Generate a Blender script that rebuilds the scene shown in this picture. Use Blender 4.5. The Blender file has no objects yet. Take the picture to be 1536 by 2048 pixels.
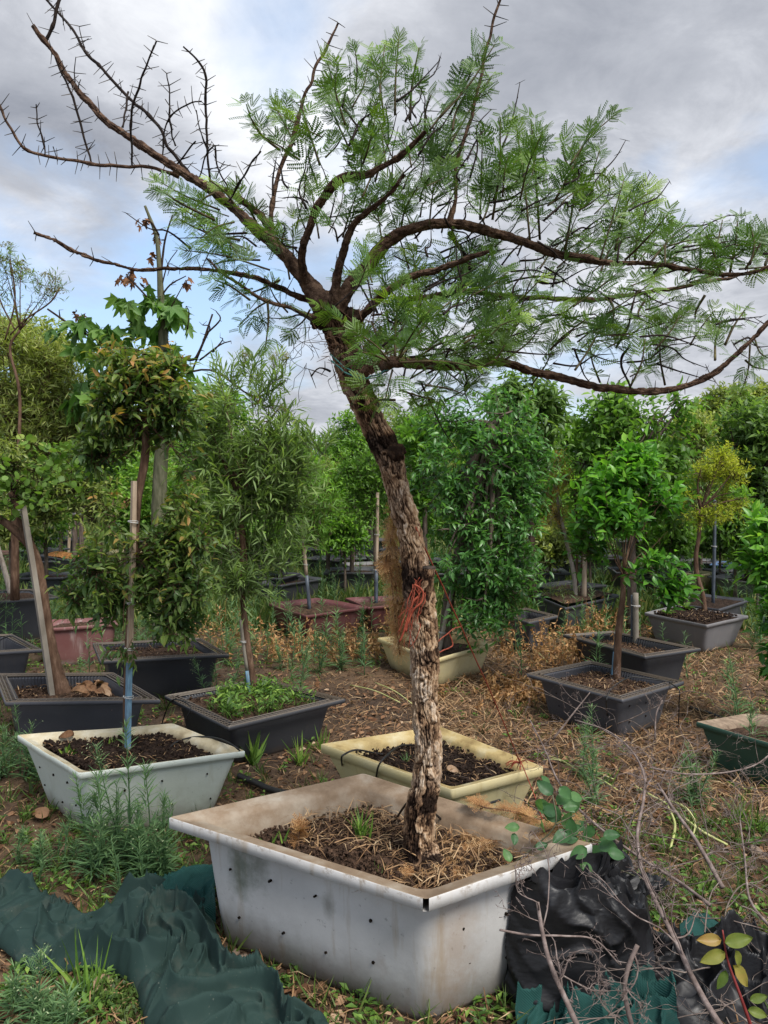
import bpy, math, random
import numpy as np
from mathutils import Vector
R = math.radians
rng = np.random.default_rng(7)
random.seed(7)
sc = bpy.context.scene
COL = sc.collection

# ---------------------------------------------------------------- camera, world, sun, exposure
F, CX, CY, HC = 1479.0, 768.0, 1024.0, 1.6
PITCH = math.atan(74 / F)
cam = bpy.data.cameras.new('camera'); camo = bpy.data.objects.new('camera', cam); COL.objects.link(camo)
camo.location = (0, 0, HC); camo.rotation_euler = (math.pi / 2 - PITCH, 0, 0)
cam.sensor_fit = 'VERTICAL'; cam.sensor_height = 24.0; cam.lens = 24.0 * F / 2048.0
cam.clip_start = 0.05; cam.clip_end = 800
sc.camera = camo
SUN_EL, SUN_AZ = R(56), R(138)     # azimuth clockwise from +Y: high, behind the viewer's right shoulder
sun = bpy.data.lights.new('sun', 'SUN'); suno = bpy.data.objects.new('sun', sun); COL.objects.link(suno)
sun.energy = 2.2; sun.angle = R(24); sun.color = (1.0, .96, .9)
sd = Vector((math.sin(SUN_AZ) * math.cos(SUN_EL), math.cos(SUN_AZ) * math.cos(SUN_EL), math.sin(SUN_EL)))
suno.rotation_euler = sd.to_track_quat('Z', 'Y').to_euler()
sc.view_settings.view_transform = 'Standard'; sc.view_settings.look = 'None'
sc.view_settings.exposure = 1.14; sc.view_settings.gamma = 1.0
sc.view_settings.use_curve_mapping = False
sc.cycles.max_bounces = 6; sc.cycles.transparent_max_bounces = 4

cp, sp = math.cos(PITCH), math.sin(PITCH)
def ray(px, py):
    x = (px - CX) / F; v = (CY - py) / F
    return np.array([x, cp + v * sp, -sp + v * cp])
def at(px, py, Y):
    d = ray(px, py); return np.array([0, 0, HC]) + d * (Y / d[1])
def gnd(px, py, z=0.0):
    d = ray(px, py); return np.array([0, 0, HC]) + d * ((z - HC) / d[2])
def pxm(Y): return Y / F          # metres per photo pixel at depth Y

class N:
    """small node-graph helper"""
    def __init__(s, tree): s.t = tree; s.n = tree.nodes; s.l = tree.links
    def new(s, typ, **kw):
        n = s.n.new(typ)
        for k, v in kw.items(): setattr(n, k, v)
        return n
    def put(s, sock, v):
        if hasattr(v, 'is_output') or isinstance(v, bpy.types.NodeSocket): s.l.new(v, sock)
        elif v is not None: sock.default_value = v
    def math(s, op, a, b=None, c=None, clamp=False):
        n = s.new('ShaderNodeMath', operation=op, use_clamp=clamp)
        for i, v in enumerate((a, b, c)):
            if v is not None: s.put(n.inputs[i], v)
        return n.outputs[0]
    def vmath(s, op, a, b=None, scale=None):
        n = s.new('ShaderNodeVectorMath', operation=op)
        s.put(n.inputs[0], a)
        if b is not None: s.put(n.inputs[1], b)
        if scale is not None: s.put(n.inputs['Scale'], scale)
        return n.outputs['Value'] if op == 'DOT_PRODUCT' else n.outputs[0]
    def noise(s, vec, scale, detail=5, rough=.55, dist=0.0):
        n = s.new('ShaderNodeTexNoise'); s.put(n.inputs['Vector'], vec)
        n.inputs['Scale'].default_value = scale; n.inputs['Detail'].default_value = detail
        n.inputs['Roughness'].default_value = rough; n.inputs['Distortion'].default_value = dist
        return n.outputs[0]
    def ramp(s, fac, stops):
        n = s.new('ShaderNodeValToRGB'); s.put(n.inputs[0], fac); e = n.color_ramp.elements
        while len(e) < len(stops): e.new(.5)
        for i, (p, c) in enumerate(stops):
            e[i].position = p; e[i].color = (c[0], c[1], c[2], 1) if not isinstance(c, (int, float)) else (c, c, c, 1)
        return n.outputs[0]
    def mix(s, f, a, b, blend='MIX'):
        n = s.new('ShaderNodeMix', data_type='RGBA', blend_type=blend)
        s.put(n.inputs[0], f)
        s.put(n.inputs[6], (*a, 1) if isinstance(a, tuple) and len(a) == 3 else a)
        s.put(n.inputs[7], (*b, 1) if isinstance(b, tuple) and len(b) == 3 else b)
        return n.outputs[2]
    def sep(s, v):
        n = s.new('ShaderNodeSeparateXYZ'); s.put(n.inputs[0], v); return n.outputs
    def comb(s, x, y, z):
        n = s.new('ShaderNodeCombineXYZ')
        for i, v in enumerate((x, y, z)): s.put(n.inputs[i], v)
        return n.outputs[0]

w = bpy.data.worlds.new('World'); sc.world = w; w.use_nodes = True
w.node_tree.nodes.clear(); g = N(w.node_tree)
sky = g.new('ShaderNodeTexSky', sky_type='NISHITA'); sky.sun_disc = False
sky.sun_elevation = SUN_EL; sky.sun_rotation = SUN_AZ; sky.air_density = 1.0; sky.dust_density = 1.5
geo_dir = g.new('ShaderNodeTexCoord').outputs['Generated']
dz = g.sep(geo_dir)
den = g.math('ADD', g.math('MAXIMUM', dz[2], 0.0), 0.22)
pl = g.comb(g.math('DIVIDE', dz[0], den), g.math('DIVIDE', dz[1], den), 0.0)
n_shape = g.noise(pl, 1.15, 8, .56, .25)
n_lite = g.noise(g.vmath('ADD', pl, (7.3, 2.1, 4.0)), 1.5, 7, .55, .15)
n_fine = g.noise(g.vmath('ADD', pl, (1.3, 9.1, 2.0)), 4.6, 9, .66, .5)
def blob(px, py, rad_deg, amp):
    d = ray(px, py); d = d / np.linalg.norm(d)
    dot = g.vmath('DOT_PRODUCT', g.vmath('NORMALIZE', geo_dir), tuple(float(v) for v in d))
    mr = g.new('ShaderNodeMapRange', interpolation_type='SMOOTHERSTEP')
    g.put(mr.inputs[0], dot); mr.inputs[1].default_value = math.cos(R(rad_deg)); mr.inputs[2].default_value = 1.0
    mr.inputs[3].default_value = 0.0; mr.inputs[4].default_value = amp
    return mr.outputs[0]
def total(lst):
    o = lst[0]
    for v in lst[1:]: o = g.math('ADD', o, v)
    return o
# cloud cover: mostly closed, with the few thin blue windows the photograph shows
cover = total([n_shape, blob(130, 540, 15, -.26), blob(480, 660, 9, -.10), blob(1420, 370, 8, -.16), blob(1170, 260, 8, -.14), blob(500, 60, 6, -.06),
               blob(1430, 80, 24, .2), blob(60, 130, 16, .2), blob(1200, 60, 16, .12), blob(620, 820, 9, .12), blob(150, 350, 9, .12)])
cov = g.ramp(cover, [(.34, 0.0), (.55, 1.0)])
lite = total([g.math('MULTIPLY', n_lite, .95), g.math('SUBTRACT', g.math('MULTIPLY', n_fine, .55), .225), blob(560, 250, 7, .12), blob(390, 60, 9, .08), blob(50, 400, 6, .24),
              blob(250, 80, 6, .1), blob(1330, 430, 13, .16), blob(1430, 120, 22, -.15), blob(40, 140, 15, -.16), blob(1150, 60, 12, -.09), blob(100, 330, 7, -.12),
              blob(620, 740, 9, -.06)])
ccol = g.ramp(lite, [(.10, (.24, .26, .31)), (.42, (.44, .46, .51)), (.56, (.60, .62, .67)), (.70, (.80, .82, .86)), (.88, (.90, .92, .95))])
cscaled = g.vmath('SCALE', ccol, scale=5.6)
skyb = g.mix(.45, sky.outputs[0], (2.7, 3.8, 5.4))
final = g.mix(cov, skyb, cscaled)
bg = g.new('ShaderNodeBackground'); g.put(bg.inputs[0], final); bg.inputs[1].default_value = .1
wo = g.new('ShaderNodeOutputWorld'); g.l.new(bg.outputs[0], wo.inputs[0])

# ---------------------------------------------------------------- object helpers
def tag(o, label=None, cat=None, group=None, kind=None):
    if label: o['label'] = label
    if cat: o['category'] = cat
    if group: o['group'] = group
    if kind: o['kind'] = kind
    return o
def empty(name, loc=(0, 0, 0), label=None, cat=None, group=None):
    o = bpy.data.objects.new(name, None); COL.objects.link(o); o.location = [float(v) for v in loc]; o.empty_display_size = .1
    return tag(o, label, cat, group)

class Geo:
    """collects verts / faces (numpy) plus a per-vertex 'rnd' value, built into one mesh object"""
    def __init__(s): s.v = []; s.f = []; s.r = []; s.n = 0
    def add(s, v, f, r=0.5):
        v = np.asarray(v, dtype=np.float64).reshape(-1, 3); f = np.asarray(f, dtype=np.int64)
        s.v.append(v); s.f.append(f + s.n)
        s.r.append(np.full(len(v), r) if np.isscalar(r) else np.asarray(r, dtype=float).ravel()); s.n += len(v)
    def build(s, name, mat, parent=None, smooth=True, origin=None):
        v = np.concatenate(s.v) if s.v else np.zeros((0, 3))
        q = parent
        while q is not None: v = v - np.array(q.location); q = q.parent
        me = bpy.data.meshes.new(name)
        me.vertices.add(len(v)); me.vertices.foreach_set('co', v.astype(np.float32).ravel())
        loops = np.concatenate([f.ravel() for f in s.f]) if s.f else np.zeros(0, int)
        tot = np.concatenate([np.full(len(f), f.shape[1]) for f in s.f]) if s.f else np.zeros(0, int)
        st = np.concatenate([[0], np.cumsum(tot)[:-1]])
        me.loops.add(len(loops)); me.loops.foreach_set('vertex_index', loops.astype(np.int32))
        me.polygons.add(len(tot)); me.polygons.foreach_set('loop_start', st.astype(np.int32))
        me.polygons.foreach_set('use_smooth', np.full(len(tot), smooth))
        a = me.attributes.new('rnd', 'FLOAT', 'POINT'); a.data.foreach_set('value', np.concatenate(s.r).astype(np.float32))
        me.update(calc_edges=True); me.validate()
        me.materials.append(mat)
        o = bpy.data.objects.new(name, me); COL.objects.link(o)
        if parent is not None: o.parent = parent
        elif origin is not None:
            me.vertices.foreach_set('co', (v - np.asarray(origin)).astype(np.float32).ravel()); me.update(); o.location = [float(q) for q in origin]
        return o

def nrm(a): return a / np.maximum(np.linalg.norm(a, axis=-1, keepdims=True), 1e-9)
def catmull(P, m):
    P = np.asarray(P, float)
    if len(P) < 3 or m < 2:
        t = np.linspace(0, 1, max(2, (len(P) - 1) * m + 1)) * (len(P) - 1); i = np.minimum(t.astype(int), len(P) - 2)
        return P[i] + (P[i + 1] - P[i]) * (t - i)[:, None]
    Q = np.vstack([2 * P[0] - P[1], P, 2 * P[-1] - P[-2]]); out = []
    t = np.linspace(0, 1, m, endpoint=False)[:, None]
    for i in range(1, len(Q) - 2):
        a, b, c, d = Q[i - 1], Q[i], Q[i + 1], Q[i + 2]
        out.append(.5 * ((2 * b) + (c - a) * t + (2 * a - 5 * b + 4 * c - d) * t ** 2 + (3 * b - a - 3 * c + d) * t ** 3))
    out.append(Q[-2][None]); return np.vstack(out)
def frames(P):
    T = nrm(np.gradient(P, axis=0)); up = np.array([0, 0, 1.0]) if abs(T[0][2]) < .9 else np.array([1.0, 0, 0])
    A = np.zeros_like(P); a = nrm(np.cross(T[0], up))
    for i in range(len(P)):
        a = nrm(a - T[i] * a.dot(T[i])); A[i] = a
    return T, A, np.cross(T, A)
def tube_grid(P, r, n):
    T, A, B = frames(P); th = np.linspace(0, 2 * np.pi, n, endpoint=False)
    c, s_ = np.cos(th), np.sin(th)
    D = A[:, None] * c[None, :, None] + B[:, None] * s_[None, :, None]
    return P[:, None] + D * np.asarray(r).reshape(len(P), -1)[:, :, None] if np.ndim(r) else P[:, None] + D * r, D
def gridfaces(m, n, wrap=True):
    i = np.arange(m - 1)[:, None] * n; j = np.arange(n if wrap else n - 1)[None]
    a = i + j; b = i + (j + 1) % n
    return np.stack([a, b, b + n, a + n], -1).reshape(-1, 4)
def tube(g_, P, r, n=6, sub=1, rnd=.5, cap=True, jit=0.0):
    """P control points (k,3); r radius scalar or per control point"""
    P = np.asarray(P, float); r = np.full(len(P), float(r)) if np.isscalar(r) else np.asarray(r, float)
    if sub > 1:
        PP = catmull(np.hstack([P, r[:, None]]), sub); P, r = PP[:, :3], np.maximum(PP[:, 3], 1e-4)
    rr = r[:, None] * np.ones((1, n))
    if jit: rr = rr * (1 + rng.normal(0, jit, rr.shape))
    V, _ = tube_grid(P, rr, n)
    V = V.reshape(-1, 3); m = len(P); g_.add(V, gridfaces(m, n), rnd)
    if cap:
        k = len(V)
        for ring, flip in ((0, 1), (m - 1, 0)):
            idx = np.arange(n) + ring * n
            f = (idx[::-1] if flip else idx)[None]
            s0 = g_.n - k
            g_.f.append(f + s0)
    return P, r

# -- numpy noise
def _hash(i, j, k, seed):
    h = (i * 374761393 + j * 668265263 + k * 2147483647 + seed * 1274126177) & 0xffffffff
    h = ((h ^ (h >> 13)) * 1274126177) & 0xffffffff
    h = (h ^ (h >> 16)); h = (h * 2246822519) & 0xffffffff; h ^= h >> 15
    return (h & 0xffffff) / float(0xffffff)
def vnoise(p, seed=0):
    p = np.asarray(p, float); q = np.floor(p).astype(np.int64); f = p - q; f = f * f * (3 - 2 * f); o = 0
    for a in (0, 1):
        for b in (0, 1):
            for c in (0, 1):
                wgt = (f[..., 0] if a else 1 - f[..., 0]) * (f[..., 1] if b else 1 - f[..., 1]) * (f[..., 2] if c else 1 - f[..., 2])
                o = o + wgt * _hash(q[..., 0] + a, q[..., 1] + b, q[..., 2] + c, seed)
    return o * 2 - 1
def fbm(p, oct=4, seed=0):
    o = 0; a = 1.0; s = 0
    for i in range(oct): o = o + a * vnoise(p * 2.0 ** i, seed + i * 17); s += a; a *= .5
    return o / s
def worley2(u, v, seed=0, wrap=None):
    """F1, F2-F1 on a 2-D lattice (u optionally periodic)"""
    iu = np.floor(u).astype(np.int64); iv = np.floor(v).astype(np.int64)
    d1 = np.full(u.shape, 9.0); d2 = np.full(u.shape, 9.0); cid = np.zeros(u.shape)
    for a in (-1, 0, 1):
        for b in (-1, 0, 1):
            cu, cv = iu + a, iv + b; ku = cu % wrap if wrap else cu
            x = cu + _hash(ku, cv, 0 * cu, seed); y = cv + _hash(ku, cv, 0 * cu + 1, seed)
            d = np.hypot(x - u, y - v); h = _hash(ku, cv, 0 * cu + 2, seed)
            n1 = d < d1; d2 = np.where(n1, d1, np.minimum(d2, d)); cid = np.where(n1, h, cid); d1 = np.where(n1, d, d1)
    return d1, d2 - d1, cid

# -- leaf templates: lie along +Y, length 1, normal +Z
def T_(v, f): return np.array(v, float), [np.array(q) for q in f]
def leaf_tpl(wd=.4, fold=.12, bend=.15, pts=3):
    if pts == 1:    # far: folded rhombus
        return T_([(0, 0, 0), (wd / 2, .5, fold), (0, 1, -bend), (-wd / 2, .5, fold)], [[[0, 1, 2], [0, 2, 3]]])
    ys = [0, .3, .65, 1.0]; ws = [0, wd / 2 * .95, wd / 2 * .8, 0]; v = []; f = []
    zb = [0, 0, -bend * .35, -bend]
    v = [(0, 0, 0), (0, ys[1], zb[1]), (0, ys[2], zb[2]), (0, 1, zb[3]),
         (ws[1], ys[1], zb[1] + fold), (ws[2], ys[2], zb[2] + fold * .8), (-ws[1], ys[1], zb[1] + fold), (-ws[2], ys[2], zb[2] + fold * .8)]
    return T_(v, [[[0, 4, 1], [2, 5, 3], [0, 1, 6], [2, 3, 7]], [[1, 4, 5, 2], [1, 2, 7, 6]]])
def lobed_tpl():
    """a five-lobed leaf"""
    ang = [-150, -115, -80, -50, -28, -12, 0, 12, 28, 50, 80, 115, 150]
    rad = [.28, .52, .30, .78, .42, .75, 1.0, .75, .42, .78, .30, .52, .28]
    v = [(0, .0, 0)]; 
    for a, r_ in zip(ang, rad): v.append((math.sin(R(a)) * r_ * .8, math.cos(R(a)) * r_ * .8 + .2, -.12 * r_ * r_ + (.07 if r_ < .45 else 0)))
    return T_(v, [[[0, i + 2, i + 1] for i in range(len(ang) - 1)]])
def round_tpl():
    v = [(0, .5, .05)]
    for i in range(8):
        a = i / 8 * 2 * np.pi; v.append((.46 * math.sin(a), .5 - .5 * math.cos(a), -.04 * math.cos(2 * a)))
    return T_(v, [[[0, i + 1, (i + 1) % 8 + 1] for i in range(8)]])
def pinnate_tpl(pairs=4, npin=11, rach=.42, plen=.6, ll=.15, lw=.046):
    """twice-pinnate acacia leaf: rachis, pinnae, leaflets"""
    v = []; quads = []; tris = []
    def q(a, b, c, d):
        i = len(v); v.extend([a, b, c, d]); quads.append([i, i + 1, i + 2, i + 3])
    q((-.006, 0, 0), (.006, 0, 0), (.004, rach, .01), (-.004, rach, .01))
    for k in range(pairs):
        y0 = rach * (.35 + .65 * k / (pairs - 1)) if pairs > 1 else rach
        for s in (-1, 1):
            a = R(62 - 30 * k / max(1, pairs - 1)) * s; L = plen * (.75 + .25 * math.sin(math.pi * (k + 1) / (pairs + 1)))
            dx, dy = math.sin(a), math.cos(a); nx, ny = dy, -dx
            droop = -.16
            def pt(t, o=0.0, lift=0.0): 
                bend = -s * .10 * t * t * L
                return (dx * t * L + nx * (o + bend), y0 + dy * t * L + ny * (o + bend), droop * t * t * L + lift)
            q(pt(0, -.004), pt(0, .004), pt(1, .002), pt(1, -.002))
            for j in range(npin):
                t = .1 + .9 * j / (npin - 1); l = ll * (1 - .45 * abs(t - .45))
                for e in (-1, 1):
                    p0 = np.array(pt(t)); fw = .035
                    tip = np.array(pt(min(t + .055, 1.12), e * l, .02)); side = np.array([dx, dy, 0]) * lw * .5
                    md = (p0 + tip) / 2
                    i = len(v); v.extend([tuple(p0), tuple(md + side), tuple(tip), tuple(md - side)]); quads.append([i, i + 1, i + 2, i + 3])
    return T_(v, [quads])
def inst(g_, tpl, pos, ydir, zup, size, rnd, wscale=1.0):
    """place a template at many points; ydir/zup (n,3)"""
    tv, tf = tpl; n = len(pos)
    if n == 0: return
    y = nrm(ydir); x = nrm(np.cross(y, zup)); z = np.cross(x, y)
    S = np.asarray(size).reshape(-1, 1, 1) * np.ones((n, 1, 1))
    V = pos[:, None] + (x[:, None] * tv[None, :, 0:1] * wscale + y[:, None] * tv[None, :, 1:2] + z[:, None] * tv[None, :, 2:3]) * S
    k = len(tv); rr = np.repeat(np.asarray(rnd, float) * np.ones(n), k)
    base = g_.n; offs = (np.arange(n) * k)
    g_.v.append(V.reshape(-1, 3)); g_.r.append(rr); g_.n += n * k
    for f in tf: g_.f.append((f[None] + offs[:, None, None]).reshape(-1, f.shape[1]) + base)
STICK = T_([(math.cos(a) , 0, math.sin(a)) for a in (0, 2.1, 4.2)] + [(math.cos(a) * .5, 1, math.sin(a) * .5) for a in (0, 2.1, 4.2)], [[[0, 1, 4, 3], [1, 2, 5, 4], [2, 0, 3, 5]]])
def sticks(g_, A, B, r, rnd=.5):
    """many thin tapering sticks between A and B"""
    A = np.asarray(A); B = np.asarray(B); d = B - A; L = np.linalg.norm(d, axis=1); y = d / np.maximum(L, 1e-9)[:, None]
    ref = np.where(np.abs(y[:, 2:3]) > .9, np.array([[1.0, 0, 0]]), np.array([[0, 0, 1.0]])); x = nrm(np.cross(y, ref)); z = np.cross(x, y)
    tv, tf = STICK; n = len(A); r = np.asarray(r, float).reshape(-1, 1, 1) * np.ones((n, 1, 1))
    V = A[:, None] + (x[:, None] * tv[None, :, 0:1] + z[:, None] * tv[None, :, 2:3]) * r + d[:, None] * tv[None, :, 1:2]
    base = g_.n; offs = np.arange(n) * 6
    g_.v.append(V.reshape(-1, 3)); g_.r.append(np.repeat(np.asarray(rnd, float) * np.ones(n), 6)); g_.n += n * 6
    for f in tf: g_.f.append((f[None] + offs[:, None, None]).reshape(-1, 4) + base)
def rdir(n): return nrm(rng.normal(size=(n, 3)))

# ---------------------------------------------------------------- materials
MATS = {}
def base_mat(name):
    m = bpy.data.materials.new(name); m.use_nodes = True; m.node_tree.nodes.clear(); MATS[name] = m
    return m, N(m.node_tree)
def finish(gn, col, rough=.7, spec=.3, bump=None, bstr=.3, bdist=.01, metal=0.0, sheen=0):
    b = gn.new('ShaderNodeBsdfPrincipled'); gn.put(b.inputs['Base Color'], col if not isinstance(col, tuple) else (*col, 1))
    gn.put(b.inputs['Roughness'], rough); b.inputs['Specular IOR Level'].default_value = spec; b.inputs['Metallic'].default_value = metal
    if bump is not None:
        bn = gn.new('ShaderNodeBump'); bn.inputs['Strength'].default_value = bstr; bn.inputs['Distance'].default_value = bdist
        gn.put(bn.inputs['Height'], bump); gn.l.new(bn.outputs[0], b.inputs['Normal'])
    o = gn.new('ShaderNodeOutputMaterial'); gn.l.new(b.outputs[0], o.inputs[0]); return b
def obj_co(gn, stretch=(1, 1, 1)):
    c = gn.new('ShaderNodeTexCoord').outputs['Object']
    return c if stretch == (1, 1, 1) else gn.vmath('MULTIPLY', c, stretch)
def noisemat(name, stops, scale=8, detail=6, rough=.7, spec=.3, bump=.4, bscale=None, bdist=.005, stretch=(1, 1, 1), var=.0):
    m, gn = base_mat(name); co = obj_co(gn, stretch)
    n = gn.noise(co, scale, detail, .6); col = gn.ramp(n, stops)
    if var:
        a = gn.new('ShaderNodeAttribute', attribute_name='rnd').outputs['Fac']
        col = gn.mix(1.0, col, gn.ramp(a, [(0, 1 - var), (1, 1 + var)]), 'MULTIPLY')
    finish(gn, col, rough, spec, gn.noise(co, bscale or scale * 4, 6, .65) if bump else None, bump, bdist); return m
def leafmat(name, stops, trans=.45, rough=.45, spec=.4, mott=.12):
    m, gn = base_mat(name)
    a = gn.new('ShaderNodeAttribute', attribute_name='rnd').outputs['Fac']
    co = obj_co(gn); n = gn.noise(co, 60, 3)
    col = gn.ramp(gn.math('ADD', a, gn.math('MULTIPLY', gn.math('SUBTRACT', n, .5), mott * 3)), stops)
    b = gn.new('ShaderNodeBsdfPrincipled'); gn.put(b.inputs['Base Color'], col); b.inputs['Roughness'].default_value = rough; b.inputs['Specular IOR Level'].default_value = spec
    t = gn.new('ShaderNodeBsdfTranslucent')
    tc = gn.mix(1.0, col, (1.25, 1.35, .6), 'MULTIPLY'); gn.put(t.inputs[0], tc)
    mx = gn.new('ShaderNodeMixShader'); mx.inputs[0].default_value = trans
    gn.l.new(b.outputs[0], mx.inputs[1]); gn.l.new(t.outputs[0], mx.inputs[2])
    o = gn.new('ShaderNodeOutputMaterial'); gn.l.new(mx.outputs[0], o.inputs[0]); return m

# ---------------------------------------------------------------- ground
def terr(x, y):
    p = np.stack([np.asarray(x, float), np.asarray(y, float), np.zeros(np.shape(x))], -1)
    near = np.clip(1 - (np.hypot(p[..., 0], p[..., 1]) - 6) / 6, 0, 1)
    return .018 * fbm(p * 1.3, 2, 5) + near * (.010 * fbm(p * 7, 3, 9) + .008 * np.abs(fbm(p * 22, 2, 4)))
def green_mask(x, y):
    """where weeds and grass grow (1) and where the soil is bare or straw-covered (0)"""
    p = np.stack([np.asarray(x, float), np.asarray(y, float), np.zeros(np.shape(x))], -1)
    m = .5 + .9 * fbm(p * 1.1, 3, 31)
    m = m + .35 * (np.asarray(x) < -.6) - .45 * ((np.asarray(x) > .1) & (np.asarray(y) > 3.4) & (np.asarray(y) < 7))
    return np.clip(m + .3 * np.clip((np.asarray(y) - 7) / 5, 0, 1), 0, 1)
def spaced(a, b, h0, far, ratio):
    c = list(np.arange(a, b, h0)); h = h0
    while c[-1] < far: h *= ratio; c.append(c[-1] + h)
    return np.array(c)
xr = spaced(0, 3.4, .03, 400, 1.13); xs = np.concatenate([-xr[::-1][:-1], xr]); ys = np.concatenate([-spaced(-.6, .2, .12, 300, 1.35)[::-1] * 1.0, spaced(.62, 6.5, .03, 420, 1.10)])
ys = np.unique(ys)
X, Y = np.meshgrid(xs, ys); Z = terr(X, Y)
gg = Geo(); gg.add(np.stack([X, Y, Z], -1), gridfaces(len(ys), len(xs), False), .5)
m, gn = base_mat('soil_ground'); co = obj_co(gn)
n1 = gn.noise(co, 1.1, 4); n2 = gn.noise(co, 14, 8, .7); n3 = gn.noise(co, 70, 5, .7)
soilc = gn.ramp(n2, [(.28, (.022, .015, .011)), (.48, (.062, .042, .030)), (.66, (.115, .075, .050)), (.85, (.19, .13, .085))])
dryc = gn.ramp(n3, [(.3, (.085, .052, .032)), (.55, (.19, .12, .07)), (.75, (.30, .20, .12))])
grn = gn.ramp(n3, [(.3, (.06, .08, .028)), (.7, (.16, .21, .065))])
c1 = gn.mix(gn.ramp(n1, [(.42, 0.0), (.62, .75)]), soilc, dryc)
yy = gn.sep(co)[1]
fw = gn.new('ShaderNodeMapRange'); gn.put(fw.inputs[0], yy); fw.inputs[1].default_value = 6; fw.inputs[2].default_value = 14; fw.inputs[4].default_value = .75
c1 = gn.mix(.08, c1, (.02, .013, .009))
c2 = gn.mix(gn.math('MULTIPLY', fw.outputs[0], gn.ramp(gn.noise(co, .7, 4), [(.35, 0.0), (.55, 1.0)])), c1, grn)
finish(gn, c2, .92, .15, gn.noise(co, 60, 8, .7), .8, .02)
tag(gg.build('ground', m), kind='structure')

# ---------------------------------------------------------------- tubs
TUB = {}; TUBQ = {}
def rloop(Q, inset, rad, ns, nc):
    Q = np.asarray(Q, float); n = 4; P = []
    L = []
    for i in range(n):
        a, b = Q[i], Q[(i + 1) % n]; d = nrm(b - a); nn = np.array([-d[1], d[0]]); L.append((a + nn * inset, d))
    C = []
    for i in range(n):
        (a, d), (b, e) = L[i - 1], L[i]; M_ = np.array([[d[0], -e[0]], [d[1], -e[1]]]); t = np.linalg.solve(M_, b - a); C.append(a + d * t[0])
    C = np.array(C)
    for i in range(n):
        c, nx, pv = C[i], C[(i + 1) % n], C[i - 1]
        e1 = nrm(pv - c); e2 = nrm(nx - c)
        t = np.linspace(0, 1, nc + 2)[:, None]; A, B = c + e1 * rad, c + e2 * rad
        arc = (1 - t) ** 2 * A + 2 * t * (1 - t) * c + t * t * B
        P.append(arc)
        c2 = nx + nrm(c - nx) * rad; s = np.linspace(0, 1, ns + 2)[1:-1][:, None]; P.append(B + (c2 - B) * s)
    return np.vstack(P)
def ccw(Q):
    Q = np.asarray(Q, float); a = sum(Q[i][0] * Q[(i + 1) % 4][1] - Q[(i + 1) % 4][0] * Q[i][1] for i in range(4))
    return Q if a > 0 else Q[::-1]
def loft(g_, Q, levels, ns, nc, rnd=.5, wob=0.0, seed=0, capb=True, skip=None):
    rings = []
    for lv in levels:
        inset, z, rad = lv[:3]; P = rloop(Q, inset, rad, ns, nc)
        if len(lv) > 3: # corrugation / bulge function
            c = P.mean(0); P = P + nrm(P - c) * lv[3](np.arange(len(P)))[:, None]
        p3 = np.column_stack([P, np.full(len(P), z)])
        if wob: p3 = p3 + np.stack([fbm(p3 * 4 + seed, 2, 1), fbm(p3 * 4 + seed + 9, 2, 2), fbm(p3 * 3 + seed + 5, 2, 3)], -1) * wob
        rings.append(p3)
    n = len(rings[0]); f = gridfaces(len(rings), n)
    if skip is not None: f = f[~skip(f, n)]
    b0 = g_.n; g_.add(np.vstack(rings), f, rnd)
    if capb: g_.f.append((np.arange(n)[::-1][None]) + b0)
    return rings
def soil_part(Q, inset, z, mat, parent, heap=.02, seed=0, rad=.06, amp=.012):
    g_ = Geo(); L = rloop(Q, inset, rad, 22, 3); c = L.mean(0); n = len(L); K = 34; rings = []
    for k in range(K):
        t = 1 - k / K; P = c + (L - c) * t; p = np.column_stack([P, np.zeros(n)])
        h = heap * (1 - t * t) + amp * fbm(p * 9 + seed, 3, 2) + amp * .9 * fbm(p * 34 + seed, 2, 3) + amp * .5 * np.abs(fbm(p * 70 + seed, 2, 4))
        rings.append(np.column_stack([P, z + h]))
    rings = np.vstack(rings); cz = rings[-n:, 2].mean()
    g_.add(np.vstack([rings, [[c[0], c[1], cz]]]), gridfaces(K, n)); b = K * n
    i = np.arange(n) + (K - 1) * n; g_.f.append(np.stack([i, np.roll(i, -1), np.full(n, b)], -1))
    o = g_.build('soil', mat, parent); return o

def quad_px(px4, z): return ccw([gnd(a, b, z)[:2] for a, b in px4])
def plastic(name, base, dirt, stain, rough=.5, amt=.5, low=.12, grime=(.10, .075, .05), speck=.5):
    """weathered moulded plastic: blotches, dirt creeping up from the foot, vertical run marks"""
    m, gn = base_mat(name); co = obj_co(gn); s = gn.sep(co)
    a = gn.noise(co, 3.2, 6, .6); b = gn.noise(gn.vmath('MULTIPLY', co, (14, 14, 1.3)), 1.4, 5, .6)
    c = gn.mix(gn.ramp(a, [(.4, 0.0), (.7, amt)]), base, dirt)
    c = gn.mix(gn.ramp(b, [(.56, 0.0), (.74, amt * .8)]), c, stain)
    lowf = gn.math('ADD', s[2], gn.math('MULTIPLY', gn.math('SUBTRACT', gn.noise(co, 9, 5, .65), .5), .16))
    mr = gn.new('ShaderNodeMapRange'); gn.put(mr.inputs[0], lowf); mr.inputs[1].default_value = low; mr.inputs[2].default_value = -.01; mr.inputs[3].default_value = 0; mr.inputs[4].default_value = .85
    c = gn.mix(mr.outputs[0], c, grime)
    c = gn.mix(gn.ramp(gn.noise(co, 55, 3, .6), [(.66, 0.0), (.74, speck)]), c, tuple(v * .45 for v in dirt))
    finish(gn, c, gn.ramp(a, [(.3, rough - .1), (.7, min(1, rough + .2))]), .4, gn.noise(co, 30, 6, .6), .25, .004); return m
PL_WHITE = plastic('weathered_grey_fibreglass', (.53, .52, .505), (.40, .39, .375), (.33, .26, .18), .55, 1.0, .18)
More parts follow.
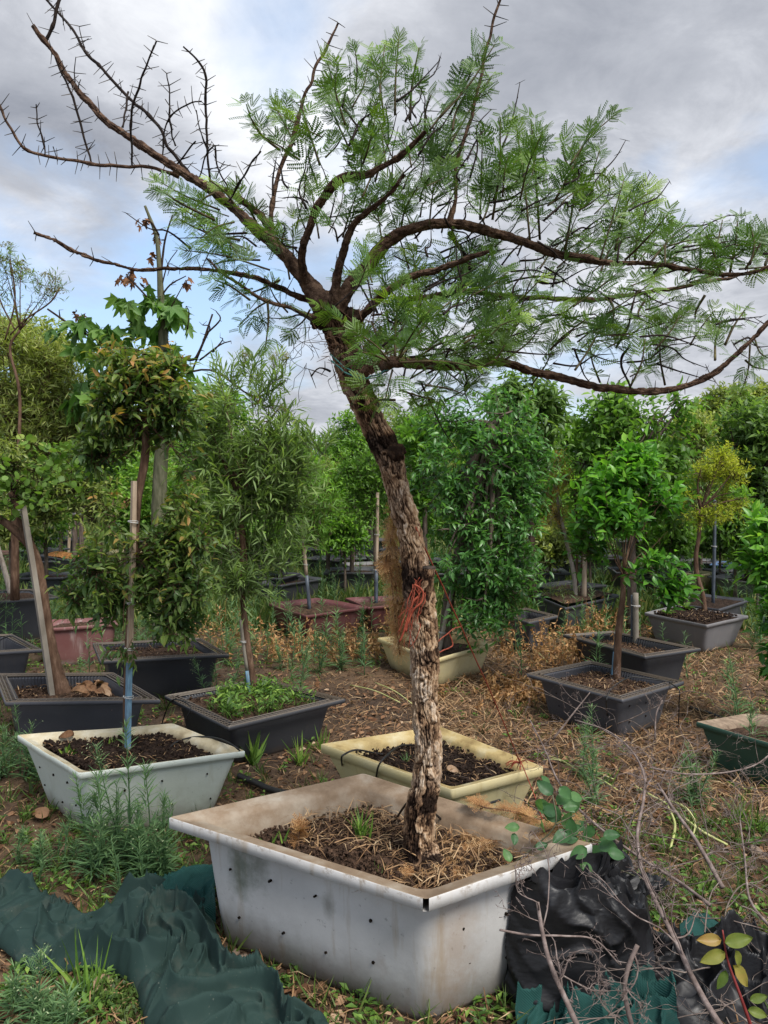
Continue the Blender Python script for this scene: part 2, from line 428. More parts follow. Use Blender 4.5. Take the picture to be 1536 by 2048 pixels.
m, gn = PL_WHITE, N(PL_WHITE.node_tree); pb = [n for n in gn.n if n.type == 'BSDF_PRINCIPLED'][0]; src = pb.inputs['Base Color'].links[0].from_socket; co = obj_co(gn)
Qw = quad_px([(336, 1634), (852, 1800), (1188, 1688), (727, 1546)], .44); cw = Qw.mean(0)
def local_blotch(px, py, Y, rad, col, src, amt, st=(1, 1, .55), sc=18):
    p = at(px, py, Y) - np.array([cw[0], cw[1], 0]); d = gn.vmath('MULTIPLY', gn.vmath('SUBTRACT', co, tuple(float(v) for v in p)), st)
    n = gn.new('ShaderNodeVectorMath', operation='LENGTH'); gn.put(n.inputs[0], d); dd = gn.math('ADD', n.outputs['Value'], gn.math('MULTIPLY', gn.math('SUBTRACT', gn.noise(co, sc, 6, .7), .5), rad * 1.5))
    mr = gn.new('ShaderNodeMapRange'); gn.put(mr.inputs[0], dd); mr.inputs[1].default_value = rad; mr.inputs[2].default_value = rad * .2; mr.inputs[3].default_value = 0; mr.inputs[4].default_value = amt
    return gn.mix(mr.outputs[0], src, col)
src = local_blotch(480, 1745, 2.36, .075, (.10, .12, .085), src, .8); src = local_blotch(520, 1735, 2.33, .05, (.10, .11, .08), src, .6)
src = local_blotch(660, 1810, 2.2, .03, (.16, .15, .12), src, .6); src = local_blotch(905, 1880, 2.1, .10, (.30, .20, .12), src, .45, (1, 1, .3)); src = local_blotch(820, 1960, 2.1, .02, (.20, .13, .08), src, .7, (1, 1, .12), 30)
src = local_blotch(760, 1960, 2.1, .03, (.24, .15, .09), src, .5, (1, 1, .3)); src = local_blotch(560, 1900, 2.3, .02, (.25, .17, .1), src, .5, (1, 1, .3))
scr = gn.ramp(gn.noise(gn.vmath('MULTIPLY', co, (9, 9, 2.5)), 9, 2, .5, 1.5), [(.495, 0.0), (.5, .5), (.505, 0.0)]); src = gn.mix(gn.math('MULTIPLY', scr, gn.ramp(gn.noise(co, 5, 3), [(.55, 0.0), (.65, 1.0)])), src, (.22, .2, .18))
chip = gn.math('MULTIPLY', gn.ramp(gn.sep(co)[2], [(.41, 0.0), (.44, 1.0)]), gn.ramp(gn.noise(co, 28, 7, .75), [(.52, 0.0), (.62, .8)])); src = gn.mix(chip, src, (.20, .15, .10)); gn.l.new(src, pb.inputs['Base Color'])
PL_CREAM = plastic('weathered_white_plastic', (.58, .62, .56), (.48, .52, .42), (.36, .35, .24), .5, .6, .12, (.16, .10, .065))
PL_YELLOW = plastic('faded_yellow_plastic', (.60, .50, .25), (.52, .48, .33), (.40, .31, .14), .55, .6, .10)
PL_RED = plastic('faded_red_plastic', (.115, .036, .036), (.16, .07, .068), (.26, .18, .165), .55, .6, .05)
PL_PINK = plastic('chalky_pink_plastic', (.18, .075, .07), (.24, .13, .12), (.44, .37, .34), .6, .7, .05, (.35, .30, .27))
PL_DARK = plastic('charcoal_plastic', (.030, .031, .036), (.045, .046, .052), (.06, .055, .05), .45, .5, .06, (.07, .055, .042), .2)
PL_CHAR = plastic('dusty_charcoal_plastic', (.052, .053, .062), (.072, .073, .080), (.09, .08, .07), .5, .5, .07, (.09, .07, .052), .2)
PL_GRID = plastic('lit_grid_plastic', (.085, .087, .098), (.13, .13, .14), (.10, .09, .08), .4, .5, -1)  # paler than the charcoal tubs: light caught by the bars put into the colour
PL_GREY = plastic('grey_plastic', (.15, .145, .15), (.20, .19, .19), (.26, .24, .22), .6, .6, .07)
PL_GREEN = plastic('dark_green_plastic', (.028, .075, .052), (.04, .085, .06), (.06, .09, .06), .5, .5, .05)
PL_BLUE = plastic('blue_plastic', (.06, .12, .24), (.10, .15, .24), (.15, .17, .2), .5, .5, .05)
PL_BROWN = plastic('brown_plastic', (.09, .045, .035), (.12, .07, .05), (.15, .1, .08), .6, .5, .05)
SOIL = noisemat('dark_potting_soil', [(.3, (.012, .008, .006)), (.55, (.035, .022, .016)), (.75, (.075, .048, .034)), (.9, (.14, .10, .07))], 40, 8, .95, .15, 1.0, 90, .012)
SOIL2 = noisemat('brown_mulchy_soil', [(.3, (.02, .013, .009)), (.5, (.06, .036, .024)), (.7, (.13, .078, .05)), (.85, (.22, .14, .09))], 45, 8, .95, .15, 1.0, 80, .012)
HOLE = noisemat('hole_dark', [(.3, (.006, .005, .004)), (.7, (.03, .018, .01))], 60, 2, .9, .1, 0)
INNER = noisemat('brown_stained_shelf', [(.28, (.14, .09, .055)), (.48, (.25, .18, .12)), (.66, (.36, .30, .23)), (.84, (.48, .45, .40))], 7, 8, .75, .2, .4, 60, .004)
INNERY = noisemat('stained_yellow_shelf', [(.3, (.25, .17, .07)), (.5, (.48, .36, .16)), (.75, (.62, .55, .36))], 8, 8, .7, .2, .3, 60, .004)
INNERC = noisemat('stained_cream_shelf', [(.3, (.25, .19, .11)), (.5, (.50, .42, .27)), (.75, (.66, .62, .50))], 8, 8, .7, .2, .3, 60, .004)

def tub(label, Q, zr, mat, style='plain', flange=None, shelf=None, taper=.07, lip=.03, soil=.05, soilmat=None, group=None, inner=None,
        rad=.05, holes=0, heap=.02, name='planter_tub', cat='planter tub', near=False, gap=None, bulge=0.0, soilamp=.012, under=None):
    if flange is None: flange = .055 if style == 'grate' else .018
    if style == 'grate': shelf = flange
    if shelf is None: shelf = .045
    Q = ccw(Q); c = Q.mean(0)
    root = empty(name, (c[0], c[1], 0), label, cat, group); TUBQ[root.name] = Q
    ns, nc = (26, 8) if near else (10, 4)
    tot = 4 * (ns + nc + 2)
    ns_ = ns
    b = Geo(); wi = flange
    def bl(k): return (lambda i, k=k: bulge * k * np.abs(np.sin(np.pi * (i % (tot // 4)) / (tot // 4))))
    zf = zr - lip
    lev = [(wi + taper + .015, -.015, rad * 1.3, bl(.0)), (wi + taper * .94, .025, rad * 1.2, bl(.3)), (wi + taper * .72, zf * .3, rad * 1.1, bl(.9)), (wi + taper * .42, zf * .6, rad * 1.05, bl(1)),
           (wi + taper * .04, zf - .02, rad, bl(.3)), (wi, zf - .004, rad, bl(0)), (.006, zf, rad * .35), (0, zf + .004, rad * .3), (0, zr - .003, rad * .3), (.003, zr, rad * .3)]
    if style == 'grate': lev = lev[:5] + [(wi, zf, rad, bl(0)), (wi, zr - .006, rad), (wi + .008, zr - .003, rad)]
    wob = .004 if near else .008
    skip = None
    if gap is not None:
        i0 = int(np.argmin(Q[:, 1])); gap = [i0 * (ns + nc + 2) + q for q in (1, 2, 3, 4, 5, 6, 7)]
        def skip(f, n):
            ring = f[:, 0] // n; col = f[:, 0] % n
            return (ring >= 6) & np.isin(col, gap)
    loft(b, Q, lev, ns, nc, wob=wob, skip=skip); b.build('body', mat, root)
    i_ = Geo(); zs = zr - soil
    if style == 'grate':
        cor = lambda i: .006 * (i % 2 * 2 - 1)
        nsx = ns * 2
        iw = flange + .012
        lv = [(iw, zr - .006, rad * .8), (iw + .004, zr - .016, rad * .8, cor), (iw + .012, zs + .01, rad * .8, cor), (iw + .016, zs - .02, rad * .8, cor)]
        loft(i_, Q, lv, ns * 2, nc, wob=wob, capb=False); i_.build('ribbed_liner', mat, root, smooth=False)
        gr = Geo(); sk = Geo(); loft(sk, Q, [(.004, zr - .024, .012), (0, zr - .022, .012), (0, zr - .001, .012), (.004, zr, .012), (.007, zr - .002, .012), (.007, zr - .022, .012)], ns, nc, wob=0, capb=False); sk.build('rim_skirt', mat, root)
        Lo = rloop(Q, .004, .01, 2, 1); edges = [(0.006, .004), (flange * .36, .0028), (flange * .68, .0028), (flange + .006, .004)]
        for ins, rr in edges:
            P = rloop(Q, ins, .008, 0, 0); P = rloop(Q, ins, .008, 3, 1)
            p3 = np.column_stack([P, np.full(len(P), zr - .001)]); p3 = np.vstack([p3, p3[:1]])
            tube(gr, p3, rr, 4, 1, cap=False)
        A_, B_ = [], []
        O = rloop(Q, 0.004, 1e-4, 0, 0)[[0, 2, 4, 6]]; I = rloop(Q, flange + .006, 1e-4, 0, 0)[[0, 2, 4, 6]]
        for s in range(4):
            a, bb = O[s], O[(s + 1) % 4]; L_ = np.linalg.norm(bb - a); k = int(L_ / .031); d = (bb - a) / L_; nn = np.array([-d[1], d[0]])
            for t in (np.arange(k) + .5) / k:
                p0 = a + (bb - a) * t; dist = min(t, 1 - t) * L_; w_ = min(flange, dist + .004)
                A_.append([*p0, zr - .001]); B_.append([*(p0 + nn * w_), zr - .001])
        sticks(gr, np.array(A_), np.array(B_), .0030)
        tag(gr.build('rim_grid', PL_GRID, root, smooth=False), kind='stuff')
        # downturned outer skirt under the grid
    else:
        lv = [(.003, zr, rad * .3), (.010, zr - .001, rad * .35), (.014, zr - .008, rad * .4), (shelf * .85, zr - .012, rad), (shelf + .006, zr - .03, rad * 1.2), (shelf + .016, min(zs, zr - .04) - .03, rad * 1.3)]
        loft(i_, Q, lv, ns, nc, wob=wob, capb=False, skip=None); i_.build('rim_shelf', inner or mat, root)
    so = soil_part(Q, shelf + (.02 if style == 'grate' else .009), zs, soilmat or SOIL, root, heap, seed=c[0] * 7, rad=rad * 1.2, amp=soilamp)
    if style == 'grate':   # ledge that the grid rests on is open: body top ring removed by keeping the lip narrow
        pass
    # drain holes on each wall
    if holes:
        hr = random.Random(int(abs(c[0] * 1000)))
        for s in range(4):
            a, bb = Q[s], Q[(s + 1) % 4]; d = nrm(bb - a); L_ = np.linalg.norm(bb - a); nn = np.array([-d[1], d[0]])
            if (-nn).dot(-c) < 0: continue          # only walls turned to this side of the tub can be seen
            nh = max(2, round(L_ / .25))
            for row, zz in ((0, .74), (1, .36)):
                for k in range(nh):
                    t = (k + .5 + .12 * row) / nh + hr.uniform(-.03, .03); z = zf * zz + hr.uniform(-.02, .02)
                    fr = z / zf
                    ins = np.interp(fr, [0, .3, .6, 1.0], [wi + taper * .97, wi + taper * .72, wi + taper * .42, wi])
                    p = a + d * (L_ * (.14 + .72 * t)) + nn * (ins - bulge * np.sin(np.pi * min(1, max(0, t))) * (.9 if fr < .8 else .5))
                    h = Geo(); cc = np.array([*p, z]); out = np.array([*-nn, .12]); ux = np.array([*d, 0]); uz = np.array([0, 0, 1.0])
                    rr = hr.uniform(.0032, .0048); an = np.linspace(0, 2 * np.pi, 9)[:-1]
                    ring = [cc + out * .006 + ux * math.cos(q) * rr + uz * math.sin(q) * rr * hr.uniform(.9, 1.5) for q in an]
                    back = [cc - out * .012 + ux * math.cos(q) * rr * 1.1 + uz * math.sin(q) * rr * 1.1 for q in an]
                    h.add(ring + back, gridfaces(2, 8)); h.f.append(np.arange(8)[None]); h.build('drain_hole', HOLE, root)
    return root

def tpx(key, label, px4, zr, mat, **k):
    TUB[key] = tub(label, quad_px(px4, zr), zr, mat, **k); return TUB[key]
N_ = 26; side = 26 + 8 + 2
tpx('main', 'large pale grey fibreglass tub split at its front corner, holding the leaning thorn tree', [(336, 1634), (852, 1800), (1188, 1688), (727, 1546)], .44, PL_WHITE,
    flange=.058, shelf=.064, taper=.03, lip=.040, soil=.115, soilmat=SOIL2, inner=INNER, rad=.042, holes=4, near=True, bulge=.018, gap=[2, 3, 4], heap=.03, soilamp=.02)
tpx('white', 'off-white tub with green-stained rim and dark soil, left of the large grey tub', [(33, 1470), (158, 1547), (492, 1503), (345, 1447)], .33, PL_CREAM, taper=.06, lip=.03, soil=.05,
    inner=INNERC, rad=.05, holes=4, near=True, soilamp=.02)
tpx('yellowsq', 'pale yellow square tub with thick rim just behind the large grey tub', [(640, 1488), (903, 1580), (1087, 1532), (878, 1452)], .28, PL_YELLOW, taper=.06, shelf=.055, lip=.045, soil=.06, inner=INNERY, rad=.03, near=True)
tpx('gl', 'charcoal tub with grid rim full of green weeds, behind the off-white tub', [(328, 1391), (456, 1455), (692, 1398), (527, 1357)], .26, PL_DARK, style='grate', taper=.038, soil=.03, soilmat=SOIL2, rad=.04, near=True)
tpx('lf', 'charcoal grid-rimmed tub with brown leaves and a forked leaning trunk at the left', [(10, 1405), (322, 1400), (228, 1345), (-12, 1347)], .33, PL_CHAR, style='grate', taper=.038, soil=.08, soilmat=SOIL2, rad=.04, near=True)
tpx('ld', 'charcoal grid-rimmed tub below the lower crown of the reddish-leaved shrub', [(200, 1323), (459, 1309), (402, 1276), (185, 1286)], .32, PL_DARK, style='grate', taper=.038, soil=.05, soilmat=SOIL2, rad=.04, near=True)
tpx('lF', 'dark tub with two pale thin trunks at the left edge', [(-120, 1213), (118, 1194), (70, 1178), (-110, 1182)], .42, PL_CHAR, style='grate', taper=.035, soil=.03, soilmat=SOIL2)
tpx('lG', 'half-seen charcoal tub at the left edge with a hose over its corner', [(-130, 1314), (85, 1299), (25, 1268), (-120, 1272)], .32, PL_CHAR, style='grate', taper=.038, soil=.16)
tpx('pink', 'chalky pink tub with peeling white patches behind the leaning forked trunk', [(80, 1257), (236, 1248), (228, 1234), (92, 1239)], .34, PL_PINK, taper=.04, soilmat=SOIL2, heap=.04)
tpx('red', 'dark red tub with a blue-footed stake, left of the corky trunk', [(536, 1206), (612, 1231), (735, 1213), (634, 1195)], .28, PL_RED, taper=.05, soilmat=SOIL2)
tpx('red2', 'low red tub with a tall bamboo cane, half behind the corky trunk', [(690, 1197), (735, 1214), (835, 1206), (785, 1190)], .28, PL_RED, taper=.05, soilmat=SOIL2)
tpx('g1', 'light grey worn tub behind the bamboo cane', [(684, 1125), (700, 1133), (820, 1134), (800, 1120)], .31, PL_GREY, taper=.06, soilmat=SOIL2)
tpx('g2', 'dark tub with a short stake behind the light grey worn tub', [(662, 1099), (735, 1113), (790, 1104), (720, 1091)], .33, PL_CHAR, style='grate', taper=.038, soil=.08)
tpx('g3', 'black tub between the red-tub tree and the light grey worn tub', [(606, 1117), (680, 1121), (694, 1114), (630, 1111)], .34, PL_DARK, taper=.06)
tpx('g4', 'blue-grey dark tub directly behind the red tub', [(510, 1165), (562, 1170), (648, 1157), (598, 1147)], .3, PL_CHAR, taper=.06, soil=.07)
tpx('g5', 'dark tub glimpsed through the narrow-leaved shrub', [(488, 1110), (560, 1115), (592, 1105), (520, 1101)], .33, PL_CHAR, taper=.06)
tpx('yellowH', 'yellow tub with pale rim under the big glossy-leaved tree', [(754, 1276), (872, 1318), (990, 1284), (855, 1262)], .25, PL_YELLOW, taper=.05, lip=.035, soilmat=SOIL2, inner=INNERY, near=True)
tpx('j1', 'charcoal grid-rimmed tub of the bright green citrus, nearest on the right', [(1052, 1347), (1245, 1400), (1369, 1363), (1180, 1321)], .29, PL_CHAR, style='grate', taper=.038, soil=.06, soilmat=SOIL2, rad=.045, holes=2, near=True)
tpx('j2', 'charcoal grid-rimmed tub with a cut stump stake, behind the citrus tub', [(1125, 1269), (1290, 1314), (1403, 1297), (1225, 1262)], .3, PL_DARK, style='grate', taper=.038, soil=.07, soilmat=SOIL2, rad=.045, near=True)
tpx('k', 'dusty grey tub heaped with dark soil at the right', [(1288, 1225), (1414, 1250), (1497, 1231), (1350, 1210)], .29, PL_GREY, taper=.06, soil=.015, rad=.05, near=True)
tpx('k2', 'dark tub directly behind the heaped grey tub', [(1318, 1202), (1440, 1218), (1503, 1198), (1386, 1184)], .3, PL_CHAR, taper=.06, soil=.03)
tpx('l', 'worn charcoal tub with heaped soil and pinkish stems, beyond the citrus', [(1066, 1188), (1130, 1215), (1240, 1190), (1170, 1176)], .3, PL_CHAR, taper=.06, soil=-.01, soilmat=SOIL2)
tpx('l2', 'low black tub touching the tub with pinkish stems', [(1062, 1170), (1120, 1180), (1215, 1170), (1140, 1160)], .28, PL_DARK, taper=.05)
tpx('m', 'dark tub half hidden behind the skirt of the big glossy-leaved tree', [(1000, 1227), (1058, 1245), (1117, 1231), (1050, 1215)], .31, PL_CHAR, style='grate', taper=.035, soil=.08)
tpx('n1', 'black tub with strappy dark leaves, far behind the pinkish stems', [(1083, 1121), (1150, 1125), (1167, 1120), (1100, 1117)], .34, PL_DARK, taper=.05)
tpx('n2', 'far dark tub with flared rim, right of the citrus crown', [(1296, 1140), (1335, 1149), (1386, 1144), (1350, 1136)], .34, PL_CHAR, taper=.06)
tpx('n3', 'far pale yellow tub beside the flared dark one', [(1362, 1147), (1400, 1150), (1428, 1145), (1392, 1140)], .34, PL_YELLOW, taper=.05)
tpx('n4', 'pale grey tub beyond the leaning steel stake at the right edge', [(1414, 1152), (1530, 1169), (1590, 1160), (1470, 1145)], .33, PL_GREY, taper=.06)
tpx('n5', 'faded blue tub far off at the right', [(1418, 1128), (1495, 1134), (1540, 1128), (1440, 1122)], .33, PL_BLUE, taper=.06)
tpx('n6', 'small dark red pot far behind the glossy-leaved tree', [(1050, 1088), (1078, 1090), (1084, 1085), (1058, 1083)], .36, PL_BROWN, taper=.04)
tpx('green', 'dark green tub with a wooden rim cut off by the right edge', [(1392, 1443), (1560, 1492), (1720, 1455), (1500, 1426)], .27, PL_GREEN, taper=.05, lip=.03, soil=.05, soilmat=SOIL2, near=True, rad=.02,
    inner=noisemat('grey_weathered_wood', [(.3, (.12, .085, .06)), (.6, (.28, .21, .15)), (.8, (.4, .33, .25))], 12, 6, .8, .2, .5, 60, .003, (1, 6, 1)))
tpx('p1', 'pale grey tub far back at the left, seen between the trunks', [(92, 1037), (146, 1040), (160, 1035), (110, 1033)], .55, PL_GREY, taper=.06)
tpx('p2', 'black tub far left, just in front of the pale grey one', [(66, 1076), (150, 1080), (165, 1074), (88, 1071)], .42, PL_DARK, taper=.06, soil=.1)
tpx('p3', 'dark tub covered with dry orange leaves at the far left', [(76, 1110), (150, 1121), (182, 1116), (110, 1103)], .38, PL_CHAR, taper=.06, soil=.0, heap=.06,
    soilmat=noisemat('dry_orange_leaf_mulch', [(.3, (.10, .04, .015)), (.5, (.33, .15, .05)), (.8, (.50, .28, .11))], 30, 6, .9, .1, 1, 50, .03))
tpx('p4', 'small brown pot at the left edge beside pale stems', [(-30, 1108), (28, 1106), (30, 1100), (-20, 1100)], .4, PL_BROWN, taper=.05)
tpx('p5', 'dull yellow tub seen through the middle of the reddish-leaved shrub', [(212, 1106), (290, 1108), (310, 1100), (230, 1098)], .38, PL_YELLOW, taper=.05)

# ---------------------------------------------------------------- trees
BARK = {}
def barkmat(name, stops, stretch=(1, 1, .25), scale=40, bump=.8, bd=.01):
    return noisemat(name, stops, scale, 7, .9, .12, bump, scale * 1.5, bd, stretch, .0)
BK_GREY = barkmat('grey_brown_bark', [(.3, (.05, .038, .03)), (.55, (.13, .10, .08)), (.8, (.24, .20, .165))])
BK_DARK = barkmat('dark_bark', [(.3, (.014, .009, .007)), (.55, (.045, .029, .022)), (.8, (.11, .075, .055))])
BK_BRN = barkmat('reddish_brown_bark', [(.3, (.05, .028, .018)), (.55, (.13, .078, .052)), (.8, (.24, .16, .11))])
BK_PALE = barkmat('pale_bark', [(.3, (.20, .16, .13)), (.55, (.36, .31, .26)), (.8, (.50, .45, .39))])
BK_GREEN = barkmat('green_grey_bark', [(.3, (.06, .065, .035)), (.55, (.13, .13, .08)), (.8, (.2, .19, .13))])
WOOD = noisemat('bare_weathered_wood', [(.3, (.25, .18, .125)), (.55, (.44, .34, .25)), (.8, (.58, .48, .38))], 9, 6, .8, .2, .4, 50, .003, (6, 6, .6))
WOODG = noisemat('silver_weathered_wood', [(.3, (0.128, 0.110, 0.087)), (.55, (0.247, 0.219, 0.182)), (.8, (0.360, 0.329, 0.280))], 9, 6, .85, .2, .6, 50, .004, (0.750, 0.750, 0.350))
BLUEP = noisemat('faded_blue_paint', [(.35, (.10, .14, .17)), (.5, (.13, .24, .34)), (.75, (.22, .38, .50))], 16, 6, .6, .3, .3, 50, .002, (3, 3, .6))
WIRE = noisemat('pale_tie_wire', [(.3, (.3, .3, .3)), (.7, (.6, .6, .58))], 30, 3, .6, .3, 0)
STEEL = noisemat('dark_blue_grey_pipe', [(.35, (.05, .06, .075)), (.6, (.09, .11, .14)), (.8, (.15, .17, .19))], 12, 5, .5, .4, .2, 50, .002, (3, 3, .5))
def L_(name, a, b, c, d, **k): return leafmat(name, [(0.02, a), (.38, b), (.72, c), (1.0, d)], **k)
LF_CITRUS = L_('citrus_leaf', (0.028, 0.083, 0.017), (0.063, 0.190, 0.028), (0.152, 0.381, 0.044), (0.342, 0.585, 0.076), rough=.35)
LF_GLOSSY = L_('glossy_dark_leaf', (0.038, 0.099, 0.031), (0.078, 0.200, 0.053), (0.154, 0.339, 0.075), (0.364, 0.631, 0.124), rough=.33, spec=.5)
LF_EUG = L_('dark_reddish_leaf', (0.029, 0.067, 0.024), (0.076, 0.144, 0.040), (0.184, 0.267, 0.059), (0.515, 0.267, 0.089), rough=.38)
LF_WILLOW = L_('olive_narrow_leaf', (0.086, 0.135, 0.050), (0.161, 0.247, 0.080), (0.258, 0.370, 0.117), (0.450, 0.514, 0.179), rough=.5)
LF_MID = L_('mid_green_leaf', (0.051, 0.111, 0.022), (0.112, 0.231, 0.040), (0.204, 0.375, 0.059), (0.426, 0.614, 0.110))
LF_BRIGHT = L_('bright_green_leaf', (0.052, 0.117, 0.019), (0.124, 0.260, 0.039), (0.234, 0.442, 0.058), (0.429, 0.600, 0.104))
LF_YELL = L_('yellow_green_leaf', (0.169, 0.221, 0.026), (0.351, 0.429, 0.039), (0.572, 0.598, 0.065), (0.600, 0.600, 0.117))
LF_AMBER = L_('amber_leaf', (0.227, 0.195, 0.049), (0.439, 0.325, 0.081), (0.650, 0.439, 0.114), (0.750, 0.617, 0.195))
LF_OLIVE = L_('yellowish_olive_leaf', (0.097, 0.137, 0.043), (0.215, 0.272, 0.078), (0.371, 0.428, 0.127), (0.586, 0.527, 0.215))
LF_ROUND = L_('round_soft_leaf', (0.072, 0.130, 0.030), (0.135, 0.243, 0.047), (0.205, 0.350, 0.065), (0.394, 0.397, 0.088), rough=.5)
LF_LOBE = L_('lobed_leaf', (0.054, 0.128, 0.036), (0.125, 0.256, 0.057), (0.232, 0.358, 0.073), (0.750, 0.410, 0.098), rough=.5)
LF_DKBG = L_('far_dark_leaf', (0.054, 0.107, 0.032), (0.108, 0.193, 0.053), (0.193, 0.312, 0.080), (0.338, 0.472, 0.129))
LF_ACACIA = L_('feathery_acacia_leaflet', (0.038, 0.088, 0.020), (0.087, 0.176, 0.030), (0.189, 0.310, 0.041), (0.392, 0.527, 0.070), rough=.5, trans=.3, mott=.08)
FLOWER = L_('dull_yellow_flower_head', (.14, .13, .04), (.24, .22, .08), (.34, .30, .12), (.42, .38, .18))
TP_OV = leaf_tpl(.42, .07, .22); TP_EL = leaf_tpl(.34, .06, .28); TP_NARROW = leaf_tpl(.13, .02, .18); TP_NEEDLE = leaf_tpl(.085, .012, .25); TP_FAR = leaf_tpl(.42, .08, .15, 1); TP_FARN = leaf_tpl(.2, .03, .15, 1)
def leaf_hi(wd=.6, fold=.07, bend=.2, n=9):
    v, q = [], []
    for i in range(n + 1):
        t = i / n; wv = wd / 2 * math.sin(math.pi * t ** .8) ** .75 if 0 < i < n else 0.0; z = -bend * t * t
        for u in (-1, -.5, 0, .5, 1): v.append((u * wv, t, z + fold * abs(u) ** 1.3 + .012 * math.sin(t * 19) * abs(u)))
    for i in range(n):
        for j in range(4): q.append([i * 5 + j, i * 5 + j + 1, i * 5 + j + 6, i * 5 + j + 5])
    return T_(v, [q])
TP_ROUND = round_tpl(); TP_LOBE = lobed_tpl()

def ell_px(lst, Y):
    """crown lumps given as (px,py,rx,ry[,dY]) at depth Y -> centres, radii in metres"""
    C, Rr = [], []
    for e in lst:
        d = e[4] if len(e) > 4 else 0.0; yy = Y + d; s = pxm(yy)
        C.append(at(e[0], e[1], yy)); Rr.append([e[2] * s, (e[2] + e[3]) * .5 * s, e[3] * s])
    return np.array(C), np.array(Rr)
def sample_ell(C, Rr, n, shell=.45, gapf=.0, gs=1.6, seed=0):
    vol = (Rr.prod(1)) ** .75; idx = rng.choice(len(C), n * 2, p=vol / vol.sum())
    d = rdir(n * 2); rad = (shell + (1 - shell) * rng.random(n * 2) ** .8)
    rad *= 1 + .38 * fbm(d * 1.7 + C[idx] * 2, 2, seed + 3)
    p = C[idx] + d * Rr[idx] * rad[:, None]
    keep = fbm(p * gs * 2.2 + 5, 2, seed) > (-.9 + gapf)
    p, d, rad = p[keep][:n], d[keep][:n], rad[keep][:n]
    return p, d, rad
def crown(parent, C, Rr, mat, tpl, nt, tl, k, size, up=.35, droop=.2, shell=.4, gapf=.75, stem=None, young=.35, name='foliage', spread=.9, flat=.5, twig_r=.0022, seed=0, wscale=1.0, hang=0.0):
    p, d, rad = sample_ell(C, Rr, nt, shell, gapf, seed=seed)
    n = len(p); dirs = nrm(d * .8 + rdir(n) * .55 + np.array([0, 0, up])); L = tl * rng.uniform(.6, 1.25, n)
    st = p - dirs * L[:, None] * .5
    t = (np.arange(k)[None] + rng.random((n, k))) / k
    P = st[:, None] + dirs[:, None] * (L[:, None] * t)[..., None]; P[..., 2] -= (t ** 2) * (L * droop)[:, None]
    side = nrm(np.cross(np.repeat(dirs[:, None], k, 1), rng.normal(size=(n, k, 3))))
    yd = nrm(np.repeat(dirs[:, None], k, 1) * (1 - .35 * spread) + side * spread + np.array([0, 0, -hang]))
    zu = nrm(rng.normal(size=(n, k, 3)) * flat + np.array([0, 0, 1.0]))
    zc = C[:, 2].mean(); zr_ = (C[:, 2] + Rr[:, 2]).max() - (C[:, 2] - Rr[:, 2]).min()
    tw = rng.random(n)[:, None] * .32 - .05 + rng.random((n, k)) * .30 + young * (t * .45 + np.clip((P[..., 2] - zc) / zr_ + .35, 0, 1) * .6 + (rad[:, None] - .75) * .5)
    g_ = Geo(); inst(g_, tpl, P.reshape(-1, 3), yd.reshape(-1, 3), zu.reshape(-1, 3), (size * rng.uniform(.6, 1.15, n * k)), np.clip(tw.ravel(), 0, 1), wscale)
    o = tag(g_.build(name, mat, parent), kind='stuff')
    if stem is not None:
        h = Geo(); e = st + dirs * L[:, None]; e[:, 2] -= L * droop
        mid = st + dirs * L[:, None] * .5; mid[:, 2] -= L * droop * .25
        sticks(h, st, mid, twig_r); sticks(h, mid, e, twig_r * .6); tag(h.build('twigs', stem, parent), kind='stuff')
    return o
def limbs(parent, trunk_top, C, Rr, mat, r, per=2, name='branch', lift=.3):
    """curved limbs from the trunk top into every crown lump"""
    for c, rr in zip(C, Rr):
        g_ = Geo()
        for _ in range(per):
            e = c + rdir(1)[0] * rr * .6; mid = (trunk_top * .55 + e * .45) + np.array([0, 0, lift * (e[2] - trunk_top[2]) * .3]) + rdir(1)[0] * .03
            rs = r * rng.uniform(.5, .9); tube(g_, [trunk_top, mid, e], [rs, rs * .6, rs * .2], 5, 4)
            for _ in range(3):
                t = rng.uniform(.3, .9); s = mid * (1 - t) + e * t; q = s + rdir(1)[0] * rr * .5
                tube(g_, [s, (s + q) / 2 + rdir(1)[0] * .02, q], [rs * .35, rs * .25, rs * .08], 4, 3)
        g_.build(name, mat, parent)
def trunk(parent, pts, Y, wpx, mat, name='trunk', n=9, taper=.6, z0=None, dY=0.0, knots=0.02):
    P = []; k = len(pts)
    for i, (a, b) in enumerate(pts): P.append(at(a, b, Y + dY * i / max(1, k - 1)))
    P = np.array(P)
    w = np.array([wpx * .5 * pxm(Y) * (1 - (1 - taper) * i / (k - 1)) for i in range(k)]) if np.isscalar(wpx) else np.array(wpx) * .5 * pxm(Y)
    g_ = Geo(); tube(g_, P, w, n, 6, jit=knots); g_.build(name, mat, parent); return P[-1], P
SOILZ = {k: float(np.median([v.co.z for v in [c for c in o.children if c.name.startswith('soil')][0].data.vertices])) for k, o in TUB.items()}
def tree(name, label, cat, base, group=None): return empty(name, base, label, cat, group)

